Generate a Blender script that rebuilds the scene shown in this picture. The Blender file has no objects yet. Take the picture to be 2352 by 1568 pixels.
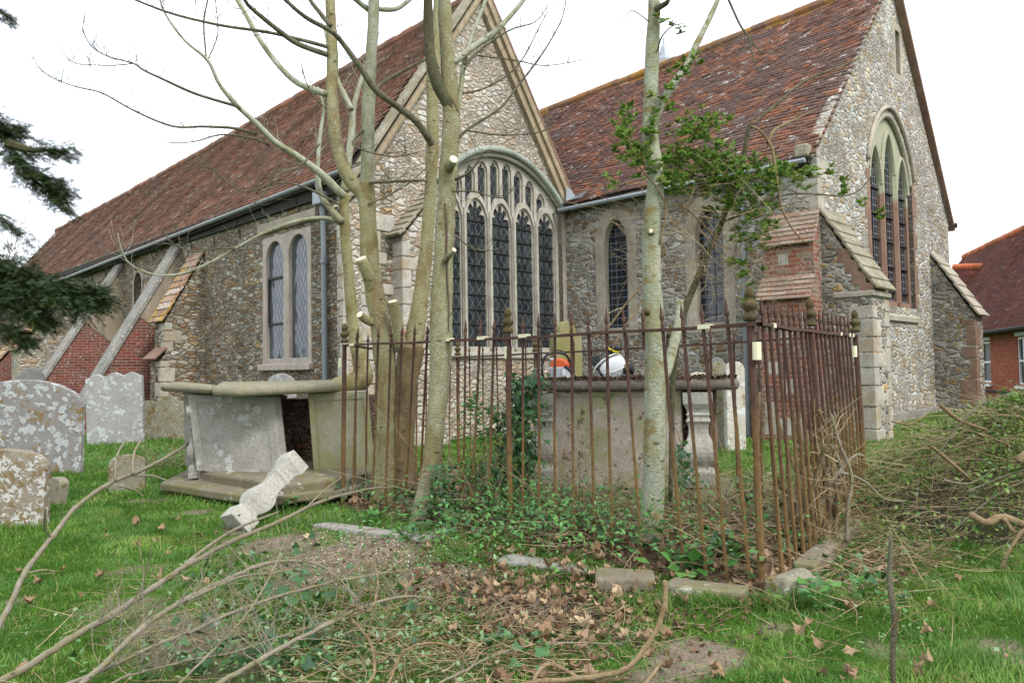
import bpy, math, random
import numpy as np
from mathutils import Vector, Matrix
from mathutils.geometry import tessellate_polygon
random.seed(7); RNG = np.random.default_rng(11)
SC = bpy.context.scene; COL = SC.collection
# ------------------------------------------------------------------ camera
EYE = 1.35; FPX = 1700.0; PW, PH = 2352.0, 1568.0
PITCH = math.atan(66/FPX); ROLL = math.radians(0.9)
_f = Vector((0, math.cos(PITCH), math.sin(PITCH))); _r0 = Vector((1, 0, 0)); _u0 = Vector((0, -math.sin(PITCH), math.cos(PITCH)))
_r = math.cos(ROLL)*_r0 - math.sin(ROLL)*_u0; _u = math.sin(ROLL)*_r0 + math.cos(ROLL)*_u0
cam = bpy.data.cameras.new('camera'); cam.sensor_width = 36; cam.lens = FPX/PW*36; cam.clip_start = 0.05; cam.clip_end = 3000
camo = bpy.data.objects.new('camera', cam); COL.objects.link(camo); SC.camera = camo
camo.matrix_world = Matrix(((_r.x, _u.x, -_f.x, 0), (_r.y, _u.y, -_f.y, 0), (_r.z, _u.z, -_f.z, EYE), (0, 0, 0, 1)))
# ------------------------------------------------------------------ overcast sky, weak broad sun
SUN_EL, SUN_AZ = math.radians(48), math.radians(140)      # azimuth from +Y towards +X
w = bpy.data.worlds.new('World'); SC.world = w; w.use_nodes = True
nt = w.node_tree; nt.nodes.clear()
sky = nt.nodes.new('ShaderNodeTexSky'); sky.sky_type = 'NISHITA'; sky.sun_disc = False
sky.sun_elevation = SUN_EL; sky.sun_rotation = SUN_AZ; sky.dust_density = 4; sky.air_density = 1.5
hs = nt.nodes.new('ShaderNodeHueSaturation'); hs.inputs['Saturation'].default_value = 0.15
mx = nt.nodes.new('ShaderNodeMix'); mx.data_type = 'RGBA'; mx.inputs['Factor'].default_value = 0.8
mx.inputs['B'].default_value = (7.35, 7.95, 8.75, 1)         # the cloud layer
bg = nt.nodes.new('ShaderNodeBackground'); bg.inputs['Strength'].default_value = 0.13
wo = nt.nodes.new('ShaderNodeOutputWorld')
nt.links.new(sky.outputs[0], hs.inputs['Color']); nt.links.new(hs.outputs[0], mx.inputs['A'])
nt.links.new(mx.outputs['Result'], bg.inputs[0]); nt.links.new(bg.outputs[0], wo.inputs[0])
sl = bpy.data.lights.new('sun', 'SUN'); sl.energy = 1.5; sl.angle = math.radians(13); sl.color = (1, .99, .97)
slo = bpy.data.objects.new('sun', sl); COL.objects.link(slo)
_sd = Vector((math.sin(SUN_AZ)*math.cos(SUN_EL), math.cos(SUN_AZ)*math.cos(SUN_EL), math.sin(SUN_EL)))
slo.rotation_euler = _sd.to_track_quat('Z', 'Y').to_euler()
SC.view_settings.view_transform = 'Standard'; SC.view_settings.look = 'None'
SC.view_settings.exposure = 1.05; SC.view_settings.gamma = 1
SC.cycles.max_bounces = 5; SC.cycles.diffuse_bounces = 3; SC.cycles.glossy_bounces = 2; SC.cycles.transmission_bounces = 3
# ------------------------------------------------------------------ helpers: photo ray -> point in the place
def ray(px, py):
    return (_f*FPX + _r*(px-PW/2) - _u*(py-PH/2)).normalized()
CAM = Vector((0, 0, EYE))
def at(px, py, Y):
    d = ray(px, py); return CAM + d*(Y/d.y)
def sst(t):
    t = np.clip(t, 0, 1); return t*t*(3-2*t)
def gz(x, y):
    x = np.asarray(x, float); y = np.asarray(y, float)
    z = .022*np.sin(1.3*x+.5)*np.sin(1.1*y) + .012*np.sin(3.1*x+2*y) + .008*np.sin(6.3*x-4.1*y+1)
    z = z*np.clip(1.2-np.hypot(x, y-6)/60, 0, 1)
    z = z + .24*sst((y-14)/5)*sst((x-6)/3) + .10*np.exp(-(((x-.8)/1.5)**2+((y-7.2)/1.6)**2))
    return z
def gzf(x, y): return float(gz(x, y))
def at_h(px, py, h=0.0):
    d = ray(px, py); p = None; z = h
    for _ in range(6):
        t = (z-EYE)/d.z if d.z < -1e-4 else 60
        p = CAM + d*t; z = gzf(p.x, p.y)+h
    return p
def V3(x, y, z): return Vector((x, y, z))
# ------------------------------------------------------------------ helpers: objects
def empty(name, loc, label, cat, group=None):
    o = bpy.data.objects.new(name, None); COL.objects.link(o); o.location = loc; o.empty_display_size = .1
    o['label'] = label; o['category'] = cat
    if group: o['group'] = group
    return o
def tag(o, label=None, cat=None, group=None, kind=None):
    for k, v in (('label', label), ('category', cat), ('group', group), ('kind', kind)):
        if v: o[k] = v
    return o
def link(name, me, mat, parent=None):
    o = bpy.data.objects.new(name, me); COL.objects.link(o)
    if mat: me.materials.append(mat)
    if parent:
        o.parent = parent
        if parent.type == 'EMPTY': o.matrix_parent_inverse = Matrix.Translation(parent.location).inverted()
    return o
def boxuv(me):
    uvl = me.uv_layers.new(name='UVMap'); n = len(me.loops)
    co = np.empty(len(me.vertices)*3, np.float32); me.vertices.foreach_get('co', co); co = co.reshape(-1, 3)
    li = np.empty(n, np.int32); me.loops.foreach_get('vertex_index', li)
    nf = len(me.polygons); nr = np.empty(nf*3, np.float32); me.polygons.foreach_get('normal', nr); nr = nr.reshape(-1, 3)
    lt = np.empty(nf, np.int32); me.polygons.foreach_get('loop_total', lt)
    N = np.repeat(nr, lt, 0); P = co[li]
    h = np.hypot(N[:, 0], N[:, 1]); flat = h < .25
    t = np.stack([-N[:, 1], N[:, 0]], 1)/np.maximum(h, 1e-6)[:, None]
    b = np.stack([-N[:, 2]*t[:, 1], N[:, 2]*t[:, 0], N[:, 0]*t[:, 1]-N[:, 1]*t[:, 0]], 1)
    u = np.where(flat, P[:, 0], P[:, 0]*t[:, 0]+P[:, 1]*t[:, 1]); v = np.where(flat, P[:, 1], (P*b).sum(1)*np.sign(b[:, 2]+1e-9))
    uvl.data.foreach_set('uv', np.stack([u, v], 1).astype(np.float32).ravel())
class MB:
    def __init__(s): s.v = []; s.f = []
    def add(s, vs, fs):
        k = len(s.v); s.v += [tuple(v) for v in vs]; s.f += [tuple(i+k for i in f) for f in fs]; return s
    def box(s, o, a, b, c):
        o, a, b, c = map(Vector, (o, a, b, c))
        if a.cross(b).dot(c) < 0: a, b = b, a
        vs = [o, o+a, o+a+b, o+b, o+c, o+a+c, o+a+b+c, o+b+c]
        return s.add(vs, [(0, 3, 2, 1), (4, 5, 6, 7), (0, 1, 5, 4), (1, 2, 6, 5), (2, 3, 7, 6), (3, 0, 4, 7)])
    def cbox(s, c, sx, sy, sz, rz=0):
        a = Vector((math.cos(rz), math.sin(rz), 0))*sx; b = Vector((-math.sin(rz), math.cos(rz), 0))*sy; d = Vector((0, 0, sz))
        return s.box(Vector(c)-a/2-b/2-d/2, a, b, d)
    def prism(s, poly, ext):
        poly = [Vector(p) for p in poly]; ext = Vector(ext); n = len(poly)
        nn = Vector((0, 0, 0))
        for i in range(n): nn += (poly[i]-poly[0]).cross(poly[(i+1) % n]-poly[0])
        if nn.dot(ext) > 0: poly.reverse()
        vs = poly+[p+ext for p in poly]
        return s.add(vs, [tuple(range(n)), tuple(range(2*n-1, n-1, -1))]+[(i, i+n, (i+1) % n+n, (i+1) % n) for i in range(n)])
    def tube(s, pts, rad, n=8, wob=0, seed=0, cap=True):
        pts = [Vector(p) for p in pts]
        if not isinstance(rad, (list, tuple)): rad = [rad]*len(pts)
        rnd = random.Random(seed); m = len(pts); k = len(s.v); x = None
        for i in range(m):
            t = (pts[min(i+1, m-1)]-pts[max(i-1, 0)])
            t = t.normalized() if t.length > 1e-9 else Vector((0, 0, 1))
            if x is None: x = (Vector((1, 0, 0)) if abs(t.x) < .8 else Vector((0, 0, 1))).cross(t).normalized()
            else:
                x = x-t*x.dot(t); x = x.normalized() if x.length > 1e-6 else t.orthogonal().normalized()
            y = t.cross(x)
            for j in range(n):
                a = 2*math.pi*j/n; r = rad[i]*(1+wob*(math.sin(a*2+i*.7+seed)*.5+rnd.uniform(-.5, .5)))
                s.v.append(tuple(pts[i]+x*(math.cos(a)*r)+y*(math.sin(a)*r)))
        for i in range(m-1):
            for j in range(n):
                a = k+i*n+j; b = k+i*n+(j+1) % n; s.f.append((a, b, b+n, a+n))
        if cap: s.f.append(tuple(k+j for j in range(n-1, -1, -1))); s.f.append(tuple(k+(m-1)*n+j for j in range(n)))
        return s
    def lathe(s, c, prof, n=14, sq=False, axis=None, up=None):
        c = Vector(c); ax = Vector(axis).normalized() if axis else Vector((0, 0, 1))
        x = (Vector(up) if up else (Vector((1, 0, 0)) if abs(ax.x) < .8 else Vector((0, 1, 0)))); x = (x-ax*x.dot(ax)).normalized(); y = ax.cross(x)
        k = len(s.v); n = 4 if sq else n
        for r, z in prof:
            for j in range(n):
                a = 2*math.pi*j/n+(math.pi/4 if sq else 0); rr = r*(math.sqrt(2) if sq else 1)
                s.v.append(tuple(c+ax*z+x*(rr*math.cos(a))+y*(rr*math.sin(a))))
        for i in range(len(prof)-1):
            for j in range(n):
                a = k+i*n+j; b = k+i*n+(j+1) % n; s.f.append((a, b, b+n, a+n))
        s.f.append(tuple(k+j for j in range(n-1, -1, -1))); s.f.append(tuple(k+(len(prof)-1)*n+j for j in range(n)))
        return s
    def plate(s, fr, outer, holes, n0, n1):
        def area(p): return sum(p[i][0]*p[(i+1) % len(p)][1]-p[(i+1) % len(p)][0]*p[i][1] for i in range(len(p)))
        loops = [list(outer) if area(outer) > 0 else list(outer)[::-1]]+[list(h) if area(h) < 0 else list(h)[::-1] for h in holes]
        tri = tessellate_polygon([[Vector((a, b, 0)) for a, b in l] for l in loops])
        flat = [p for l in loops for p in l]; m = len(flat); flip = fr.U.cross(Vector((0, 0, 1))).dot(fr.N) < 0
        vs = [fr.W(a, b, n1) for a, b in flat]+[fr.W(a, b, n0) for a, b in flat]; fs = []
        for t in tri:
            a, b, c = (flat[i] for i in t)
            ccw = (b[0]-a[0])*(c[1]-a[1])-(b[1]-a[1])*(c[0]-a[0]) > 0
            t = t if ccw != flip else t[::-1]
            fs.append(tuple(t)); fs.append(tuple(i+m for i in t[::-1]))
        k = 0
        for l in loops:
            q = len(l)
            for i in range(q):
                a = k+i; b = k+(i+1) % q; fs.append((a, a+m, b+m, b) if not flip else (a, b, b+m, a+m))
            k += q
        return s.add(vs, fs)
    def build(s, name, mat, parent=None, smooth=False, bevel=0, seg=2, uv=False, merge=False, sub=0, jit=0):
        me = bpy.data.meshes.new(name); me.from_pydata(s.v, [], s.f)
        if bevel or merge or sub:
            import bmesh
            bm = bmesh.new(); bm.from_mesh(me)
            if merge: bmesh.ops.remove_doubles(bm, verts=bm.verts, dist=1e-4)
            if sub: bmesh.ops.subdivide_edges(bm, edges=bm.edges, cuts=sub, use_grid_fill=True)
            if bevel:
                es = [e for e in bm.edges if len(e.link_faces) == 2 and e.calc_face_angle(0) > .5]
                bmesh.ops.bevel(bm, geom=es, offset=bevel, segments=seg, affect='EDGES', profile=.5, clamp_overlap=True)
            if jit:
                for v in bm.verts:
                    p = v.co*7; q = v.co*23
                    v.co += Vector((math.sin(p.y+p.z*1.3)+.5*math.sin(q.z+q.y), math.sin(p.z+p.x*1.2)+.5*math.sin(q.x+q.z), math.sin(p.x+p.y*1.4)+.5*math.sin(q.y-q.x)))*jit
            bm.to_mesh(me); bm.free()
        if smooth: me.polygons.foreach_set('use_smooth', [True]*len(me.polygons))
        if smooth == 'auto':
            try: me.set_sharp_from_angle(angle=math.radians(40))
            except Exception: pass
        if uv: boxuv(me)
        return link(name, me, mat, parent)
class Frame:
    def __init__(s, O, U, N): s.O = Vector(O); s.U = Vector(U).normalized(); s.N = Vector(N).normalized()
    def W(s, u, v, n=0): return s.O+s.U*u+s.N*n+Vector((0, 0, v))
    def uv(s, px, py, n=0):
        d = ray(px, py); t = (s.O+s.N*n-CAM).dot(s.N)/d.dot(s.N); p = CAM+d*t-s.O; return (p.dot(s.U), p.z)
def np_mesh(name, V, F, mat, parent=None, smooth=False):
    me = bpy.data.meshes.new(name); V = np.asarray(V, np.float32); F = np.asarray(F, np.int32); k = F.shape[1]
    me.vertices.add(len(V)); me.vertices.foreach_set('co', V.ravel())
    me.loops.add(F.size); me.loops.foreach_set('vertex_index', F.ravel())
    me.polygons.add(len(F)); me.polygons.foreach_set('loop_start', np.arange(0, F.size, k, dtype=np.int32))
    me.update(calc_edges=True); me.validate()
    if smooth: me.polygons.foreach_set('use_smooth', [True]*len(me.polygons))
    return link(name, me, mat, parent)
def rot(yaw, pitch, roll):
    cy, sy, cp, sp, cr, sr = np.cos(yaw), np.sin(yaw), np.cos(pitch), np.sin(pitch), np.cos(roll), np.sin(roll)
    z = np.zeros_like(cy); o = z+1
    Rz = np.array([[cy, -sy, z], [sy, cy, z], [z, z, o]]); Rx = np.array([[o, z, z], [z, cp, -sp], [z, sp, cp]]); Ry = np.array([[cr, z, sr], [z, o, z], [-sr, z, cr]])
    mm = lambda A, B: np.einsum('ijn,jkn->ikn', A, B)
    return np.transpose(mm(mm(Rz, Rx), Ry), (2, 0, 1))
def inst(tv, tf, pos, R, sc):
    tv = np.asarray(tv, float); n = len(pos); sc = np.asarray(sc)
    sc = sc[:, None] if sc.ndim == 1 else sc
    V = np.einsum('nij,nkj->nki', R, tv[None]*sc[:, None, :])+np.asarray(pos)[:, None, :]
    F = np.asarray(tf)[None]+(np.arange(n)*len(tv))[:, None, None]
    return V.reshape(-1, 3), F.reshape(-1, len(tf[0]))
def cat(parts):
    Vs, Fs, k = [], [], 0
    for V, F in parts: Vs.append(V); Fs.append(F+k); k += len(V)
    return np.concatenate(Vs), np.concatenate(Fs)
LEAF = ([(0, 0, 0), (.27, .45, .07), (0, 1, -.06), (-.27, .45, .07), (0, .5, -.01)], [(0, 1, 4), (1, 2, 4), (2, 3, 4), (3, 0, 4)])
IVY = ([(0, .33, -.05), (0, 0, 0), (.33, -.12, .03), (.52, .2, .05), (.27, .42, .02), (0, 1, -.1), (-.27, .42, .02), (-.52, .2, .05), (-.33, -.12, .03)],
       [(0, i, i+1) for i in range(1, 8)]+[(0, 8, 1)])
def smoothpts(pts, k=4):
    pts = [Vector(p) for p in pts]; out = []
    for i in range(len(pts)-1):
        p0, p1, p2, p3 = pts[max(i-1, 0)], pts[i], pts[i+1], pts[min(i+2, len(pts)-1)]
        for j in range(k):
            t = j/k; out.append(.5*((2*p1)+(p2-p0)*t+(2*p0-5*p1+4*p2-p3)*t*t+(3*p1-p0-3*p2+p3)*t**3))
    return out+[pts[-1]]
def lerpl(vals, n):
    return [float(x) for x in np.interp(np.linspace(0, len(vals)-1, n), range(len(vals)), vals)]
# ------------------------------------------------------------------ materials
def S(r, g, b):
    f = lambda c: (c/255/12.92 if c/255 <= .04045 else ((c/255+.055)/1.055)**2.4)
    return (f(r), f(g), f(b), 1)
class NM:
    def __init__(s, name, rough=.85, spec=.3):
        s.m = bpy.data.materials.new(name); s.m.use_nodes = True; s.t = s.m.node_tree; s.t.nodes.clear()
        s.b = s.n('ShaderNodeBsdfPrincipled'); o = s.n('ShaderNodeOutputMaterial'); s.t.links.new(s.b.outputs[0], o.inputs[0]); s.out = o
        s.b.inputs['Roughness'].default_value = rough; s.b.inputs['Specular IOR Level'].default_value = spec
        s.tc = s.n('ShaderNodeTexCoord'); s.obj = s.tc.outputs['Object']; s.uv = s.tc.outputs['UV']
        s.geo = s.n('ShaderNodeNewGeometry'); s.pos = s.geo.outputs['Position']; s.isl = s.geo.outputs['Random Per Island']
    def n(s, ty): return s.t.nodes.new(ty)
    def set(s, sock, v):
        if hasattr(v, 'is_linked') or hasattr(v, 'links'): s.t.links.new(v, sock)
        elif v is not None: sock.default_value = v
    def mapv(s, vec, scale=(1, 1, 1), loc=(0, 0, 0), rot=(0, 0, 0)):
        n = s.n('ShaderNodeMapping'); s.set(n.inputs[0], vec); n.inputs['Scale'].default_value = scale; n.inputs['Location'].default_value = loc; n.inputs['Rotation'].default_value = rot
        return n.outputs[0]
    def noise(s, vec, scale, detail=4, rough=.55, dist=0, col=False):
        n = s.n('ShaderNodeTexNoise'); s.set(n.inputs['Vector'], vec); n.inputs['Scale'].default_value = scale; n.inputs['Detail'].default_value = detail
        n.inputs['Roughness'].default_value = rough; n.inputs['Distortion'].default_value = dist; return n.outputs['Color' if col else 'Fac']
    def voro(s, vec, scale, feature='F1', rnd=1, out='Distance'):
        n = s.n('ShaderNodeTexVoronoi'); n.feature = feature; s.set(n.inputs['Vector'], vec); n.inputs['Scale'].default_value = scale
        n.inputs['Randomness'].default_value = rnd; return n.outputs[out]
    def ramp(s, fac, stops, interp='LINEAR'):
        n = s.n('ShaderNodeValToRGB'); s.set(n.inputs[0], fac); e = n.color_ramp; e.interpolation = interp
        while len(e.elements) < len(stops): e.elements.new(.5)
        for el, (p, c) in zip(e.elements, stops):
            el.position = p; el.color = c if isinstance(c, tuple) else (c, c, c, 1)
        return n.outputs[0]
    def step(s, fac, a, b):
        n = s.n('ShaderNodeMapRange'); n.interpolation_type = 'SMOOTHSTEP'; s.set(n.inputs['Value'], fac); n.inputs['From Min'].default_value = a; n.inputs['From Max'].default_value = b
        return n.outputs[0]
    def mix(s, fac, a, b, blend='MIX'):
        n = s.n('ShaderNodeMix'); n.data_type = 'RGBA'; n.blend_type = blend; s.set(n.inputs['Factor'], fac); s.set(n.inputs['A'], a); s.set(n.inputs['B'], b); return n.outputs['Result']
    def math(s, op, a, b=None, c=None):
        n = s.n('ShaderNodeMath'); n.operation = op; s.set(n.inputs[0], a)
        if b is not None: s.set(n.inputs[1], b)
        if c is not None: s.set(n.inputs[2], c)
        return n.outputs[0]
    def vadd(s, a, b, k):
        n = s.n('ShaderNodeVectorMath'); n.operation = 'MULTIPLY_ADD'; s.set(n.inputs[0], b); n.inputs[1].default_value = (k, k, k); s.set(n.inputs[2], a); return n.outputs[0]
    def sep(s, v, i):
        n = s.n('ShaderNodeSeparateXYZ'); s.set(n.inputs[0], v); return n.outputs[i]
    def comb(s, x, y, z=0.0):
        n = s.n('ShaderNodeCombineXYZ'); s.set(n.inputs[0], x); s.set(n.inputs[1], y); s.set(n.inputs[2], z); return n.outputs[0]
    def white(s, v):
        n = s.n('ShaderNodeTexWhiteNoise'); n.noise_dimensions = '3D'; s.set(n.inputs['Vector'], v); return n.outputs['Value'], n.outputs['Color']
    def bump(s, h, dist=.02, strength=1, normal=None):
        n = s.n('ShaderNodeBump'); n.inputs['Strength'].default_value = strength; n.inputs['Distance'].default_value = dist; s.set(n.inputs['Height'], h)
        if normal: s.set(n.inputs['Normal'], normal)
        return n.outputs[0]
    def fin(s, col, rough=None, normal=None, metal=None):
        s.set(s.b.inputs['Base Color'], col)
        if rough is not None: s.set(s.b.inputs['Roughness'], rough)
        if normal is not None: s.set(s.b.inputs['Normal'], normal)
        if metal is not None: s.set(s.b.inputs['Metallic'], metal)
        return s.m
    def trans(s, amt):
        t = s.n('ShaderNodeBsdfTranslucent'); mxs = s.n('ShaderNodeMixShader'); mxs.inputs[0].default_value = amt
        c = s.b.inputs['Base Color']
        if c.is_linked: s.t.links.new(c.links[0].from_socket, t.inputs[0])
        else: t.inputs[0].default_value = c.default_value
        s.t.links.new(s.b.outputs[0], mxs.inputs[1]); s.t.links.new(t.outputs[0], mxs.inputs[2]); s.t.links.new(mxs.outputs[0], s.out.inputs[0]); return s.m
def plain(name, c, rough=.6, metal=0, spec=.4, var=.12, sc=30):
    k = NM(name, rough, spec); f = k.noise(k.obj, sc, 4)
    return k.fin(k.mix(1.0, c, k.ramp(f, [(.25, 1-var), (.75, 1+var*.3)]), 'MULTIPLY'), metal=metal)
def rubble(name, stones, mortar, scale=4.2, squash=1.9, mort=.075, white=.25, seed=0, bdist=.05, dirt=None, fine=0.0, var=(.62, 1.25), warp=.16):
    k = NM(name, .93, .2)
    v = k.mapv(k.obj, (1, 1, squash), (seed, seed*.7, seed*.3)); v = k.vadd(v, k.noise(k.mapv(k.obj, (1, 1, 1.3)), 2.6, 3, col=True), warp); v = k.vadd(v, k.noise(k.obj, 9, 3, col=True), .10)
    d = k.voro(v, scale, 'DISTANCE_TO_EDGE', .9); c = k.voro(v, scale, 'F1', .9, 'Color')
    d2 = k.voro(v, scale*2.1, 'DISTANCE_TO_EDGE', .95); c2 = k.voro(v, scale*2.1, 'F1', .95, 'Color')
    sel = k.step(k.noise(k.obj, 1.1+fine, 2), .50-fine*.1, .54-fine*.1)
    dd = k.mix(sel, d, k.math('MULTIPLY', d2, 1.0)); cc = k.mix(sel, c, c2)
    r = k.sep(cc, 0); r2 = k.sep(cc, 1)
    n = len(stones); base = k.ramp(r, [((i+.0)/n, stones[i]) for i in range(n)], 'CONSTANT')
    base = k.mix(1, base, k.ramp(r2, [(0, var[0]), (1, var[1])]), 'MULTIPLY')
    g = k.noise(k.obj, 26, 5, .65); base = k.mix(.8, base, k.ramp(g, [(.3, .55), (.7, 1.35)]), 'MULTIPLY')
    edge = k.step(k.math('ADD', dd, k.math('MULTIPLY', k.math('SUBTRACT', k.noise(k.obj, 30, 3), .5), .06)), mort*.35, mort)
    mo = k.mix(1, mortar, k.ramp(k.noise(k.obj, 9, 4), [(.3, .6), (.75, 1.2)]), 'MULTIPLY')
    col = k.mix(edge, mo, base)
    lich = k.step(k.noise(k.obj, 13, 5, .7), .60, .66); big = k.step(k.noise(k.obj, 1.3, 3), .42, .62)
    col = k.mix(k.math('MULTIPLY', k.math('MULTIPLY', lich, big), white*2.4), col, S(205, 205, 198))
    col = k.mix(1, col, k.ramp(k.noise(k.obj, .7, 5, .6), [(.3, .74), (.68, 1.14)]), 'MULTIPLY')
    if dirt: col = k.mix(k.math('MULTIPLY', k.step(k.noise(k.mapv(k.obj, (1, 1, 1), (5, 5, 5)), 1.6, 6, .68), .52, .64), .6), col, dirt)
    h = k.math('ADD', k.math('MULTIPLY', k.step(dd, 0, mort*2.6), 1.0), k.math('MULTIPLY', g, .5))
    h = k.math('ADD', h, k.math('MULTIPLY', r2, .5))
    return k.fin(col, normal=k.bump(h, bdist, .9))
def dressed(name, c, c2, lich=.3, lc=S(222, 220, 210), bl=1.0, moss=None, sc=1.0):
    k = NM(name, .9, .2); n1 = k.noise(k.obj, 3.5*sc, 5, .6); n2 = k.noise(k.obj, 38*sc, 4, .6)
    col = k.ramp(n1, [(.3, c), (.7, c2)]); col = k.mix(.8, col, k.ramp(n2, [(.3, .7), (.72, 1.2)]), 'MULTIPLY')
    col = k.mix(1, col, k.ramp(k.noise(k.mapv(k.obj, (1, 1, .6)), 1.7*sc, 6, .68), [(.3, .68), (.68, 1.12)]), 'MULTIPLY')
    sp = k.math('MULTIPLY', k.step(k.noise(k.obj, 30*sc, 3, .7), .60, .66), k.step(k.noise(k.obj, 2.2*sc, 3), .38, .58))
    col = k.mix(k.math('MULTIPLY', sp, lich*2.2), col, lc)
    if moss: col = k.mix(k.math('MULTIPLY', k.step(k.noise(k.obj, 2.6*sc, 5, .65), .48, .66), .8), col, moss)
    return k.fin(col, normal=k.bump(k.math('ADD', n2, k.math('MULTIPLY', n1, .6)), .012*bl, .8))
def grave(name, base, base2, crust, ochre, a=.5, b=.5, algae=None, sc=1.0, dim=.72):
    k = NM(name, .92, .2); n1 = k.noise(k.obj, 5*sc, 6, .65); n2 = k.noise(k.obj, 45*sc, 4, .65)
    col = k.ramp(n1, [(.32, base), (.68, base2)]); col = k.mix(.9, col, k.ramp(n2, [(.3, .68), (.7, 1.22)]), 'MULTIPLY')
    if algae: col = k.mix(k.step(k.noise(k.obj, 2.3*sc, 5, .6), .40, .62), col, algae)
    vv = k.vadd(k.obj, k.noise(k.obj, 11*sc, 4, col=True), .14)
    ring = k.voro(vv, 8*sc, 'F1', 1); o = k.math('MULTIPLY', k.step(ring, .62, .45), k.step(k.noise(k.obj, 3.1*sc, 5, .7), .66-.3*b, .74-.3*b)); col = k.mix(k.math('MULTIPLY', o, .9), col, k.mix(n2, ochre, k.mix(.5, ochre, (.05, .035, .01, 1))))
    r2 = k.voro(k.mapv(vv, (1, 1, 1), (3, 7, 1)), 11*sc, 'F1', 1); fl = k.noise(k.mapv(k.obj, (1, 1, 1), (9, 4, 2)), 3.6*sc, 6, .72)
    cr = k.math('MULTIPLY', k.step(r2, .55, .38), k.step(fl, .66-.3*a, .72-.3*a)); cc = k.mix(k.step(r2, .1, .4), k.mix(n2, crust, base2), crust)
    col = k.mix(k.math('MULTIPLY', cr, .92), col, cc)
    sp = k.step(k.noise(k.obj, 60*sc, 3, .7), .66, .70); col = k.mix(k.math('MULTIPLY', sp, .6), col, crust)
    col = k.mix(1, col, (dim, dim, dim, 1), 'MULTIPLY')
    h = k.math('ADD', k.math('MULTIPLY', n2, .6), k.math('ADD', k.math('MULTIPLY', cr, .5), k.math('MULTIPLY', o, .4)))
    return k.fin(col, normal=k.bump(h, .008, .9))
def brick(name, cols, mortar, lich=.2, w=.225, h=.075, orange=None):
    k = NM(name, .9, .2); n = k.n('ShaderNodeTexBrick'); uvd = k.vadd(k.uv, k.noise(k.obj, 9, 3, col=True), .012)
    k.set(n.inputs['Vector'], uvd); n.inputs['Scale'].default_value = 1; n.inputs['Brick Width'].default_value = w; n.inputs['Row Height'].default_value = h
    n.inputs['Mortar Size'].default_value = .007; n.inputs['Mortar Smooth'].default_value = .3
    n.inputs['Color1'].default_value = (0, 0, 0, 1); n.inputs['Color2'].default_value = (1, 1, 1, 1); n.inputs['Mortar'].default_value = (.5, .5, .5, 1); n.inputs['Bias'].default_value = 0
    col = k.ramp(n.outputs['Color'], [(i/max(1, len(cols)-1), c) for i, c in enumerate(cols)])
    g = k.noise(k.obj, 40, 4, .65); col = k.mix(.8, col, k.ramp(g, [(.3, .6), (.7, 1.3)]), 'MULTIPLY')
    if orange: col = k.mix(k.math('MULTIPLY', k.step(k.noise(k.obj, 1.4, 4), .5, .7), .6), col, orange)
    col = k.mix(k.math('MULTIPLY', n.outputs['Fac'], .9), col, mortar)
    sp = k.math('MULTIPLY', k.step(k.noise(k.obj, 22, 4, .7), .60, .66), k.step(k.noise(k.obj, 1.5, 3), .4, .6)); col = k.mix(k.math('MULTIPLY', sp, lich*3), col, S(200, 195, 185))
    return k.fin(col, normal=k.bump(k.math('ADD', k.math('SUBTRACT', 1.0, n.outputs['Fac']), k.math('MULTIPLY', g, .5)), .012, .8))
def tile(name, cols, dark, moss, ridge_dir=None, lich=.3, mossamt=.2):
    k = NM(name, .88, .25); r = k.isl
    col = k.ramp(k.math('FRACT', k.math('MULTIPLY', r, 7.31)), [(i/len(cols), c) for i, c in enumerate(cols)], 'CONSTANT')
    col = k.mix(1, col, k.ramp(k.math('FRACT', k.math('MULTIPLY', r, 31.7)), [(0, .7), (1, 1.2)]), 'MULTIPLY')
    pn = k.math('ADD', k.noise(k.obj, .95, 4, .6), k.math('MULTIPLY', k.math('SUBTRACT', k.math('FRACT', k.math('MULTIPLY', r, 91.3)), .5), .22))
    col = k.mix(k.math('MULTIPLY', k.step(pn, .48, .60), .8), col, dark)
    g = k.noise(k.obj, 30, 4, .7); col = k.mix(.8, col, k.ramp(g, [(.3, .6), (.7, 1.3)]), 'MULTIPLY')
    lw = k.math('MULTIPLY', k.math('GREATER_THAN', k.math('FRACT', k.math('MULTIPLY', r, 53.9)), 1-lich*.12), k.step(k.noise(k.obj, 16, 4, .7), .48, .6))
    col = k.mix(k.math('MULTIPLY', lw, .8), col, S(205, 203, 198))
    gr = k.math('MULTIPLY', k.step(k.noise(k.obj, 7, 5, .7), .55, .68), .35*lich*2); col = k.mix(gr, col, S(150, 140, 125))
    mo = k.math('MULTIPLY', k.step(k.noise(k.obj, 2.2, 5, .7), .75-mossamt*.3, .82-mossamt*.3), .7); col = k.mix(mo, col, moss)
    return k.fin(col, normal=k.bump(g, .01, .6))
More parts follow.
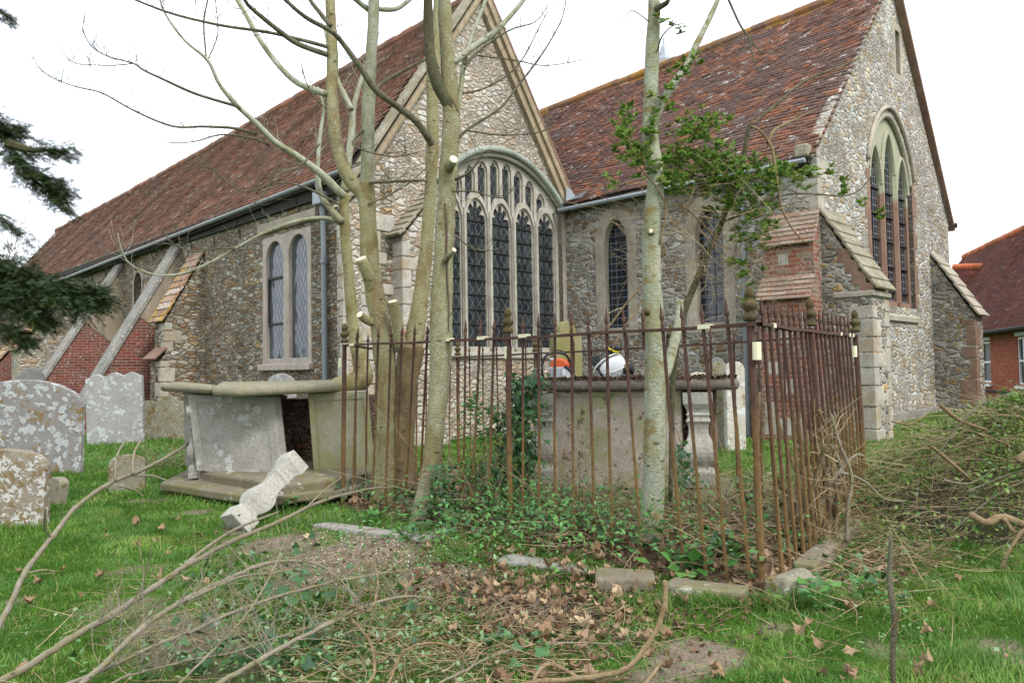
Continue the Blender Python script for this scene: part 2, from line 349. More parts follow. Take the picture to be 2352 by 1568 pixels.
def barkm(name, a, b, blotch, spot, gscale=1.0, moss=None, dim=.66):
    k = NM(name, .85, .25); st = k.mapv(k.obj, (1, 1, 3.2)); n1 = k.noise(k.obj, 3.6*gscale, 6, .65); n2 = k.noise(st, 26*gscale, 5, .7)
    col = k.ramp(n1, [(.36, a), (.64, b)]); col = k.mix(.9, col, k.ramp(n2, [(.3, .62), (.7, 1.22)]), 'MULTIPLY')
    bl = k.step(k.noise(k.mapv(k.obj, (1, 1, .6), (4, 2, 8)), 3.4*gscale, 6, .72), .48, .58); col = k.mix(k.math('MULTIPLY', bl, .75), col, blotch)
    s1 = k.math('MULTIPLY', k.step(k.noise(k.obj, 60*gscale, 4, .7), .54, .62), k.step(k.noise(k.obj, 1.8, 4, .6), .44, .56)); col = k.mix(k.math('MULTIPLY', s1, .8), col, spot)
    if moss: col = k.mix(k.math('MULTIPLY', k.step(k.noise(k.mapv(k.obj, (1, 1, 1.4), (1, 5, 2)), 4.2, 6, .72), .53, .60), .85), col, moss)
    ln = k.math('MAXIMUM', k.step(k.voro(k.vadd(k.mapv(k.obj, (1, 1, 1.5)), k.noise(k.obj, 20, 2, col=True), .03), 5.5*gscale, 'F1', 1), .15, .09), k.math('MULTIPLY', k.step(k.noise(k.mapv(k.obj, (1, 1, 5)), 9*gscale, 3, .55, .5), .68, .72), .6)); col = k.mix(k.math('MULTIPLY', ln, .6), col, k.mix(.55, blotch, (.03, .025, .015, 1)))
    col = k.mix(1, col, (dim, dim, dim, 1), 'MULTIPLY')
    return k.fin(col, normal=k.bump(k.math('ADD', n2, k.math('MULTIPLY', ln, 1.2)), .016, .8))
def leafm(name, cols, rough=.45, tr=.3, spec=.45):
    k = NM(name, rough, spec); n = len(cols)
    col = k.ramp(k.isl, [(i/max(1, n-1), c) for i, c in enumerate(cols)]); col = k.mix(.6, col, k.ramp(k.noise(k.obj, 60, 3), [(.3, .65), (.7, 1.25)]), 'MULTIPLY')
    k.fin(col); return k.trans(tr) if tr else k.m
def leadglass(name, kind, cell, glass, lead, tint=None, rough=.08, tilt=.035, lw=.07):
    k = NM(name, rough, .6); u, v = k.sep(k.uv, 0), k.sep(k.uv, 1)
    a = k.math('DIVIDE', u, cell[0]); b = k.math('DIVIDE', v, cell[1])
    if kind == 'diamond': a, b = k.math('ADD', a, b), k.math('SUBTRACT', a, b)
    fa, fb = k.math('FRACT', a), k.math('FRACT', b); ia, ib = k.math('FLOOR', a), k.math('FLOOR', b)
    da = k.math('ABSOLUTE', k.math('SUBTRACT', fa, .5)); db = k.math('ABSOLUTE', k.math('SUBTRACT', fb, .5))
    ln = k.math('GREATER_THAN', k.math('MAXIMUM', da, db), .5-lw/2)
    wv, wc = k.white(k.comb(ia, ib, 3.0))
    g = k.mix(wv, glass, tint or glass); col = k.mix(ln, g, lead)
    vm = k.n('ShaderNodeVectorMath'); vm.operation = 'SUBTRACT'; k.set(vm.inputs[0], wc); vm.inputs[1].default_value = (.5, .5, .5)
    va = k.vadd(k.geo.outputs['Normal'], vm.outputs[0], tilt*2); nn = k.n('ShaderNodeVectorMath'); nn.operation = 'NORMALIZE'; k.set(nn.inputs[0], va)
    return k.fin(col, rough=k.math('ADD', rough, k.math('MULTIPLY', ln, .5)), normal=k.bump(k.noise(k.obj, 12, 2), .004, .5, nn.outputs[0]))
stoneA = [S(160, 150, 130), S(142, 131, 112), S(172, 164, 148), S(136, 108, 80), S(154, 145, 130), S(126, 116, 102), S(158, 134, 100)]
stoneB = [S(190, 182, 168), S(178, 168, 153), S(198, 192, 181), S(168, 150, 128), S(184, 173, 156), S(194, 188, 176), S(172, 163, 148)]
stoneC = [S(178, 172, 160), S(158, 150, 136), S(188, 184, 174), S(160, 138, 108), S(194, 190, 180), S(146, 138, 124), S(184, 172, 144)]
M = {}
M['rub_south'] = rubble('rubble_south', stoneA, S(134, 124, 108), 5.2, 2.5, .055, .25, 1, bdist=.05)
M['rub_gable'] = rubble('rubble_gable', [tuple(q*.86 for q in s_[:3])+(1,) for s_ in stoneB], S(156, 142, 122), 5.0, 1.8, .10, .35, 2, bdist=.03, dirt=S(148, 124, 98), var=(.84, 1.12))
M['rub_chancel'] = rubble('rubble_chancel', [S(160, 154, 142), S(140, 132, 118), S(182, 178, 170), S(138, 112, 84), S(168, 160, 146), S(150, 143, 130), S(126, 120, 110)], S(164, 158, 148), 4.6, 1.7, .09, .4, 3, bdist=.04, var=(.7, 1.18))
M['rub_east'] = rubble('rubble_east', [tuple(q*.95 for q in s_[:3])+(1,) for s_ in stoneC], S(178, 174, 166), 5.6, 1.7, .085, .55, 4, bdist=.035, dirt=S(140, 120, 92), var=(.78, 1.15))
M['rub_butt'] = rubble('rubble_buttress', [S(160, 152, 138), S(136, 128, 114), S(176, 170, 158), S(168, 138, 94), S(146, 140, 128), S(122, 114, 102)], S(168, 162, 150), 3.6, 1.7, .09, .5, 5, var=(.72, 1.18))
M['core'] = rubble('tomb_core', [S(110, 95, 78), S(96, 84, 70), S(118, 80, 62), S(90, 80, 66)], S(100, 90, 76), 6, 1.8, .08, .15, 6)
M['ashlar'] = dressed('ashlar', S(158, 150, 134), S(186, 180, 168), .35, bl=1.6, moss=S(150, 132, 108))
M['ashlar_dark'] = dressed('ashlar_dark', S(150, 138, 120), S(176, 166, 150), .3)
M['tracery'] = dressed('tracery_stone', S(158, 150, 134), S(178, 172, 158), .3, sc=1.6)
M['hood'] = dressed('hood_stone', S(132, 138, 124), S(160, 164, 152), .3)
M['pinkstone'] = dressed('pink_frame_stone', S(170, 158, 146), S(184, 170, 160), .12, moss=None)
M['brownstone'] = dressed('brown_stone', S(122, 94, 78), S(142, 116, 100), .12)
M['brownstone_pale'] = dressed('pale_brown_stone', S(165, 158, 140), S(150, 148, 128), .2)
M['render'] = dressed('cement_render', S(150, 138, 118), S(135, 120, 100), .12)
M['cement'] = dressed('cement_cap', S(140, 136, 128), S(120, 115, 107), .5)
M['brick_old'] = brick('old_red_brick', [S(92, 50, 42), S(116, 64, 52), S(104, 74, 64), S(124, 62, 48), S(88, 60, 54)], S(140, 130, 120), .6, orange=S(128, 60, 38))
M['brick_butt'] = brick('buttress_brick', [S(112, 76, 62), S(132, 72, 54), S(112, 94, 80), S(140, 86, 64), S(132, 116, 98)], S(158, 148, 134), .55, h=.085, w=.24)
M['brick_cap'] = brick('weathered_brick', [S(122, 98, 84), S(132, 96, 78), S(114, 100, 88), S(142, 114, 94), S(146, 134, 120)], S(140, 132, 120), 1.1, h=.09, w=.24)
M['brick_house'] = brick('house_brick', [S(150, 72, 46), S(166, 84, 54), S(140, 66, 44), S(172, 92, 60)], S(170, 140, 118), .03)
M['tile_chapel'] = tile('chapel_tile', [S(138, 97, 78), S(128, 89, 73), S(144, 100, 80), S(124, 88, 74), S(134, 97, 81), S(142, 93, 72)], S(112, 88, 76), S(126, 106, 84), lich=.3, mossamt=.1)
M['tile_chancel'] = tile('chancel_tile', [S(138, 95, 76), S(126, 87, 73), S(148, 98, 73), S(116, 86, 75), S(132, 98, 82), S(112, 87, 79)], S(102, 85, 80), S(126, 104, 78), lich=.45, mossamt=.1)
M['tile_lichen'] = tile('lichen_tile', [S(136, 100, 72), S(144, 106, 66), S(128, 94, 74), S(150, 112, 66)], S(110, 88, 76), S(160, 118, 48), lich=.6, mossamt=.75)
M['tile_house'] = tile('house_tile', [S(112, 62, 50), S(122, 68, 54), S(104, 58, 50), S(116, 70, 60)], S(92, 58, 52), S(130, 96, 50), lich=.1, mossamt=.05)
M['tile_orange'] = tile('orange_ridge_tile', [S(190, 104, 66), S(178, 96, 62), S(184, 112, 76)], S(150, 92, 60), S(160, 120, 40), lich=.2, mossamt=.4)
M['tile_cap'] = tile('buttress_tile', [S(146, 106, 74), S(134, 98, 76), S(160, 124, 90), S(128, 100, 84)], S(150, 130, 112), S(165, 130, 40), lich=3, mossamt=.75)
M['slab_cap'] = dressed('weathered_slabs', S(128, 120, 100), S(150, 142, 122), .4, moss=S(112, 104, 74))
M['lead'] = plain('lead_sheet', S(150, 155, 160), .5, .3)
M['pipe'] = plain('grey_pipe_paint', S(128, 134, 138), .5)
M['gutter'] = plain('grey_gutter_paint', S(112, 116, 116), .4)
M['dark'] = plain('dark_timber_and_shade', S(52, 46, 40), .9)  # timber colour, also used for the box painting under-eave shade
M['barge'] = dressed('barge_board', S(140, 122, 98), S(165, 148, 122), .15)
M['glass_e'] = leadglass('leaded_glass_east', 'diamond', (.19, .29), (.012, .015, .018, 1), S(96, 96, 94), (.035, .042, .046, 1), rough=.12, tilt=.05, lw=.055)
M['glass_s'] = leadglass('leaded_glass_south', 'diamond', (.15, .24), (.045, .052, .062, 1), S(58, 58, 60), (.085, .095, .11, 1), rough=.05, tilt=.05, lw=.12)  # pane colour lightened to paint in the sky's reflection
M['glass_l'] = leadglass('leaded_glass_lancet', 'rect', (.135, .155), (.01, .012, .016, 1), S(98, 104, 112), (.022, .026, .034, 1), rough=.08, tilt=.03, lw=.13)
M['glass_h'] = leadglass('house_glass', 'rect', (9, 9), (.02, .02, .02, 1), S(90, 90, 90), rough=.05)
M['iron'] = plain('black_iron', S(44, 40, 40), .7)
k = NM('rusty_iron', .85, .3); zz = k.sep(k.pos, 2); n1 = k.noise(k.obj, 26, 5, .7); n2 = k.noise(k.obj, 110, 3, .7)
c1 = k.ramp(n1, [(.3, S(58, 42, 38)), (.55, S(80, 56, 46)), (.75, S(102, 74, 58))]); c2 = k.ramp(n1, [(.3, S(80, 62, 40)), (.55, S(112, 86, 50)), (.75, S(104, 96, 52))])
gr = k.step(k.math('ADD', zz, k.math('MULTIPLY', k.noise(k.obj, 2.6, 3), 1.1)), 1.75, 1.15)
M['rust'] = k.fin(k.mix(.7, k.mix(gr, c1, c2), k.ramp(n2, [(.3, .55), (.7, 1.4)]), 'MULTIPLY'), normal=k.bump(k.math('ADD', n1, n2), .004, .9))
M['finial'] = dressed('mossy_iron_finial', S(70, 58, 42), S(96, 82, 52), .1, moss=S(96, 92, 52), sc=6)
M['tape'] = plain('pale_tape', S(206, 200, 168), .5, var=.04)
M['tomb_a'] = grave('tomb_stone_grey', S(150, 146, 134), S(176, 172, 162), S(196, 196, 190), S(140, 116, 70), .42, .22)
M['tomb_slab'] = grave('tomb_slab_stone', S(140, 134, 108), S(158, 152, 128), S(176, 174, 158), S(132, 108, 60), .12, .2)
M['tomb_green'] = grave('tomb_stone_green', S(164, 160, 136), S(180, 176, 152), S(190, 188, 174), S(130, 120, 74), .2, .1, S(152, 148, 102))
M['tomb_pink'] = grave('tomb_stone_pink', S(162, 146, 132), S(186, 174, 160), S(198, 192, 184), S(96, 74, 62), .35, .35, S(150, 148, 108), 1.6, .85)
M['tomb_slab2'] = grave('railed_slab_stone', S(110, 100, 90), S(138, 128, 116), S(150, 146, 138), S(92, 70, 52), .2, .3)
M['base_stone'] = grave('base_stone', S(108, 100, 84), S(130, 120, 102), S(178, 172, 158), S(128, 104, 62), .35, .3, S(112, 108, 78), 1.0, .95)
M['gs_crust'] = grave('crusted_headstone', S(146, 140, 136), S(164, 158, 154), S(206, 210, 208), S(162, 134, 84), .78, .5)
M['gs_ochre'] = grave('ochre_headstone', S(140, 126, 106), S(160, 148, 130), S(216, 214, 208), S(146, 120, 78), .70, .62, None, 1.7)
M['gs_pale'] = grave('pale_headstone', S(160, 156, 154), S(180, 176, 172), S(204, 210, 204), S(150, 118, 60), .62, .12)
M['gs_speck'] = grave('speckled_headstone', S(138, 132, 110), S(158, 152, 130), S(190, 188, 176), S(140, 116, 58), .5, .5, None, 1.8)
M['gs_olive'] = grave('olive_headstone', S(152, 144, 108), S(166, 158, 122), S(180, 174, 140), S(140, 122, 74), .05, .1, S(140, 132, 80), 1.0, .66)
M['gs_white'] = grave('white_lichen_headstone', S(196, 186, 166), S(206, 200, 186), S(222, 222, 216), S(170, 134, 70), .6, .45)
M['gs_grey'] = grave('grey_headstone', S(122, 120, 118), S(142, 140, 136), S(170, 170, 166), S(130, 110, 70), .25, .2)
M['white_stone'] = grave('baluster_stone', S(176, 172, 158), S(198, 194, 182), S(212, 210, 202), S(150, 140, 90), .2, .15)
M['bark_a'] = barkm('olive_bark', S(158, 148, 100), S(174, 167, 126), S(136, 116, 74), S(190, 190, 172), 1.0, dim=.72)
M['bark_c'] = barkm('grey_speckled_bark', S(156, 150, 108), S(174, 170, 136), S(136, 122, 78), S(198, 198, 186), 1.0)
M['bark_up'] = barkm('pale_upper_bark', S(166, 166, 138), S(182, 183, 162), S(138, 132, 94), S(196, 196, 186), 1.2, dim=.78)
M['bark_base'] = barkm('brown_base_bark', S(126, 106, 74), S(146, 126, 90), S(98, 80, 54), S(160, 150, 124), 1.0)
M['bark_d'] = barkm('pale_green_bark', S(156, 159, 134), S(174, 176, 153), S(142, 138, 98), S(190, 191, 174), 1.0, S(134, 118, 70), dim=.82)
M['bark_pale'] = barkm('yellow_bark', S(156, 148, 100), S(172, 164, 118), S(128, 112, 66), S(190, 186, 160), 1.0)
M['cutwood'] = plain('fresh_cut_wood', S(232, 214, 176), .7, var=.2)
M['twig'] = barkm('branch_bark', S(118, 112, 88), S(142, 136, 110), S(92, 84, 60), S(160, 156, 138), 3)
M['twig_dark'] = barkm('dark_limb_bark', S(92, 90, 62), S(112, 108, 76), S(78, 70, 46), S(140, 136, 112), 2)
M['cut_br'] = barkm('cut_branch_bark', S(132, 122, 104), S(156, 146, 126), S(132, 126, 82), S(176, 168, 150), 3, dim=.85)
M['cut_tan'] = barkm('tan_stick_bark', S(158, 132, 96), S(178, 154, 116), S(126, 100, 66), S(190, 172, 140), 3)
M['dry_twig'] = leafm('dry_twig', [S(120, 102, 76), S(150, 130, 98), S(172, 154, 120), S(104, 86, 62)], .8, 0, .2)
M['ivy'] = leafm('ivy_leaf', [S(34, 62, 34), S(48, 84, 42), S(62, 104, 50), S(40, 72, 44), S(84, 122, 62)], .35, .15)
M['shrub'] = leafm('shrub_leaf', [S(50, 80, 30), S(78, 116, 42), S(108, 144, 58), S(132, 154, 72), S(112, 106, 58), S(62, 96, 38)], .35, .45)
M['weed'] = leafm('weed_leaf', [S(54, 98, 38), S(72, 120, 50), S(92, 140, 64), S(60, 108, 56)], .45, .3)
M['pale_leaf'] = leafm('pale_leaf', [S(116, 146, 96), S(92, 132, 70), S(140, 160, 120), S(100, 140, 84)], .5, .25)
M['yew'] = leafm('yew_needle', [S(24, 38, 12), S(36, 54, 16), S(56, 76, 24), S(30, 46, 14)], .55, .12)
M['dead'] = leafm('dead_leaf', [S(136, 110, 84), S(158, 132, 104), S(178, 154, 124), S(116, 90, 68), S(146, 120, 92), S(94, 70, 52), S(166, 142, 114), S(126, 98, 72)], .8, .12, .15)
M['dead_dark'] = leafm('dark_dead_leaf', [S(126, 102, 80), S(148, 122, 96), S(106, 82, 62), S(164, 140, 112), S(90, 68, 52)], .8, .1, .15)
M['debris'] = leafm('leaf_debris', [S(74, 58, 46), S(98, 76, 58), S(58, 46, 38), S(118, 94, 72)], .9, 0, .15)
M['chip'] = leafm('wood_chip', [S(222, 212, 192), S(200, 186, 160), S(236, 230, 214)], .8, 0, .1)
M['grass0'] = leafm('grass_blade', [S(70, 112, 26), S(88, 138, 34), S(108, 156, 44), S(80, 126, 32), S(128, 160, 66)], .5, .4, .3)
k = NM('grass_blade_mix', .5, .3); col = k.ramp(k.isl, [(0, S(68, 102, 34)), (.35, S(88, 130, 44)), (.6, S(106, 146, 54)), (.9, S(120, 150, 66)), (.97, S(160, 158, 96)), (1, S(172, 162, 112))])
col = k.mix(k.math('MULTIPLY', k.step(k.noise(k.obj, 1.3, 4, .6), .42, .62), .65), col, S(62, 108, 40)); col = k.mix(k.math('MULTIPLY', k.step(k.noise(k.mapv(k.obj, (1, 1, 1), (7, 3, 1)), 1.7, 4, .6), .54, .68), .5), col, S(140, 150, 72)); k.fin(col); M['grass'] = k.trans(.4)
k = NM('ground_soil', .97, .1); at_ = k.n('ShaderNodeAttribute'); at_.attribute_name = 'cover'; gm = k.sep(at_.outputs['Color'], 0); lm = k.sep(at_.outputs['Color'], 1)
n1 = k.noise(k.obj, 6, 6, .7); n2 = k.noise(k.obj, 60, 4, .7)
soil = k.ramp(n1, [(.3, S(104, 92, 78)), (.7, S(150, 135, 116))]); soil = k.mix(.8, soil, k.ramp(n2, [(.3, .5), (.72, 1.35)]), 'MULTIPLY')
gr = k.ramp(n1, [(.3, S(48, 74, 24)), (.7, S(78, 112, 36))]); gr = k.mix(.8, gr, k.ramp(n2, [(.3, .5), (.7, 1.3)]), 'MULTIPLY')
lit = k.ramp(k.noise(k.obj, 30, 4, .7), [(.3, S(78, 64, 50)), (.7, S(130, 110, 86))])
col = k.mix(k.step(k.math('ADD', gm, k.math('MULTIPLY', k.math('SUBTRACT', n1, .5), .7)), .3, .6), soil, gr); col = k.mix(k.step(lm, .3, .7), col, lit)
M['ground'] = k.fin(col, normal=k.bump(k.math('ADD', n2, n1), .03, .8))
M['brush_core'] = plain('brush_core', S(66, 66, 44), .95, var=.5, sc=14)
M['orange'] = plain('orange_plastic', S(214, 92, 36), .4, var=.08)
M['white_pl'] = plain('white_plastic', S(224, 224, 222), .35, var=.05)
M['grey_pl'] = plain('grey_plastic', S(176, 178, 182), .45, var=.1)
M['black_pl'] = plain('black_plastic', S(34, 36, 40), .5)
M['yellow'] = plain('yellow_plastic', S(226, 200, 44), .45, var=.05)
M['visor'] = plain('visor_mesh', S(64, 64, 64), .8)
M['red'] = plain('red_handle', S(200, 70, 44), .45)
M['wpaint'] = plain('white_paint', S(226, 228, 226), .5, var=.05)
M['ink'] = plain('dark_ink', S(60, 58, 50), .7)
M['distant_bark'] = plain('distant_twig', S(128, 118, 104), .9)
# ------------------------------------------------------------------ the church
def PX(px, Y): return V3((px-1176)/1700*Y, Y, 0)
def frm(a, b):
    U = (b-a).normalized(); N = Vector((U.y, -U.x, 0))
    if N.dot(-a) < 0: N = -N
    return Frame(a, U, N)
C1, C2, D1 = PX(830, 13.09), PX(1305, 17.25), PX(1890, 13.5)
CG, CS, HS, HE = frm(C1, C2), frm(C1, PX(370, 19.6)), frm(D1, C2), frm(D1, PX(2178, 18.9))
WG, WE = (C2-C1).length, 8.05
def side(f, u): return Frame(f.W(u, 0), f.N, -f.U)
church = empty('stone_church', (0.4, 19, 0), 'old rubble stone parish church with steep red tiled roofs and leaded arched windows', 'church')
def arch(u0, u1, v0, vs, va, p=1.8, q=.6, n=18, cusp=0, ncusp=5):
    c = (u0+u1)/2; h = (u1-u0)/2; out = [(u0, v0), (u1, v0)]
    for i in range(n*2+1):
        t = i/(n*2); x = math.cos(math.pi*t); v = vs+(va-vs)*max(0, 1-abs(x)**p)**q; u = c+h*x
        if cusp:
            d = cusp*max(0, 1-abs(math.sin(ncusp*math.pi*t))*1.35) if .1 < t < .9 else 0
            cu, cv = c, vs+.25*(va-vs); u += (cu-u)*d; v += (cv-v)*d
        out.append((u, v))
    return out
def capslabs(P0, P1, Wd, cnt, thk, proud=.02, mb=None):
    mb = mb or MB(); P0, P1, Wd = Vector(P0), Vector(P1), Vector(Wd); d = (P1-P0); nrm = Wd.cross(d).normalized()
    if nrm.z < 0: nrm = -nrm
    wn = Wd.normalized()
    for i in range(cnt):
        a = P0+d*(i/cnt); L = d*(1.25/cnt if i < cnt-1 else 1.06/cnt); j = random.uniform(-.012, .012)
        mb.box(a-wn*(proud+j)+nrm*.0, Wd+wn*(2*proud), L+nrm*(thk*.55), nrm*thk)
    return mb
def tileroof(name, E0, E1, R0, R1, r0, r1, nrow, tw, mat, sag=0.0, jit=.006, parent=church):
    E0, E1, R0, R1 = (np.array(p) for p in (E0, E1, R0, R1)); nr = np.cross(E1-E0, R0-E0); nr /= np.linalg.norm(nr); nr = nr if nr[2] > 0 else -nr
    Vs, k = [], 0
    for r in range(r0, r1):
        t0, t1 = r/nrow, min((r+1.4)/nrow, 1.0); L = np.linalg.norm((E1-E0)*(1-t0)+(R1-R0)*t0); nc = int(L/tw)
        s = (np.arange(nc)+(.5 if r % 2 else 0))/nc; s0, s1 = np.clip(s, 0, 1), np.clip(s+.97/nc, 0, 1)
        def P(s, t, h):
            p = (E0+(E1-E0)*s[:, None])*(1-t)+(R0+(R1-R0)*s[:, None])*t
            g = sag*np.sin(np.pi*s)*(.35+.65*t)+.035*np.sin(s*L*1.1+r*.13)*np.sin(t*5+s*9)+.012*np.sin(s*L*2.7+t*9)
            return p-np.array([0, 0, 1])*g[:, None]+nr*h[:, None]
        j = RNG.normal(0, jit, nc); j2 = RNG.normal(0, jit*.6, nc); tt = t0+RNG.normal(0, .05, 1)[0]/nrow
        h = .034+j; z = np.zeros(nc)
        Vs.append(np.stack([P(s0, tt, h), P(s1, tt, h+j2), P(s1, t1, z+.006+j2*.3), P(s0, t1, z+.006), P(s0, tt, z-.004+j), P(s1, tt, z-.004+j)], 1).reshape(-1, 3))
    V = np.concatenate(Vs); n = len(V)//6; b = (np.arange(n)*6)[:, None, None]
    F = (np.array([(0, 1, 2, 3), (4, 5, 1, 0)])[None]+b).reshape(-1, 4)
    return np_mesh(name, V, F, mat, parent)
def deck(E0, E1, R0, R1, off, sag=0.0, parent=church):
    E0, E1, R0, R1 = (np.array(p) for p in (E0, E1, R0, R1)); s, t = np.meshgrid(np.linspace(0, 1, 40), np.linspace(0, 1, 12)); s, t = s.ravel()[:, None], t.ravel()[:, None]
    p = (E0+(E1-E0)*s)*(1-t)+(R0+(R1-R0)*s)*t; p[:, 2] -= off+(sag*np.sin(np.pi*s)*(.35+.65*t))[:, 0]; ii = (np.arange(11)[:, None]*40+np.arange(39)[None]).ravel()
    return np_mesh('roof_deck', p, np.stack([ii, ii+1, ii+41, ii+40], 1), M['dark'], parent)
def ridge(name, A, B, mat, r=.13, L=.32, parent=church, sag=0.0):
    A, B = Vector(A), Vector(B); n = int((B-A).length/L); mb = MB()
    for i in range(n):
        a = A.lerp(B, i/n); b = A.lerp(B, (i+1.02)/n); z = Vector((0, 0, -sag*math.sin(math.pi*i/n)+random.uniform(-.012, .012)))
        mb.tube([a+z, b+z], r+random.uniform(-.006, .006), 10)
    return mb.build(name, mat, parent)
def quoins(mb, P, dA, dB, z0, z1, out=.006, h=(.24, .4), L=(.28, .5)):
    z = z0; i = 0; P = Vector(P); dA, dB = Vector(dA).normalized(), Vector(dB).normalized()
    while z < z1-.1:
        hh = min(random.uniform(*h), z1-z); a, b = random.uniform(*L), random.uniform(*L)*.6
        if i % 2: a, b = b, a
        mb.box(P-dA*out-dB*out+Vector((0, 0, z)), dA*(a+out), dB*(b+out), Vector((0, 0, hh-.018))); z += hh; i += 1
    return mb
# walls (solid, with real openings)
EW = (1.83, 5.60); ewo = arch(EW[0], EW[1], 1.72, 5.10, 5.97, 2.1, 1.0, 16)
apg = (3.05, 9.25)
MB().plate(CG, [(0, -.5), (WG+.25, -.5), (WG+.25, 5.2), apg, (0, 4.78)], [ewo], -.75, 0).build('gable_wall', M['rub_gable'], church)
SWW = (1.70, 3.64); sl1 = arch(1.83, 2.56, 1.66, 3.75, 4.12, 2, .6, 8); sl2 = arch(2.78, 3.51, 1.66, 3.75, 4.10, 2, .6, 8)
lan = arch(10.75, 11.35, 2.6, 4.0, 4.28, 1.9, .6, 8)
MB().plate(CS, [(0.006, -.5), (34, -.5), (34, 5.12), (0.006, 5.12)], [[(1.70, 1.54), (3.64, 1.54), (3.64, 4.2), (1.70, 4.2)], lan], -.7, 0).build('side_wall', M['rub_south'], church)
L1 = arch(4.08, 4.74, 2.2, 4.15, 4.70, 1.8, .62, 10); L2 = arch(1.84, 2.50, 2.2, 4.05, 4.66, 1.8, .62, 10)
MB().plate(HS, [(0.006, -.5), (9, -.5), (9, 5.25), (0.006, 5.25)], [L1, L2], -.7, 0).build('chancel_wall', M['rub_chancel'], church)
apc = (4.3, 10.08); EO = arch(2.62, 5.26, 2.62, 5.45, 6.85, 1.75, .66, 14); SLT = [(4.45, 7.95), (4.85, 7.95), (4.85, 9.05), (4.45, 9.05)]
MB().plate(HE, [(0, -.6), (WE, -.6), (WE, 5.0), (apc[0], apc[1]-.12), (1.9, 7.33), (0, 5.28)], [EO, SLT], -.75, 0).build('chancel_gable_wall', M['rub_east'], church)
MB().box(HE.W(4.4, 7.9, -.5), HE.U*.5, HE.N*.2, (0, 0, 1.2)).build('slit_back', M['dark'], church)
MB().box(HE.W(0.0, -.3, .02), HE.U*WE, HE.N*.12, (0, 0, .62)).build('plinth', M['cement'], church, bevel=.03)
# roofs
eo = .16; ez = 5.02
def chap(u, n, z): return CS.W(u, z, n)
ru0, ru1 = .28, 31.5
rin = -apg[0]*abs(CG.U.dot(CS.N)); rdg = CG.W(apg[0], 9.28)
R0 = rdg+CS.U*.25; R1 = rdg+CS.U*31.5-Vector((0, 0, .5)); E0 = chap(.25, eo, ez); E1 = chap(31.5, eo, ez-.45)
tileroof('roof', E0, E1, R0, R1, 0, 54, 54, .165, M['tile_chapel'], .12)
nrm = (E1-E0).cross(R0-E0).normalized(); nrm = nrm if nrm.z > 0 else -nrm
deck(E0, E1, R0, R1, .13, .12)
NE0 = CG.W(WG+.05, 5.32)+CS.U*.2; NE1 = NE0+CS.U*22-Vector((0, 0, .4))
tileroof('roof', NE0, NE1, R0, R0.lerp(R1, .705), 0, 50, 50, .17, M['tile_chapel'], .05)
MB().prism([p-Vector((0,0,.3)) for p in (NE0, NE1, R0.lerp(R1, .705), R0)], Vector((0, 0, -.1))).build('roof_deck', M['dark'], church)
ridge('ridge_tiles', R0, R1, M['tile_chapel'], .13, .33, sag=.12)
# chapel verge: three stepped mouldings up each rake
for (p, q, nm) in (((WG+.12, 5.16), apg, 'r'), ((-.04, 4.72), apg, 'l')):
    for (n0, n1, d0, d1, m) in ((0, .10, -.02, -.20 if nm == 'r' else -.045, 'barge'), (0, .16 if nm == 'r' else .12, .09 if nm == 'r' else .05, -.04 if nm == 'r' else -.01, 'barge'), (-.3, .17 if nm == 'r' else .05, .15, .10, 'slab_cap' if nm == 'l' else 'brownstone')):
        dx, dy = q[0]-p[0], q[1]-p[1]; ll = math.hypot(dx, dy); ox, oy = (-dy/ll, dx/ll) if dx > 0 else (dy/ll, -dx/ll)
        if oy < 0: ox, oy = -ox, -oy
        poly = [CG.W(p[0]+ox*a, p[1]+oy*a, n0) for a in (d1, d0)]+[CG.W(q[0]+ox*a*(.02 if 1 else 1), q[1]+abs(a)*1.7*(1 if a > 0 else -1), n0) for a in (d0, d1)]
        MB().prism(poly, CG.N*(n1-n0)).build('verge', M[m], church)
# chancel roof
ap3 = HE.W(apc[0], 10.12); cE0 = HS.W(-.06, 5.2, .22); cE1 = HS.W(15, 5.16, .22); cR0 = ap3-HS.U*(.06); cR1 = ap3+HS.U*16-Vector((0, 0, 1.0))
tileroof('roof', cE0, cE1, cR0, cR1, 0, 59, 61, .165, M['tile_chancel'], .06, .009)
tileroof('ridge_course', cE0, cE1, cR0, cR1, 59, 61, 61, .165, M['tile_lichen'], .06, .009)
nr2 = (cE1-cE0).cross(cR0-cE0).normalized(); nr2 = nr2 if nr2.z > 0 else -nr2
deck(cE0+HS.U*.3, cE1, cR0+HS.U*.3, cR1, .13, .06)
be0 = HE.W(WE+.25, 4.95)+HE.N*.1; be1 = be0+HS.U*16
MB().prism([be0, be1, cR1+HE.N*.0, cR0+HE.N*.12], Vector((0, 0, -.14))).build('roof', M['brownstone'], church)
ridge('ridge_tiles', cR0+Vector((0, 0, .03)), cR1+Vector((0, 0, .03)), M['tile_lichen'], .12, .36, sag=.04)
MB().tube([be0-HS.U*.05, be0+HS.U*.5], .07, 8).build('gutter', M['dark'], church)
# verge of mortar along chancel rake
for p, q in (((-.0, 5.34), (1.9, 7.41)), ((1.9, 7.41), (4.3, 10.02)), ((WE+.05, 5.02), (4.3, 10.02))):
    a, b = HE.W(p[0], p[1]+.02, -.4), HE.W(q[0], q[1]+.02, -.4)
    MB().prism([a+HE.N*.2, b+HE.N*.2, b+HE.N*.2+Vector((0, 0, .09)), a+HE.N*.2+Vector((0, 0, .09))], HE.N*.22).build('verge', M['rub_east'], church)
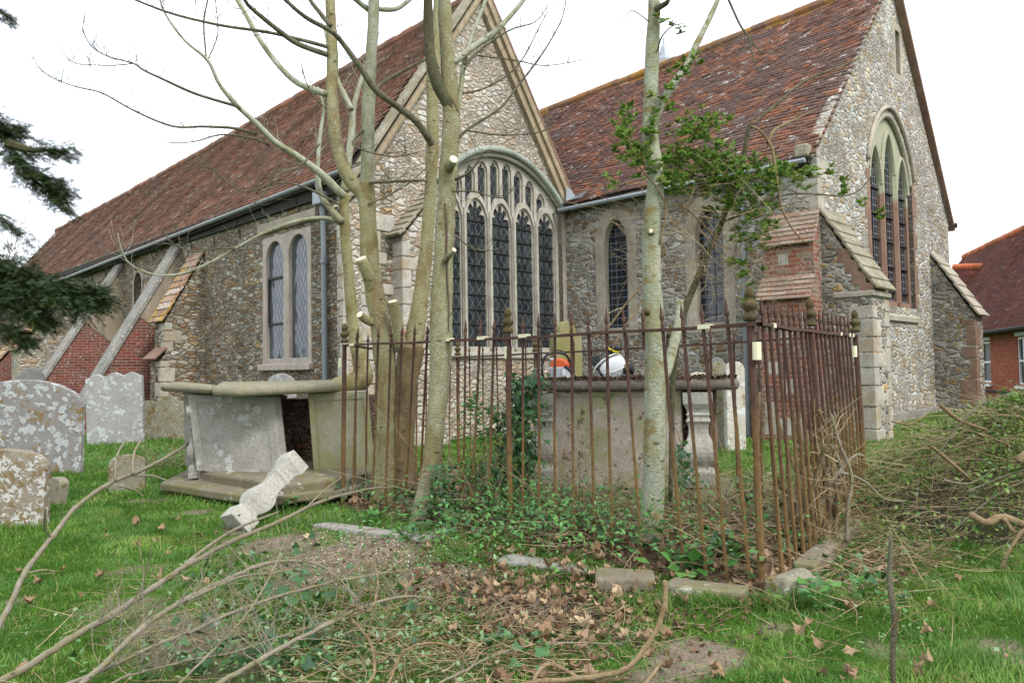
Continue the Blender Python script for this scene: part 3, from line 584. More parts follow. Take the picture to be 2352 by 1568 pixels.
# eaves: soffit boards, a dark box painting the under-eave shade, gutters, brackets, downpipes
MB().box(chap(.3, -.1, 4.66), CS.U*8, CS.N*.17, (0, 0, .34)).build('soffit_and_shade', M['dark'], church); MB().box(chap(.3, -.1, 4.86), CS.U*31, CS.N*.22, (0, 0, .16)).build('soffit_and_shade', M['dark'], church)  # first, taller box: dark colour stands in for shade below the eaves
gp = [chap(u, eo+.06, ez-.06-.45*max(0, u-.25)/31) for u in np.linspace(.1, 31, 30)]
MB().tube(gp, .046, 8).build('gutter', M['gutter'], church)
for i in range(16): MB().tube([chap(.8+i*1.3, .0, 4.35), chap(.8+i*1.3, .03, 4.6), chap(.8+i*1.3, eo, 4.9)], .012, 5).build('gutter_bracket', M['iron'], church)
MB().box(HS.W(.1, 5.06, -.1), HS.U*8, HS.N*.28, (0, 0, .12)).build('soffit_and_shade', M['dark'], church)
MB().tube([HS.W(u, 5.10-.012*u, .28) for u in np.linspace(.12, 5.75, 10)], .05, 8).build('gutter', M['lead'], church)
dp = MB().tube([CS.W(1.12, 4.95, .2), CS.W(1.12, 4.5, .1), CS.W(1.1, 4.2, .08), CS.W(1.02, 0, .1)], .055, 10)
for v in (3.4, 2.1, .9): dp.tube([CS.W(1.08, v, .09), CS.W(1.08, v+.07, .09)], .068, 10)
dp.build('downpipe', M['pipe'], church, smooth='auto')
MB().cbox(CS.W(1.12, 4.62, .13), .26, .22, .26, math.atan2(CS.U.y, CS.U.x)).build('rainwater_head', M['lead'], church, bevel=.03)
dp = MB().tube([HS.W(1.42, 5.0, .26), HS.W(1.42, 4.75, .1), HS.W(1.42, 0, .09)], .055, 10)
dp.build('downpipe', M['pipe'], church, smooth='auto')
# lead flashing at the valley foot
fl = MB(); c = HS.W(5.55, 5.22, .25)
vs = [c, c-HS.U*.45+Vector((0, 0, .02)), c-HS.U*.62+Vector((0, 0, .16)), c-HS.U*.2+Vector((0, 0, .1))-HS.N*.1, c+Vector((0, 0, .42))-HS.N*.15+HS.U*.08]
fl.add(vs+[v+HS.N*.015 for v in vs], [(0, 1, 2, 3, 4), (9, 8, 7, 6, 5), (0, 5, 6, 1), (1, 6, 7, 2), (4, 9, 5, 0)]); fl.build('valley_flashing', M['lead'], church)
# great window of the gable: five lights below, ten above
pit = (EW[1]-EW[0]-.10)/5; lights = []; cus = []; ups = []; upc = []
vtop = lambda u: 5.10+.87*max(0, 1-abs((u-3.715)/1.885)**2.1)
for i in range(5):
    a = EW[0]+.05+i*pit
    lights.append(arch(a+.05, a+pit-.05, 1.85, 4.46, 4.95, 1.9, .62, 14)); cus.append(arch(a+.07, a+pit-.07, 1.85, 4.44, 4.90, 1.9, .62, 20, .38, 5))
    for j in range(2):
        b = a+j*pit/2; cu = b+pit/4; d = .045
        hi = min(vtop(b), vtop(b+pit/2))-.10; lo = 4.86 if True else 0
        o = abs(cu-(a+pit/2)); lo = 4.80
        ups.append([(b+d, lo), (b+pit/2-d, lo)]+arch(b+d, b+pit/2-d, lo, max(lo+.05, hi-.17), hi, 1.9, .62, 8)[2:]); upc.append((b, hi, lo))
# the lower heads overlap the feet of the upper lights: cut feet to clear the head curve
def clearfoot(b, hi, a):
    us = np.linspace(b+.045, b+pit/2-.045, 7); c = a+pit/2; h = pit/2-.02; foot = []
    for u in us:
        x = min(1, abs((u-c)/h)); foot.append((float(u), 4.44+.58*max(0, 1-x**1.9)**.62+.05))
    return foot
holes = [l for l in lights]; holes2 = [c for c in cus]
for i in range(5):
    a = EW[0]+.05+i*pit
    for j in range(2):
        b = a+j*pit/2; hi = min(vtop(b), vtop(b+pit/2))-.09; ft = clearfoot(b, hi, a)
        if hi-.1 > max(f[1] for f in ft):
            sp = max(hi-.19, max(f[1] for f in ft)+.02)
            holes.append(ft+arch(b+.04, b+pit/2-.04, 0, sp, hi, 1.9, .62, 8)[2:])
            holes2.append([(u+(b+pit/4-u)*.22, v+.02) for u, v in ft]+arch(b+.07, b+pit/2-.07, 0, sp-.02, hi-.05, 1.9, .62, 12, .5, 3)[2:])
        else:
            k0 = min(f[1] for f in ft)+.03
            if hi > k0+.12:
                us = ft[-1] if j else ft[0]; e = b+pit/2-.05 if j else b+.05; m_ = b+pit/4
                tri = [(m_+(.03 if j else -.03), hi-.1), (e, k0), (e, hi-.04)]; holes.append(tri); holes2.append(tri)
win = MB().plate(CG, ewo, holes, -.20, -.12).build('window', M['tracery'], church)
MB().plate(CG, [(u+(3.715-u)*.004, v) for u, v in ewo], holes2, -.225, -.17).build('cusped_tracery', M['tracery'], win)
MB().plate(CG, ewo, [], -.218, -.21).build('pane', M['glass_e'], win, uv=True)
for i in range(5):
    mb = MB(); c = EW[0]+.05+(i+.5)*pit
    for j in range(9): mb.box(CG.W(c-.30, 2.0+j*.31, -.208), CG.U*.60, CG.N*.03, (0, 0, .022))
    mb.box(CG.W(c-.009, 1.8, -.208), CG.U*.018, CG.N*.02, (0, 0, 2.95)); mb.build('glazing_bars', M['iron'], win)
for i in range(6):
    u = EW[0]+.05+i*pit
    if 0 < i < 5: MB().prism([CG.W(u-.048, 1.8, -.13), CG.W(u-.03, 1.8, -.07), CG.W(u+.03, 1.8, -.07), CG.W(u+.048, 1.8, -.13)], (0, 0, 2.9)).build('mullion', M['tracery'], win)
hp = [CG.W(u, v+.08, .02) for u, v in arch(EW[0]-.06, EW[1]+.06, 0, 5.0, 5.98, 2.1, 1.0, 16)[2:]]; MB().tube(hp, .075, 8).build('hood_mould', M['hood'], win, smooth=True)
for rr, nn in ((.05, -.05),):
    MB().tube([CG.W(u, v-.0, nn) for u, v in arch(EW[0]+.0, EW[1]-.0, 0, 5.1, 5.95, 2.1, 1.0, 16)[2:]], rr, 8).build('hood_mould', M['tracery'], win, smooth=True)
MB().box(CG.W(EW[0]-.05, 1.6, -.3), CG.U*(EW[1]-EW[0]+.1), CG.N*.36, (0, 0, .13)).build('sill', M['tracery'], win, bevel=.02)
for s, d in ((EW[0], -1), (EW[1], 1)):
    mb = MB(); z = 1.75
    while z < 5.05:
        h = random.uniform(.3, .5); h = min(h, 5.1-z); l = random.uniform(.12, .3) if d < 0 else .12
        mb.box(CG.W(s if d > 0 else s-l, z, -.12), CG.U*l, CG.N*.126, (0, 0, h-.012)); z += h
    mb.build('jamb_stones', M['ashlar_dark'], win)
# two-light window of the side wall
fr_ = MB().plate(CS, [(1.68, 1.52), (3.66, 1.52), (3.66, 4.22), (1.68, 4.22)], [sl1, sl2], -.20, .006).build('window', M['pinkstone'], church, bevel=.012, seg=1)
MB().plate(CS, [(1.75, 1.6), (3.6, 1.6), (3.6, 4.18), (1.75, 4.18)], [], -.085, -.08).build('pane', M['glass_s'], fr_, uv=True)
MB().box(CS.W(1.62, 1.42, -.1), CS.U*2.1, CS.N*.2, (0, 0, .13)).build('sill', M['pinkstone'], fr_, bevel=.015)
MB().box(CS.W(1.42, 4.30, -.05), CS.U*2.35, CS.N*.12, (0, 0, .22)).build('lintel', M['ashlar_dark'], fr_, bevel=.02)
mb = MB()
for v in (3.32, 2.36): mb.box(CS.W(2.80, v, -.078), CS.U*.70, CS.N*.04, (0, 0, .045))
for u in (2.79, 3.485): mb.box(CS.W(u, 2.36, -.078), CS.U*.03, CS.N*.035, (0, 0, 1.0))
mb.build('casement_frame', M['iron'], fr_)
lw = MB().plate(CS, [(u+(11.05-u)*-.3, v+(3.6-v)*-.1) for u, v in lan], [lan], -.12, .012).build('window', M['ashlar_dark'], church)
MB().plate(CS, lan, [], -.2, -.19).build('pane', M['glass_l'], lw, uv=True)
# two lancets of the chancel wall
for Lp, c in ((L1, 4.41), (L2, 2.17)):
    o = [(c+(u-c)*1.62, 2.06 if v < 2.3 else v+(.17 if v > 4.1 else .0)+(.06 if v > 4.4 else 0)) for u, v in Lp]; i2 = [(c+(u-c)*.93, v+(.05 if v < 2.3 else -.02)) for u, v in Lp]
    lf = MB().plate(HS, o, [i2], -.20, .008).build('window', M['ashlar_dark'], church, bevel=.01, seg=1)
    MB().plate(HS, Lp, [], -.26, -.25).build('pane', M['glass_l'], lf, uv=True)
    mb = MB()
    for j in range(7): mb.box(HS.W(c-.33, 2.42+j*.31, -.25), HS.U*.66, HS.N*.015, (0, 0, .012))
    mb.box(HS.W(c-.006, 2.25, -.25), HS.U*.012, HS.N*.013, (0, 0, 2.2))
    mb.build('glazing_bars', M['iron'], lf)
# three-light east window of the chancel
k = NM('two_stone_window', .9, .2); zf = k.step(k.math('ADD', k.sep(k.pos, 2), k.math('MULTIPLY', k.noise(k.obj, 1.5, 2), .5)), 5.25, 5.4); nf = k.noise(k.obj, 30, 5, .65)
M['two_stone'] = k.fin(k.mix(.7, k.mix(zf, k.mix(k.noise(k.obj, 2, 3), S(112, 84, 70), S(146, 120, 104)), k.mix(k.noise(k.obj, 4, 4), S(165, 160, 138), S(140, 142, 116))), k.ramp(nf, [(.3, .7), (.7, 1.2)]), 'MULTIPLY'), normal=k.bump(nf, .01, .7))
eh = []
for i in range(3):
    a = 2.70+i*.84; eh.append(arch(a+.10, a+.84-.10, 2.75, 5.65 if i == 1 else 5.3, 6.42 if i == 1 else 6.0, 1.7, .66, 10))
hw = MB().plate(HE, [(u+(3.94-u)*.01, v) for u, v in EO], eh, -.22, -.09).build('window', M['two_stone'], church)
mb = MB()
for u in (3.54, 4.38): mb.prism([HE.W(u-.08, 2.7, -.10), HE.W(u-.035, 2.7, -.03), HE.W(u+.035, 2.7, -.03), HE.W(u+.08, 2.7, -.10)], (0, 0, 3.3))
for i in range(3):
    pts = [HE.W(u, v, -.075) for u, v in arch(2.70+i*.84+.04, 2.70+(i+1)*.84-.04, 0, 5.62 if i == 1 else 5.28, 6.5 if i == 1 else 6.08, 1.7, .66, 10)[2:]]; mb.tube(pts, .055, 6)
mb.build('mullion', M['two_stone'], hw)
MB().plate(HE, EO, [], -.165, -.16).build('pane', M['glass_l'], hw, uv=True)
for i in range(3):
    mb = MB().box(HE.W(3.115+i*.84, 2.7, -.158), HE.U*.02, HE.N*.02, (0, 0, 3.1))
    for j in range(5): mb.box(HE.W(2.8+i*.84, 2.95+j*.55, -.158), HE.U*.66, HE.N*.055, (0, 0, .035))
    mb.build('glazing_bars', M['iron'], hw)
MB().tube([HE.W(u, v+.12, .03) for u, v in arch(2.5, 5.38, 0, 5.5, 6.92, 1.75, .66, 14)[2:]], .05, 8).build('hood_mould', M['ashlar_dark'], hw, smooth=True)
MB().tube([HE.W(u, v+.02, -.04) for u, v in arch(2.62, 5.26, 0, 5.45, 6.85, 1.75, .66, 14)[2:]], .06, 8).build('hood_mould', M['brownstone_pale'], hw, smooth=True)
MB().prism([HE.W(2.5, 2.72, -.3), HE.W(2.5, 2.40, .06), HE.W(2.5, 2.30, .06), HE.W(2.5, 2.3, -.3)], HE.U*2.88).build('sill', M['brownstone_pale'], hw)
for s, d in ((2.62, -1), (5.26, 1)):
    mb = MB(); z = 2.62
    while z < 5.4:
        h = min(random.uniform(.3, .5), 5.45-z); l = random.uniform(.12, .32); mb.box(HE.W(s if d > 0 else s-l, z, -.2), HE.U*l, HE.N*.207, (0, 0, h-.014)); z += h
    mb.build('jamb_stones', M['brownstone'], hw)
sf_ = MB().plate(HE, [(4.33, 7.83), (4.97, 7.83), (4.97, 9.17), (4.33, 9.17)], [[(4.5, 8.0), (4.8, 8.0), (4.8, 9.0), (4.5, 9.0)]], -.2, .008).build('slit_window', M['ashlar_dark'], church, bevel=.01, seg=1)
# corner stones
mb = MB(); quoins(mb, HE.W(0, 0), HE.U, HS.U, 2.9, 5.4, .008); mb.build('quoins', M['ashlar'], church, bevel=.012, seg=1, jit=.003)
mb = MB(); quoins(mb, HE.W(WE, 0), -HE.U, HS.U, 3.0, 5.0, .008); mb.build('quoins', M['ashlar'], church, bevel=.012, seg=1)
# kneeler stones at the foot of the chancel rake
MB().cbox(HS.W(.18, 5.28, .16), .26, .34, .24, math.atan2(HS.U.y, HS.U.x)).build('kneeler', M['slab_cap'], church, bevel=.04)
# side-wall corner buttress of pale ashlar
mb = MB().prism([CS.W(-.012, -.3, 0), CS.W(-.012, -.3, .38), CS.W(-.012, 4.2, .38), CS.W(-.012, 4.55, 0)], CS.U*.19); bt = mb.build('buttress', M['rub_gable'], church)
mb = MB(); quoins(mb, CS.W(-.012, 0, .38), CS.U, -CS.N, 0.0, 4.15, .008, (.2, .42), (.18, .185)); mb.build('quoins', M['ashlar'], bt, bevel=.012, seg=1, jit=.003); mb = MB(); quoins(mb, CS.W(-.012, 0, 0), CG.U, CG.N*-1, 0.0, 4.5, .010, (.2, .42), (.3, .8)); mb.build('quoins', M['ashlar'], bt, bevel=.012, seg=1, jit=.003)
capslabs(CS.W(-.05, 4.62, -.02), CS.W(-.05, 4.18, .45), CS.U*.26, 2, .05).build('weathering', M['slab_cap'], bt, bevel=.01)
# gable thickening with a lapped stone slope
mb = MB().prism([CG.W(.70, -.3), CG.W(1.80, -.3), CG.W(1.80, 4.72), CG.W(1.5, 4.72), CG.W(.70, 3.80)], CG.N*.30); bt = mb.build('buttress', M['rub_gable'], church)
mb = MB(); quoins(mb, CG.W(.70, 0, .30), CG.U, -CG.N, 0.0, 3.75, .008, (.22, .4), (.3, .6)); mb.build('quoins', M['ashlar'], bt, bevel=.012, seg=1, jit=.003)
capslabs(CG.W(1.58, 4.86, -.02), CG.W(.60, 3.80, -.02), CG.N*.40, 8, .055, .01).build('weathering', M['slab_cap'], bt, bevel=.012, jit=.004)
# buttresses of the side wall
def butt(f, u0, u1, prof, mat): return MB().prism([f.W(u0, v, n) for n, v in prof], f.U*(u1-u0)).build('buttress', mat, church, uv=True)
bt = butt(CS, 6.6, 7.25, [(-.05, -.4), (1.0, -.4), (1.0, 1.70), (.90, 1.85), (.90, 2.62), (0, 4.2), (-.05, 4.25)], M['rub_south'])
capslabs(CS.W(6.55, 4.30, .0), CS.W(6.55, 2.58, .98), CS.U*.75, 10, .05, .02).build('tile_weathering', M['tile_cap'], bt, bevel=.008, seg=1, jit=.004)
mb = MB(); quoins(mb, CS.W(6.6, 0, 1.0), CS.U, -CS.N, -.2, 1.7, .008, (.2, .36), (.25, .4)); mb.build('quoins', M['ashlar'], bt, bevel=.012, seg=1); mb = MB(); quoins(mb, CS.W(6.6, 0, .90), CS.U, -CS.N, 1.9, 2.6, .008, (.2, .36), (.25, .4)); mb.build('quoins', M['ashlar'], bt, bevel=.012, seg=1)
capslabs(CS.W(6.56, 1.98, .86), CS.W(6.56, 1.70, 1.10), CS.U*.73, 1, .06, .0).build('weathering', M['brownstone'], bt, bevel=.02)
for u0, n1, lo in ((7.95, 2.55, .15), (12.2, 2.75, .1)):
    bt = butt(CS, u0, u0+.5, [(-.05, -.5), (n1+.2, -.5), (n1+.1, .02), (0, 4.62), (-.05, 4.7)], M['brick_old'])
    sl_ = (4.62-lo)/n1
    butt_r = MB().prism([CS.W(u0-.012, 4.66, -.02), CS.W(u0-.012, 4.66-sl_*1.05, 1.05), CS.W(u0-.012, 2.05, -.02)], CS.U*.524).build('rendered_head', M['render'], bt)
    MB().prism([CS.W(u0-.05, 4.82, -.04), CS.W(u0-.05, 4.74, .04), CS.W(u0-.05, lo-.15, n1+.14), CS.W(u0-.05, lo-.3, n1+.02)][:3]+[CS.W(u0-.05, lo-.22, n1+.06), CS.W(u0-.05, 4.64, -.04)], CS.U*.62).build('weathering', M['cement'], bt, bevel=.02, seg=1)
    MB().box(CS.W(u0-.03, -.5, -.02), CS.U*.56, CS.N*(n1+.3), (0, 0, .62)).build('plinth', M['rub_south'], bt)
f4 = side(CS, 17.0); a4 = f4.uv(94, 740); b4 = f4.uv(38, 806)
bt = butt(CS, 17.0, 17.9, [(-.05, -.4), (b4[0]-.05, -.4), (b4[0]-.05, b4[1]), (0, a4[1]+(a4[0])*(a4[1]-b4[1])/max(.1, b4[0]-a4[0]))], M['rub_gable'])
capslabs(CS.W(16.95, a4[1]+.1, a4[0]), CS.W(16.95, b4[1], b4[0]), CS.U*1.0, 8, .06).build('tile_weathering', M['tile_cap'], bt)
bt = butt(CS, 19.2, 19.9, [(-.05, -.4), (2.3, -.4), (2.2, 1.2), (1.9, 1.6), (.0, 4.0)], M['brick_old'])
capslabs(CS.W(19.15, 4.1, 0), CS.W(19.15, 1.6, 2.0), CS.U*.8, 10, .06).build('tile_weathering', M['tile_cap'], bt)
# chancel corner: stepped brick buttress to the south, stone buttress to the east
bt = butt(HS, 0.0, .92, [(-.05, -.4), (.60, -.4), (.60, 2.52), (.34, 2.92), (.34, 3.52), (0, 4.14), (-.05, 4.2)], M['brick_butt'])
capslabs(HS.W(-.02, 4.2, -.02), HS.W(-.02, 3.54, .40), HS.U*.97, 7, .05, .012).build('tile_weathering', M['brick_cap'], bt, uv=True, bevel=.008, seg=1)
capslabs(HS.W(-.02, 2.98, .32), HS.W(-.02, 2.52, .66), HS.U*.97, 5, .05, .012).build('tile_weathering', M['brick_cap'], bt, uv=True, bevel=.008, seg=1)
for (u, v, a, h) in ((.32, 1.75, .22, .3), (.55, 1.2, .26, .22), (.3, .85, .24, .26), (.45, 3.2, .2, .22), (.4, .1, .5, .3), (.0, .0, .3, .4), (.02, 2.0, .14, .3), (.62, .4, .26, .3)):
    MB().box(HS.W(u, v, .3), HS.U*a, HS.N*(.306 if v < 2.9 else .046), (0, 0, h)).build('stone_block', M['ashlar'], bt, bevel=.01, seg=1)
bt = butt(HE, 0.02, .80, [(-.05, -.4), (.88, -.4), (.88, 2.62), (.0, 4.15), (-.05, 4.2)], M['rub_butt'])
capslabs(HE.W(0.0, 4.22, -.02), HE.W(0.0, 2.66, .93), HE.U*.84, 7, .06, .03).build('weathering', M['slab_cap'], bt, bevel=.014, seg=1, jit=.004)
for i in range(4):
    t = .45+i*.14; MB().box(HE.W(.01, 4.15-1.53*t-.28, .88*t-.10), HE.U*.1, HE.N*.25, (0, 0, .25)).build('kneeler_block', M['brownstone'], bt, bevel=.02)
MB().box(HE.W(-.02, 2.55, .2), HE.U*.86, HE.N*.73, (0, 0, .1)).build('string_course', M['ashlar_dark'], bt, bevel=.02)
mb = MB(); quoins(mb, HE.W(.02, 0, .88), HE.U, -HE.N, -.1, 2.5, .008, (.22, .45), (.3, .62)); mb.build('quoins', M['ashlar'], bt, bevel=.012, seg=1, jit=.003); mb = MB(); quoins(mb, HE.W(.80, 0, .88), -HE.U, -HE.N, -.1, 2.5, .010, (.22, .45), (.2, .34)); mb.build('quoins', M['ashlar'], bt, bevel=.012, seg=1, jit=.003)
bt = butt(HE, 6.5, 7.15, [(-.05, -.4), (.9, -.4), (.9, 2.45), (.0, 3.95), (-.05, 4.0)], M['rub_butt'])
capslabs(HE.W(6.46, 4.05, -.02), HE.W(6.46, 2.45, .96), HE.U*.73, 6, .06, .03).build('weathering', M['ashlar_dark'], bt, bevel=.014, seg=1, jit=.004)
mb = MB(); quoins(mb, HE.W(6.5, 0, .9), HE.U, -HE.N, .1, 2.4, .008, (.25, .5), (.2, .4)); mb.build('quoins', M['brownstone'], bt, bevel=.012, seg=1)
# small lead spirelet beyond the chancel ridge
sp = at(1525, 130, 27); MB().lathe(sp-Vector((0, 0, .9)), [(.30, 0), (.29, .75), (.24, .82), (.2, .88), (.12, 1.2), (.04, 1.36), (.02, 1.6), (.0, 1.62)], 8).build('lead_spirelet', M['lead'], church)
# ------------------------------------------------------------------ brick house beyond
house = empty('brick_house', (19, 27, 0), 'low red brick house with a brown tiled roof behind the church east end', 'house')
hd = Vector((.283, .959, 0)).normalized(); hA = PX(2290, 22.7)+hd*14.5; hp_ = Vector((.959, -.283, 0))
HB = Frame(hA, -hd, -hp_)
hwn = [(10.25, .72), (11.2, .72), (11.2, 2.02), (10.25, 2.02)]; hwn2 = [(u+6.0, v) for u, v in hwn]
u2275 = HB.uv(2275, 830)[0]; hwn = [(u2275-.95, .72), (u2275, .72), (u2275, 2.02), (u2275-.95, 2.02)]
u2 = HB.uv(2338, 830)[0]; hwn2 = [(u2, .72), (u2+1.0, .72), (u2+1.0, 2.06), (u2, 2.06)]
MB().plate(HB, [(0, -.8), (24, -.8), (24, 2.4), (0, 2.4)], [hwn, hwn2], -.3, 0).build('wall', M['brick_house'], house, uv=True)
MB().box(HB.W(0, .42, 0), HB.U*24, HB.N*.04, (0, 0, .08)).build('string_course', M['dark'], house)
MB().prism([HB.W(0, -.8, -.3), HB.W(0, 2.4, -.3), HB.W(0, 6.3, -3.2), HB.W(0, 2.4, -6.4), HB.W(0, -.8, -6.4)], HB.U*.3).build('wall', M['brick_house'], house, uv=True)
tileroof('roof', HB.W(-.2, 2.3, .35), HB.W(24, 2.3, .35), HB.W(-.2, 6.5, -3.2), HB.W(24, 6.5, -3.2), 0, 56, 56, .165, M['tile_house'], 0, .004, house)
MB().prism([HB.W(-.2, 2.28, .33), HB.W(-.2, 6.47, -3.2), HB.W(-.2, 2.28, -6.7)], HB.U*24).build('roof_deck', M['dark'], house)
ridge('ridge_tiles', HB.W(-.2, 6.52, -3.2), HB.W(24, 6.52, -3.2), M['tile_orange'], .14, .32, house)
MB().tube([HB.W(-.2, 2.27, .42), HB.W(24, 2.27, .42)], .06, 8).build('gutter', M['dark'], house)
for q in (hwn, hwn2):
    (a, b), (c, d) = q[0], q[2]; m_ = (b+d)/2
    wf = MB().plate(HB, [(a-.02, b-.05), (c+.02, b-.05), (c+.02, d+.04), (a-.02, d+.04)], [[(a+.07, b+.06), (c-.07, b+.06), (c-.07, m_-.03), (a+.07, m_-.03)], [(a+.07, m_+.03), (c-.07, m_+.03), (c-.07, d-.06), (a+.07, d-.06)]], -.12, -.02).build('window', M['wpaint'], house)
    MB().plate(HB, [(a, b), (c, b), (c, d), (a, d)], [], -.08, -.07).build('pane', M['glass_h'], wf, uv=True)
    MB().box(HB.W(a-.1, b-.12, -.02), HB.U*(c-a+.2), HB.N*.1, (0, 0, .08)).build('sill', M['wpaint'], wf)
    MB().box(HB.W(a-.1, d+.04, -.01), HB.U*(c-a+.2), HB.N*.04, (0, 0, .1)).build('lintel', M['wpaint'], wf)
wA, wB = at(2190, 613, 31.5), at(2262, 613, 30.5)
tileroof('roof', wA+Vector((-.9, -2.1, -2.6)), wB+Vector((.3, -2.1, -2.6)), wA, wB, 0, 34, 34, .165, M['tile_house'], 0, .004, house)
ridge('ridge_tiles', wA, wB, M['tile_orange'], .14, .32, house)
MB().prism([wA+Vector((-.9, -2.1, -2.66)), wA-Vector((0, 0, .06)), wA+Vector((.3, 2.1, -2.66))], wB-wA+Vector((.6, 0, 0))).build('roof_deck', M['dark'], house)
MB().box(wA+Vector((-.6, -1.7, -6.5)), wB-wA, Vector((.2, 3.4, 0)), (0, 0, 3.9)).build('wall', M['brick_house'], house, uv=True)
# ------------------------------------------------------------------ headstones
def headstone(label, base, w, h, thk, head, mat, yaw=0, lean=0, leanx=0, group='headstones in the churchyard', name='headstone', cat_='headstone'):
    # profile in (x, z), then extruded and rounded at its edges
    hw = w/2; pts = [(-hw, -.25), (hw, -.25)]
    if head == 'arch':
        s = h-w*.24; pts += [(hw*math.cos(a), s+(h-s)*math.sin(a)) for a in np.linspace(0, math.pi, 19)]
    elif head == 'round':
        s = h-hw*.9; pts += [(hw*math.cos(a), s+(h-s)*math.sin(a)) for a in np.linspace(0, math.pi, 19)]
    elif head == 'shoulder':
        s = h-hw*.75; r = hw*.62; pts += [(hw, s-.06), (hw*.93, s), (r, s)]+[(r*math.cos(a), s+(h-s)*math.sin(a)) for a in np.linspace(.15, math.pi-.15, 15)]+[(-r, s), (-hw*.93, s), (-hw, s-.06)]
    elif head == 'wavy':
        s = h-.10
        for t in np.linspace(1, -1, 41): pts.append((hw*t, s+.075*(1-abs(t)**6)*(.5+.5*math.cos(t*3*math.pi*1.03))+.03*(1-t*t)+.02*t))
    elif head == 'scroll':
        s = h-.16
        for t in np.linspace(1, -1, 31): pts.append((hw*t, s+.16*math.exp(-(t/.35)**2)+.05*math.exp(-((abs(t)-.8)/.2)**2)))
    mb = MB().prism([(x, -thk/2, z) for x, z in pts], (0, thk, 0)); me_o = mb.build(name, mat, None, bevel=.012, seg=2, jit=.003)
    me_o.location = base; me_o.rotation_euler = (lean, leanx, yaw)
    return tag(me_o, label, cat_, group)
def gpos(px, py): p = at_h(px, py, 0); p.z = gzf(p.x, p.y); return p
def base_at(px, Y): p = PX(px, Y); p.z = gzf(p.x, p.y); return p
headstone('large grey headstone with a low arched top and pale lichen rings, at the left edge', base_at(52, 10.2), 1.56, 1.32, .12, 'arch', M['gs_crust'], .12, .0, .01)
headstone('low headstone thick with ochre and white lichen before the large arched one', base_at(10, 6.7), .74, .70, .12, 'arch', M['gs_ochre'], .1, -.02, .02)
headstone('pale headstone with a scalloped wavy top in front of the red brick buttress', base_at(268, 15.2), 1.08, 1.45, .12, 'wavy', M['gs_pale'], .16, .03, -.02)
headstone('squat speckled headstone with a small central scroll between the wavy one and the left tomb', base_at(385, 15.8), 1.0, .92, .12, 'scroll', M['gs_speck'], .1, .0, .01)
headstone('small brown round-topped footstone standing alone in the grass', base_at(292, 8.8), .40, .44, .09, 'arch', M['gs_speck'], .25, -.04, .02, 'footstones', 'footstone', 'footstone')
headstone('small grey worn footstone close beside the ochre headstone', base_at(126, 7.7), .25, .30, .10, 'arch', M['gs_speck'], -.5, -.1, .08, 'footstones', 'footstone', 'footstone')
headstone('round-topped headstone just showing above the left chest tomb slab', base_at(645, 11.6), .46, 1.36, .10, 'round', M['gs_pale'], .2)
headstone('grey round-headed headstone with shoulders at the foot of the far left buttress', base_at(72, 19.5), 1.0, 1.62, .14, 'shoulder', M['gs_grey'], .35)
headstone('grey headstone cut by the left edge, behind the large arched one', base_at(2, 17.5), .62, 1.14, .12, 'arch', M['gs_grey'], .2)
headstone('tall olive green headstone with a shouldered top behind the railing and chainsaw', base_at(1297, 10.1), .44, 2.02, .14, 'shoulder', M['gs_olive'], .45, 0, .01)
headstone('narrow white lichened round-topped headstone in front of the downpipe', base_at(1683, 12.2), .34, 1.47, .10, 'round', M['gs_white'], .25, 0, .01)
headstone('narrow olive round-topped headstone just left of the white lichened one', base_at(1650, 12.6), .30, 1.47, .10, 'round', M['gs_speck'], .25)
headstone('low pale headstone behind the railed tomb, left of the two narrow stones', base_at(1603, 13.2), .42, 1.30, .10, 'arch', M['gs_white'], .2)
# ------------------------------------------------------------------ chest tombs
BAL = [(.13, 0), (.13, .115), (.122, .135), (.088, .155), (.082, .172), (.098, .195), (.116, .225), (.128, .262), (.131, .298), (.124, .338), (.108, .378), (.092, .415), (.083, .45), (.081, .485), (.086, .52), (.09, .538), (.102, .546), (.104, .562), (.09, .572), (.088, .595), (.098, .602), (.098, .614), (.088, .622), (.094, .65), (.112, .685), (.122, .70), (.124, .80)]
def baluster(p0, ax, up, s, name, mat, parent=None):
    p0 = Vector(p0); o = MB().lathe(p0, [(r*s, z*s) for r, z in BAL], sq=True, axis=ax, up=up).build(name, mat, parent, bevel=.006, seg=1); return o
def quadpanel(mb, P, back):
    mb.prism(P, back); return mb
def recessed(name, P, back, mat, parent, inset=.09, depth=.012):
    # slab with a sunk border line: outer slab plus a raised field
    P = [Vector(p) for p in P]; back = Vector(back); o = MB().prism(P, back).build(name, mat, parent, bevel=.01, seg=1, jit=.002)
    c = sum(P, Vector())/4; Q = [p+(c-p)*inset*2.2 for p in P]; Q2 = [p+(c-p)*(inset*2.2+.09) for p in P]; f = -back.normalized()
    mb = MB()
    for i in range(4):
        a, b = P[i], P[(i+1) % 4]; d, e = Q[i], Q[(i+1) % 4]; mb.prism([a+(c-a)*.012, b+(c-b)*.012, e, d], f*depth)
    mb.build('panel_border', mat, o, bevel=.004, seg=1)
    return o
t1 = empty('chest_tomb', (-2.7, 8.9, 0), 'collapsing chest tomb with a thick cracked slab and leaning side panels beside the railing', 'tomb', 'chest tombs')
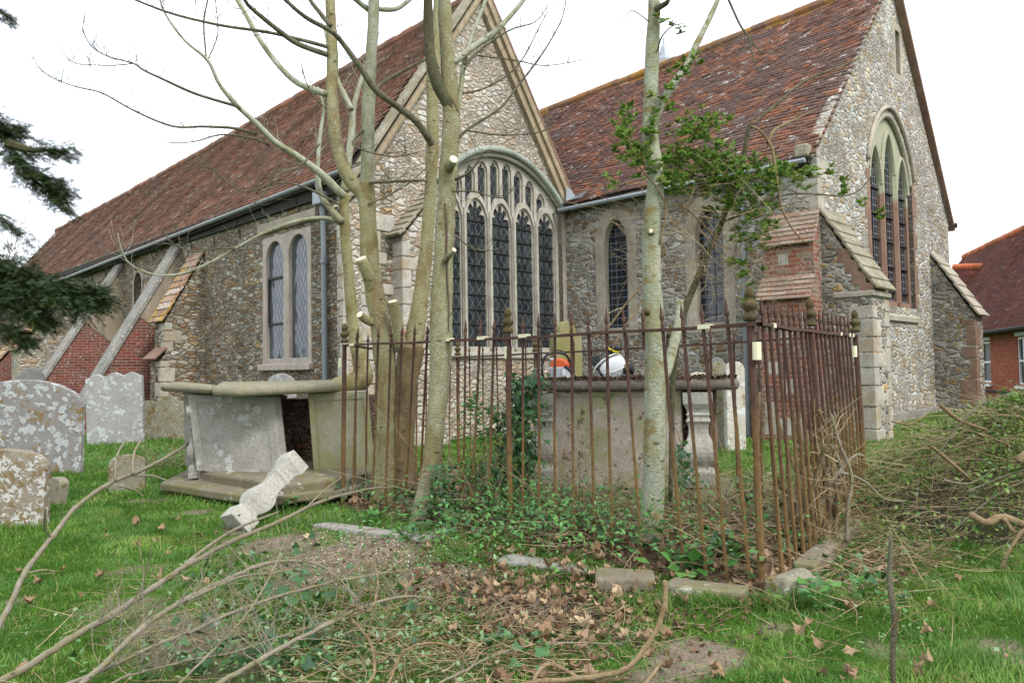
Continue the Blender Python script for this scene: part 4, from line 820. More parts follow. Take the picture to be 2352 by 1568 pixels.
# moulded slab in two broken pieces
def slab(name, poly, thk, mat, parent, tilt=None):
    return MB().prism(poly, (0, 0, -thk)).build(name, mat, parent, bevel=.05, seg=4, smooth='auto', jit=.0012)
def zt(px, py, Y): return at(px, py, Y)
A = [zt(366, 880, 8.95), zt(487, 885, 8.25), zt(500, 884, 9.1), zt(414, 875, 9.75)]
B = [zt(486, 887, 8.12), zt(545, 889, 8.02), zt(780, 877, 8.55), zt(772, 872, 9.5), zt(505, 876, 9.65)]
slab('slab_piece', A, .10, M['tomb_slab'], t1); slab('slab_piece', B, .112, M['tomb_slab'], t1)
recessed('side_panel', [zt(432, 906, 8.62), zt(628, 910, 8.5), zt(650, 1108, 8.45), zt(452, 1080, 8.55)], (.05, .11, 0), M['tomb_a'], t1)
recessed('side_panel', [zt(707, 903, 8.62), zt(846, 896, 8.9), zt(862, 1082, 8.88), zt(722, 1098, 8.6)], (-.03, .12, 0), M['tomb_green'], t1)
baluster(zt(464, 1094, 8.74), (-.04, 0, 1), (1, .3, 0), 1.05, 'baluster', M['tomb_a'], t1)
MB().prism([zt(420, 900, 9.0), zt(444, 902, 8.8), zt(444, 1075, 8.8), zt(425, 1070, 9.0)], (.2, .5, 0)).build('end_panel', M['tomb_a'], t1, bevel=.01, seg=1)
MB().prism([zt(455, 908, 9.2), zt(625, 908, 9.2), zt(640, 1100, 9.2), zt(450, 1090, 9.2)], (.05, .4, 0)).build('core', M['core'], t1, jit=.01, sub=2)  # this and the next rubble block: added so the panel gap looks dark
MB().prism([zt(640, 915, 9.5), zt(850, 908, 9.5), zt(850, 1080, 9.5), zt(640, 1090, 9.5)], (.05, .25, 0)).build('core', M['core'], t1, jit=.012, sub=3)
p0, p1, p2, p3 = at_h(435, 1085, .22), at_h(650, 1118, .22), at_h(872, 1085, .22), at_h(560, 1040, .22)
for q in (p0, p1, p2, p3): q.z = .24
MB().prism([p0, p1, p2, p3], (0, 0, -.16)).build('plinth', M['base_stone'], t1, bevel=.03, seg=2, jit=.005, sub=2)
q0, q1, q2, q3 = at_h(368, 1108, .15), at_h(610, 1142, .15), at_h(885, 1108, .15), at_h(560, 1010, .15)
for q in (q0, q1, q2, q3): q.z = .14
MB().prism([q0, q1, q2, q3], (0, 0, -.09)).build('step', M['base_stone'], t1, bevel=.02, seg=2, jit=.004, sub=3)
for q in (q0, q1, q2, q3): q.z = .06
c_ = (q0+q1+q2+q3)/4
MB().prism([q+(c_-q)*.09 for q in (q0, q1, q2, q3)], (0, 0, -.35)).build('footing', M['core'], t1, jit=.012, sub=3)
# fallen baluster
bp0, bp1 = at_h(547, 1196, .07), at(684, 1052, 7.15)
bp1 = bp0.lerp(bp1, .93); ax = (bp1-bp0); fb = MB().lathe(bp0-ax.normalized()*.05, [(r*.9, z*(ax.length+.08)/.8) for r, z in BAL], sq=True, axis=ax, up=(1, -.55, .5)).build('fallen_baluster', M['white_stone'], None, bevel=.006, seg=1, jit=.002)
tag(fb, 'pale square stone baluster fallen against the left tomb base', 'baluster')
# railed tomb
t2 = empty('chest_tomb', (1.1, 6.9, 0), 'pinkish chest tomb with a debris covered slab inside the iron railing', 'tomb', 'chest tombs')
f0, f1 = V3(.19, 6.98, 0), V3(1.98, 6.50, 0); du = (f1-f0).normalized(); dn = Vector((-du.y, du.x, 0))
TF = Frame(f0, du, -dn)
sl_ = MB().prism([TF.W(0, 1.245, 0), TF.W(1.86, 1.245, 0), TF.W(1.86, 1.245, -.85), TF.W(0, 1.245, -.85)], (0, 0, -.10)).build('slab', M['tomb_slab2'], t2, bevel=.045, seg=4, smooth='auto', jit=.004)
recessed('side_panel', [TF.W(.14, 1.148, -.11), TF.W(1.36, 1.148, -.11), TF.W(1.36, .12, -.11), TF.W(.14, .12, -.11)], dn*.1, M['tomb_pink'], t2, .05)
baluster(TF.W(1.50, .28, -.16), (0, 0, 1), du, 1.06, 'baluster', M['white_stone'], t2); baluster(TF.W(.07, .28, -.16), (0, 0, 1), du, 1.06, 'baluster', M['white_stone'], t2)
MB().box(TF.W(1.44, -.1, -.78), du*.22, -dn*.5, (0, 0, 1.25)).build('end_panel', M['brownstone'], t2, jit=.006, sub=2)
MB().box(TF.W(.1, -.1, -.8), du*1.5, -dn*.6, (0, 0, 1.26)).build('core', M['core'], t2)
MB().box(TF.W(-.05, -.1, -.9), du*1.85, -dn*.95, (0, 0, .36)).build('plinth', M['base_stone'], t2, bevel=.03, jit=.01, sub=2)
# ------------------------------------------------------------------ kerb stones round the railing
def kerb(label, p, q, w, h, mat, z0=-.11):
    p, q = Vector(p), Vector(q); d = q-p; n = Vector((-d.y, d.x, 0)).normalized(); p.z = q.z = 0; p.z = gzf(p.x, p.y)+z0; q.z = gzf(q.x, q.y)+z0
    o = MB().prism([p, q, q+n*w, p+n*w], (0, 0, h)).build('kerb_stone', mat, None, bevel=.018, seg=2, jit=.008, sub=2); return tag(o, label, 'kerb stone', 'kerb stones round the railing')
g = lambda x, y: at_h(x, y, 0)
kerb('grey concrete kerb block below the right tree, its end face showing', g(1362, 1352), g(1502, 1356), .24, .18, M['base_stone'])
kerb('mossy ochre kerb block under the corner post of the railing', g(1527, 1368), g(1712, 1388), .2, .17, M['base_stone'])
kerb('long kerb stone running back along the right side of the railing', g(1872, 1330), g(1985, 1215), .14, .2, M['base_stone'])
kerb('half buried kerb strip beneath the middle of the front railing', g(1140, 1290), g(1335, 1318), .2, .13, M['tomb_a'])
kerb('pale kerb strip strewn with sawdust at the left end of the front railing', g(715, 1210), g(965, 1245), .22, .13, M['tomb_a'])
cb = at_h(1838, 1375, 0); o = MB().cbox(cb+Vector((.0, .12, .03)), .27, .22, .17, .5).build('kerb_stone', M['gs_speck'], None, bevel=.03, seg=2, jit=.02, sub=3); tag(o, 'loose mossy corner block just outside the railing corner', 'kerb stone', 'kerb stones round the railing')
# ------------------------------------------------------------------ iron railing
F0, F1, F2, F3 = V3(-1.78, 7.86, 0), V3(1.52, 4.55, 0), V3(3.11, 6.70, 0), V3(-.75, 10.2, 0)     # front left, front right, back right, back left
FQ = [F0, F1, F2, F3]; H0, H1, H2, H3 = 1.655, 1.62, 1.63, 1.60
rail_ = empty('iron_railing', (1, 7, 0), 'rusty iron railing of spiked bars and finial posts round the overgrown tomb', 'railing')
def on_line(px, a, b):
    k_ = (px-1176)/1700; t = (k_*a.y-a.x)/((b.x-a.x)-k_*(b.y-a.y)); return t
def bar(top, bot, r, spike, name='bar', n=6, z0=-.04):
    t = Vector(top); b = Vector(bot); d = (t-b).normalized(); mid = b.lerp(t, .5)+Vector((random.uniform(-.008, .008), random.uniform(-.008, .008), 0))
    mb = MB().tube([b+d*z0, mid, t], [r, r*random.uniform(.9, 1.05), r], n, .06, random.randint(0, 99))
    if spike: mb.lathe(t, [(r*.9, 0), (r*1.05, .03), (r*.7, .055), (r*1.25, .075), (r*1.3, .086), (r*.9, .105), (.001, .175+random.uniform(-.015, .012))], 6, axis=d)
    return mb.build(name, M['rust'], rail_)
FIN = [(.042, 0), (.052, .012), (.054, .035), (.046, .05), (.034, .07), (.034, .085), (.048, .105), (.056, .12), (.054, .15), (.047, .155), (.034, .16), (.032, .20), (.037, .205), (.039, .225), (.034, .25), (.024, .275), (.012, .292), (.002, .30)]
def post(top, bot, s=1.0):
    o = bar(top, bot, .024, False, 'post', 8); t = Vector(top); MB().lathe(t+Vector((0, 0, .012)), [(r*s*.80, z*s*.70) for r, z in FIN], 14).build('finial', M['finial'], o, smooth=True); return o
def railbar(a, b, mat=None):
    a, b = Vector(a), Vector(b); d = b-a; n = Vector((-d.y, d.x, 0)).normalized(); m_ = MB(); k_ = 8
    for i in range(k_):
        p = a.lerp(b, i/k_); q = a.lerp(b, (i+1)/k_); s = lambda t: Vector((0, 0, -.012*math.sin(math.pi*t)+.004*math.sin(t*19)))
        m_.add([p-n*.025+s(i/k_), q-n*.025+s((i+1)/k_), q+n*.025+s((i+1)/k_), p+n*.025+s(i/k_)]+[v-Vector((0, 0, .02)) for v in (p-n*.025+s(i/k_), q-n*.025+s((i+1)/k_), q+n*.025+s((i+1)/k_), p+n*.025+s(i/k_))],
               [(0, 1, 2, 3), (7, 6, 5, 4), (0, 4, 5, 1), (2, 6, 7, 3)])
    return m_.build('rail', M['rust'], rail_)
up_ = lambda p, h: Vector((p.x, p.y, h))
railbar(up_(F0, H0), up_(F1, H1)); railbar(up_(F1, H1), up_(F2, H2)); railbar(up_(F2, H2), up_(F3, H3-.05)); railbar(up_(F0, H0), up_(F3, H3-.05))
def lay(a, b, ha, hb, tops, bots, spike=True, r=.0125):
    for x, y in zip(tops, bots):
        t = on_line(x, a, b); s = on_line(y, a, b); p = a.lerp(b, t); q = a.lerp(b, s); q.z = gzf(q.x, q.y); p.z = ha+(hb-ha)*t-.012; bar(p, q, r, spike)
lay(F0, F1, H0, H1, [821, 868, 897, 922, 951, 981, 1069, 1102, 1134, 1201, 1237, 1275, 1313, 1352, 1394, 1435, 1523, 1570, 1616, 1673],
    [807, 850, 880, 900, 925, 958, 1055, 1073, 1113, 1194, 1230, 1269, 1311, 1357, 1397, 1464, 1559, 1608, 1656, 1707])
t = on_line(1478, F0, F1); p = F0.lerp(F1, t); bar(up_(p, H1), up_(p, H1-.1), .0125, True)
tr = [1738, 1755, 1770, 1785, 1800, 1815, 1827, 1841, 1852, 1876, 1886, 1895, 1906, 1915, 1925, 1934, 1943, 1951]
ln = [55, 60, 62, 62, 60, 58, 57, 55, 52, 48, 45, 42, 40, 38, 36, 34, 32, 30]
t1738 = on_line(1740, F1, F2)
for i, (x, l) in enumerate(zip(tr, ln)):
    tt = on_line(x, F1, F2) if x > 1745 else .03; tt = max(.03, tt); p = F1.lerp(F2, tt); q = p+Vector((.10+.04*math.sin(3.1*i/18), .08, 0)); q.z = gzf(q.x, q.y); bar(up_(p, H1+(H2-H1)*tt-.012), q, .0125, True)
for i in range(20):
    if i in (6, 13): continue
    tt = (i+.9)/20.5; p = F3.lerp(F2, tt); q = p.copy(); q.z = gzf(q.x, q.y); bar(up_(p, H3-.05+(H2-H3+.05)*tt-.012), q, .0115, True)
for i in range(11):
    tt = (i+1)/12; p = F0.lerp(F3, tt); q = p+Vector((-.03, -.02, 0)); q.z = gzf(q.x, q.y); bar(up_(p, H0+(H3-.05-H0)*tt-.012), q, .0115, True)
def pst(p, h, off=(0, 0), s=1.0): q = p+Vector((off[0], off[1], 0)); q.z = gzf(q.x, q.y); return post(up_(p, h), q, s)
P_fl = pst(F0, H0, (-.03, 0), 1.0); pm = F0.lerp(F1, on_line(1167, F0, F1)); P_fm = pst(pm, 1.64, (0, 0), 1.05); P_fr = pst(F1.lerp(F0, .012), H1, (.03, .01), 1.05)
P_rm = pst(F1.lerp(F2, on_line(1863, F1, F2)), 1.63, (.12, .08)); P_br = pst(F2, H2, (.05, .02)); P_bl = pst(F3, H3-.05)
pst(F3.lerp(F2, .27), H3-.04); pst(F3.lerp(F2, .64), H3)
# tape tags on the posts and rails, one marked S
def tape(px, a, b, h, vert=True, L=.075, parent=None):
    t = on_line(px, a, b); p = a.lerp(b, t); d = (b-a).normalized(); n = Vector((d.y, -d.x, 0))
    if n.dot(-p) < 0: n = -n
    if vert: o = MB().lathe(up_(p, h-L), [(.0275, 0), (.0278, L*.5), (.0275, L)], 10).build('tape_tag', M['tape'], parent or rail_)
    else: o = MB().box(up_(p, h-.025)-d*L/2-n*.0285, d*L, n*.057, (0, 0, .029)).build('tape_tag', M['tape'], rail_)
    return o, up_(p, h), n, d
o, p, n, d = tape(1165.5, F0, F1, 1.545, True, .10)
s_ = [(.5*math.cos(a)*.5, .25+.25*math.sin(a)) for a in np.linspace(.35, math.pi*1.5, 9)]+[(.25*math.cos(a), -.25+.25*math.sin(a)) for a in np.linspace(math.pi/2, -math.pi+.35, 9)]
vdir = (CAM-p); vdir.z = 0; vdir.normalize(); hd_ = Vector((-vdir.y, vdir.x, 0))
MB().tube([p+vdir*.0285+hd_*(-.004-x*.026)*-1*-1+Vector((0, 0, -.035+z*.036)) for x, z in s_], .0018, 5).build('letter_mark', M['ink'], o)
tape(1738, F0, F1, 1.50, True, .11); tape(783, F0, F1, 1.51, True, .10); tape(1960.5, F1, F2, 1.52, True, .10)
for px in (812, 1030, 1109, 1205, 1622): tape(px, F0, F1, H0-.0+(H1-H0)*on_line(px, F0, F1), False, .09)
for px in (1772, 1926, 1946, 1954): tape(px, F1, F2, H1, False, .05)
# ------------------------------------------------------------------ chainsaw and helmet on the railed slab
saw = empty('chainsaw', TF.W(.32, 1.25, -.3), 'orange and white chainsaw with a black loop handle standing on the railed tomb slab', 'chainsaw')
ZS = 1.262; sx = lambda u, v, n: TF.W(.02+u, ZS+v, -.28+n)   # u right, v up, n toward the viewer
MB().box(sx(.09, .0, -.05), du*.16, -dn*.15, (0, 0, .115)).build('engine_body', M['grey_pl'], saw, bevel=.02, seg=3)
for i in range(6): MB().box(sx(.095+i*.011, .02, .10), du*.005, -dn*.006, (0, 0, .08)).build('cooling_fin', M['grey_pl'], saw)
MB().prism([sx(.10, .105, .09), sx(.27, .085, .09), sx(.285, .135, .09), sx(.25, .185, .09), sx(.16, .20, .09), sx(.115, .165, .09)], dn*.13).build('top_cover', M['orange'], saw, bevel=.02, seg=3)
MB().lathe(sx(.225, .055, .10), [(.001, 0), (.03, .0), (.05, .008), (.052, .03)], 16, axis=dn).build('starter_cover', M['white_pl'], saw, smooth='auto')
MB().prism([sx(.23, .0, .09), sx(.32, .0, .09), sx(.32, .045, .09), sx(.25, .075, .09)], dn*.1).build('fuel_tank', M['white_pl'], saw, bevel=.012, seg=2)
MB().tube(smoothpts([sx(.05, -.0, .09), sx(.035, .06, .12), sx(.045, .17, .12), (sx(.09, .235, .10)), sx(.16, .25, .06), sx(.24, .235, .02), sx(.275, .18, -.02), sx(.28, .10, -.05)], 6), .0125, 10).build('front_handle', M['black_pl'], saw, smooth=True)
MB().tube(smoothpts([sx(.10, .255, -.02), sx(.13, .272, -.03), sx(.19, .272, -.03), sx(.235, .25, -.02)], 4), .007, 6).build('hand_guard', M['black_pl'], saw, smooth=True)
MB().tube(smoothpts([sx(.255, .12, .10), sx(.29, .09, .10), sx(.325, .04, .09)], 4), .014, 8).build('rear_handle', M['black_pl'], saw, smooth=True)
MB().prism([sx(.07, .0, .08), sx(.105, .0, .08), sx(.10, .07, .08), sx(.075, .08, .08)], dn*.05).build('filler_cap', M['orange'], saw, bevel=.012)
MB().box(sx(.10, .18, .04), du*.07, -dn*.03, (0, 0, .02)).build('decal_plate', M['white_pl'], saw, bevel=.004)
MB().prism([sx(.12, .03, -.06), sx(.16, .03, -.06), sx(.16, .09, -.06), sx(.12, .09, -.06)], dn*.36).build('guide_bar', M['grey_pl'], saw, bevel=.01)
hel = empty('safety_helmet', TF.W(.95, 1.25, -.3), 'white safety helmet with mesh visor and yellow banded ear muffs on the railed slab', 'helmet')
hc = TF.W(.70, 1.26+.115, -.28)
import bmesh
def shell(name, c, rx, ry, rz, R, cut, mat, parent, thick=.006):
    bm = bmesh.new(); bmesh.ops.create_uvsphere(bm, u_segments=28, v_segments=18, radius=1)
    for v in list(bm.verts):
        if v.co.z < cut: bm.verts.remove(v)
    for v in bm.verts:
        rr = 1+.025*(1 if abs(math.atan2(v.co.y, v.co.x)*4 % (math.pi)) < .6 else 0)*max(0, v.co.z); v.co = Vector((v.co.x*rx*rr, v.co.y*ry*rr, v.co.z*rz))
    bmesh.ops.solidify(bm, geom=bm.faces[:], thickness=-thick)
    me = bpy.data.meshes.new(name); bm.transform(Matrix.Translation(c) @ R.to_4x4()); bm.to_mesh(me); bm.free(); me.polygons.foreach_set('use_smooth', [True]*len(me.polygons)); return link(name, me, mat, parent)
zc = (du*.38-dn*.25+Vector((0, 0, -.35))).normalized()      # crown of the helmet points down and toward the viewer
xc = (du*-.75+Vector((0, 0, .2))).normalized(); xc = (xc-zc*xc.dot(zc)).normalized(); yc = zc.cross(xc); RM = Matrix((xc, yc, zc)).transposed()
hs_ = shell('shell', hc, .145, .115, .135, RM, -.12, M['white_pl'], hel)
brim = [hc+RM @ Vector((.135*math.cos(a)*1.05+(.045 if math.cos(a) > .5 else 0)*math.cos(a), .12*math.sin(a)*1.05, -.02)) for a in np.linspace(0, 2*math.pi, 33)]
MB().tube(brim, .008, 6, cap=False).build('brim', M['white_pl'], hel, smooth=True)
for a in (-.55, 0, .55):
    rp = [hc+RM @ Vector((.150*math.sin(t), .119*math.sin(a)*math.cos(t), .139*math.cos(t)*math.cos(a*.7))) for t in np.linspace(-1.2, 1.2, 13)]; MB().tube(rp, .006, 6).build('shell_rib', M['white_pl'], hel, smooth=True)
vp = [(hc+du*x+Vector((0, 0, z))-dn*y) for x, y, z in ((-.20, -.02, .085), (-.10, -.01, .10), (-.115, -.02, -.03), (-.06, -.02, -.10), (-.09, .10, -.06), (-.13, .08, .05))]
MB().prism([hc+du*-.215+Vector((0, 0, .08)), hc+du*-.11+Vector((0, 0, .115)), hc+du*-.09+Vector((0, 0, .0)), hc+du*-.055+Vector((0, 0, -.112))], -dn*.10+Vector((0, 0, .0))).build('visor', M['visor'], hel, bevel=.015, seg=2)
MB().tube(smoothpts([hc+du*-.10+Vector((0, 0, .10))-dn*.08, hc+du*-.125+Vector((0, 0, .02))-dn*.11, hc+du*-.06+Vector((0, 0, -.108))-dn*.11], 5), .012, 8).build('visor_frame', M['black_pl'], hel, smooth=True)
def muff(c, ax):
    ax = Vector(ax).normalized(); o = MB().lathe(c, [(.001, -.036), (.044, -.036), (.054, -.02), (.056, -.004)], 18, axis=ax).build('ear_muff', M['black_pl'], hel, smooth='auto')
    MB().lathe(c, [(.0565, -.004), (.058, .0), (.058, .012), (.0565, .016)], 18, axis=ax).build('band', M['yellow'], o, smooth='auto'); MB().lathe(c, [(.055, .016), (.056, .035), (.044, .052), (.001, .054)], 18, axis=ax).build('cup', M['black_pl'], o, smooth='auto')
muff(hc+du*.03+Vector((0, 0, .150))-dn*.0, (.25, -.2, .62)); muff(hc+du*.165+Vector((0, 0, -.035))-dn*.02, (.95, -.45, .25))
MB().tube(smoothpts([hc+du*-.075+Vector((0, 0, .07))-dn*.10, hc+du*-.07+Vector((0, 0, .125))-dn*.06, hc+du*.01+Vector((0, 0, .15))-dn*.02], 4), .006, 6).build('muff_arm', M['black_pl'], hel)
# hand saw with a red grip hanging behind the tree fork
hsw = empty('pruning_saw', at(917, 765, 8.3), 'red handled pruning saw just showing between the tree stems', 'saw')
a = at(921, 752, 8.3); MB().tube(smoothpts([a, a+Vector((.03, 0, -.05)), a+Vector((.02, 0, -.12))], 4), .018, 8).build('handle', M['red'], hsw, smooth=True)
MB().prism([a+Vector((-.05, 0, .01)), a+Vector((-.01, 0, .02)), a+Vector((.0, 0, -.33)), a+Vector((-.03, 0, -.30))], (0, .006, 0)).build('blade', M['grey_pl'], hsw)
# ------------------------------------------------------------------ trees
def P3(l): return [at(x, y, Y) for x, y, Y in l]
def limb(mb, pts, Y, rpx, n=10, k=5, wob=.05, dY=0.0, seed=1):
    m = len(pts); Ys = [Y+dY*i/max(1, m-1) for i in range(m)]; P = smoothpts([at(x, y, Yi) for (x, y), Yi in zip(pts, Ys)], k)
    R = lerpl([r*Yi/FPX for r, Yi in zip(lerpl(rpx, m) if len(rpx) != m else rpx, Ys)], len(P)); mb.tube(P, R, n, wob, seed); return P
def cutface(p, nrm, r, parent, mat='cutwood'):
    p, nrm = Vector(p), Vector(nrm).normalized(); return MB().lathe(p, [(r*.98, -.004), (r*.96, .004), (r*.5, .007), (.001, .007)], 16, axis=nrm).build('cut_face', M[mat], parent)
TW = []      # twig paths per tree, filled then built
def sprout(mb, P, n, L, r, up=.5, seed=0, t0=.25):
    rnd = random.Random(seed)
    for _ in range(n):
        i = int(rnd.uniform(t0, 1)*(len(P)-2)); p = P[i]; d = (P[i+1]-P[i]).normalized(); q = Vector((rnd.gauss(0, 1), rnd.gauss(0, .6), rnd.gauss(up, .7))).normalized(); d2 = (d*.7+q).normalized(); l = L*rnd.uniform(.4, 1.2)
        pts = [p]; cur = d2
        for s in range(6): cur = (cur+Vector((rnd.gauss(0, .16), rnd.gauss(0, .16), rnd.gauss(.12, .14)))).normalized(); pts.append(pts[-1]+cur*l/6)
        mb.tube(pts, lerpl([r, r*.35], 7), 4, 0, 0, False)
        if rnd.random() < .6:
            j = rnd.randint(2, 4); c2 = (cur+Vector((rnd.gauss(0, .9), rnd.gauss(0, .5), rnd.gauss(.2, .7)))).normalized(); mb.tube([pts[j], pts[j]+c2*l*.22, pts[j]+c2*l*.42+Vector((0, 0, l*.06))], [r*.6, r*.45, r*.3], 4, 0, 0, False)
def tree(name, label, base, trunks, limbs, twigs, mats, grp='bare young trees among the graves'):
    r = empty(name, base, label, 'tree', grp); allP = []
    for (pts, Y, rp, m) in trunks:
        if pts[-1][1] < 0: x_ = pts[-1][0]; pts = pts+[(x_+random.uniform(-25, 25), -260), (x_+random.uniform(-50, 50), -520), (x_+random.uniform(-60, 60), -760)]; rp = rp+[rp[-1]*.8, rp[-1]*.5, 2]
        mb = MB(); P = limb(mb, pts, Y, rp, 16, 6, .07, seed=len(pts))
        if pts[-1][1] < 0: sprout(mb, P[-18:], 9, 1.3, .011, .5, int(pts[0][0]), .1)
        mb.build('trunk', M[m], r, smooth=True)
    if limbs:
        for pts, Y, rp, dY, m in limbs:
            mb = MB(); P = limb(mb, pts, Y, rp, 8, 5, .06, dY, seed=len(pts)+3)
            if twigs: sprout(mb, P, int(twigs[0]*max(.4, min(2.2, (P[-1]-P[0]).length))), twigs[1], twigs[2], seed=int(pts[0][0]+pts[0][1]))
            mb.build('branch', M[m], r, smooth=True)
    return r
tA = tree('bare_tree', 'slender yellow barked tree with a swollen crooked foot behind the left tomb slab', base_at(800, 10.0),
  [([(752, 1010), (768, 900), (800, 888), (832, 866), (826, 818), (812, 760), (806, 690), (798, 600), (792, 520), (790, 445)], 9.7, [22, 22, 27, 25, 18, 15, 13, 12, 12, 11.5], 'bark_pale')],
  [([(789, 450), (779, 441), (738, 400), (684, 360), (634, 328), (594, 288), (554, 252), (540, 238), (504, 194), (477, 139), (425, 94), (385, 41), (367, 0), (350, -60)], 9.7, [10, 9.5, 9, 8, 7, 6.5, 6, 6, 4.5, 4, 3, 2.5, 2, 1.5], -1.2, 'bark_up'),
   ([(540, 243), (450, 216), (378, 184), (331, 162), (306, 146), (252, 131), (216, 112), (191, 72), (196, 30)], 9.2, [4, 3.5, 3, 2.6, 2, 1.5, 1.3, 1, .7], -.6, 'twig'),
   ([(590, 309), (540, 295), (468, 291), (396, 290), (309, 255), (234, 214), (169, 198), (104, 169), (65, 119)], 9.3, [4, 3.5, 3, 2.6, 2.2, 1.8, 1.4, 1.1, .7], -.8, 'twig'),
   ([(619, 335), (590, 320), (554, 313), (504, 310), (443, 326), (381, 328)], 9.35, [3.5, 3, 2.5, 2, 1.4, .8], -.3, 'twig'),
   ([(306, 146), (270, 150), (220, 150), (165, 142), (130, 95)], 9.0, [1.6, 1.4, 1.2, 1, .7], -.2, 'twig'),
   ([(474, 136), (468, 54), (477, 0), (480, -40)], 9.0, [2.2, 2, 1.8, 1.5], -.2, 'twig'),
   ([(477, 139), (500, 80), (497, 20), (490, -30)], 9.0, [1.6, 1.4, 1.2, 1], .2, 'twig'),
   ([(788, 517), (749, 501), (684, 508), (612, 533), (540, 571), (479, 605), (414, 629), (360, 631), (310, 614), (284, 586), (270, 535)], 9.7, [5.5, 5, 4.5, 4, 3.5, 3, 2.6, 2.2, 1.9, 1.6, 1.1], -.9, 'bark_up'),
   ([(540, 571), (497, 571), (450, 578), (414, 568), (374, 557)], 9.3, [2.5, 2, 1.8, 1.4, 1], -.2, 'twig'),
   ([(786, 510), (742, 457), (731, 414), (731, 360), (736, 306), (743, 248), (730, 200)], 9.6, [8, 7, 6, 5, 4.5, 3.5, 2], .3, 'bark_up'),
   ([(791, 440), (800, 370), (808, 300), (812, 248), (829, 185), (842, 140), (850, 60)], 9.75, [10, 9, 8, 7, 5, 4, 3], .4, 'bark_up'),
   ([(808, 252), (790, 215), (776, 185), (757, 120), (745, 60)], 9.8, [6, 6, 5, 4, 3], .4, 'bark_up'),
   ([(780, 470), (700, 430), (640, 420), (560, 440), (500, 400), (470, 380)], 9.6, [3, 2.5, 2, 1.8, 1.3, .8], -.8, 'twig'),
   ([(735, 330), (690, 380), (640, 400), (600, 450), (570, 480)], 9.5, [2.2, 2, 1.8, 1.4, .8], -.5, 'twig')],
  (14, .42, .0042), None)
tB = tree('bare_tree', 'thick olive barked twin stemmed tree with sawn stubs behind the front railing', base_at(908, 7.75),
  [([(880, 1165), (890, 1085), (888, 1000), (887, 900), (884, 830), (873, 740), (862, 680), (850, 600), (846, 520), (843, 455), (843, 420)], 7.7, [34, 29, 26, 25, 25, 23, 22, 21, 20, 19, 17], 'bark_a'),
   ([(938, 1170), (925, 1080), (926, 980), (932, 890), (941, 825), (946, 800), (949, 788)], 7.72, [36, 30, 27, 26, 29, 30, 22], 'bark_base'),
   ([(934, 880), (945, 815), (958, 740), (970, 650), (980, 560), (988, 450), (991, 380), (994, 310), (993, 240), (992, 170), (1002, 90), (1008, 0), (1008, -60)], 7.75, [20, 23, 21, 17, 15, 14, 14, 14, 13, 13, 12, 12, 12], 'bark_a')],
  [([(838, 455), (828, 440), (795, 398), (772, 324), (762, 216), (764, 144), (761, 72), (758, 0), (752, -60)], 7.7, [17, 17, 16, 15, 14, 13, 12, 11, 11], .1, 'bark_a'),
   ([(843, 440), (845, 360), (846, 250), (851, 150), (857, 60), (860, -40)], 7.7, [17, 16, 15.5, 14, 13, 12], -.1, 'bark_up'),
   ([(752, 108), (684, 90), (612, 74), (504, 58), (396, 32), (310, 0), (260, -20)], 7.7, [5, 4.2, 4, 3.4, 3, 2.5, 2], -.8, 'twig'),
   ([(752, 126), (684, 101), (637, 68), (576, 18), (562, 0), (520, -50)], 7.7, [7, 6.5, 6, 4.5, 4, 3], -.8, 'twig'),
   ([(748, 216), (684, 191), (641, 151), (598, 94), (562, 29), (544, 0), (520, -50)], 7.7, [8, 7, 6.5, 6, 5, 5, 4], .6, 'bark_up'),
   ([(1000, 345), (985, 320), (954, 277), (907, 241), (861, 205), (825, 151), (785, 97), (760, 72), (702, 40), (655, 0), (620, -30)], 7.78, [8, 9, 8.5, 8, 8, 7, 6, 5.5, 5, 4.5, 4], -1.1, 'twig'),
   ([(858, 215), (880, 190), (950, 150), (985, 135)], 7.65, [5, 4.5, 3.5, 2.5], .5, 'twig'),
   ([(760, 60), (735, 30), (712, 0), (700, -30)], 7.7, [6, 5, 4.5, 4], 0, 'twig'),
   ([(855, 20), (905, 22), (935, 5), (960, -20)], 7.7, [6, 5.5, 5, 4], .2, 'bark_up'),
   ([(850, 25), (830, 10), (805, -10)], 7.7, [7, 6, 5], -.2, 'bark_up'),
   ([(848, 420), (900, 417), (960, 415), (985, 416)], 7.6, [4, 3.4, 3, 2.6], .1, 'twig'),
   ([(845, 470), (890, 450), (940, 420), (985, 380)], 7.6, [2, 1.7, 1.3, .9], .2, 'twig'),
   ([(835, 300), (810, 330), (850, 350), (910, 360), (960, 350)], 7.6, [2.5, 2.2, 1.8, 1.5, 1], -.3, 'twig'),
   ([(750, 250), (720, 220), (700, 180), (690, 140)], 7.6, [2, 1.6, 1.3, .8], -.3, 'twig')],
  (10, .36, .0036), None)
for (pts, rp, nrm_) in (([(858, 668), (846, 632), (829, 594)], [17, 15, 13.5], (-.85, -.3, .45)), ([(872, 745), (842, 735), (826, 722)], [11, 10, 8], (-.8, -.4, .3)), ([(922, 800), (912, 742), (902, 692)], [15, 12.5, 11], (-.1, -.35, .9))):
    mb = MB(); P = limb(mb, pts, 7.68, rp, 12, 4, .03, -.16); o = mb.build('cut_stub', M['bark_a'], tB, smooth=True); cutface(P[-1], P[-1]-P[-3], rp[-1]*7.5/FPX, o)
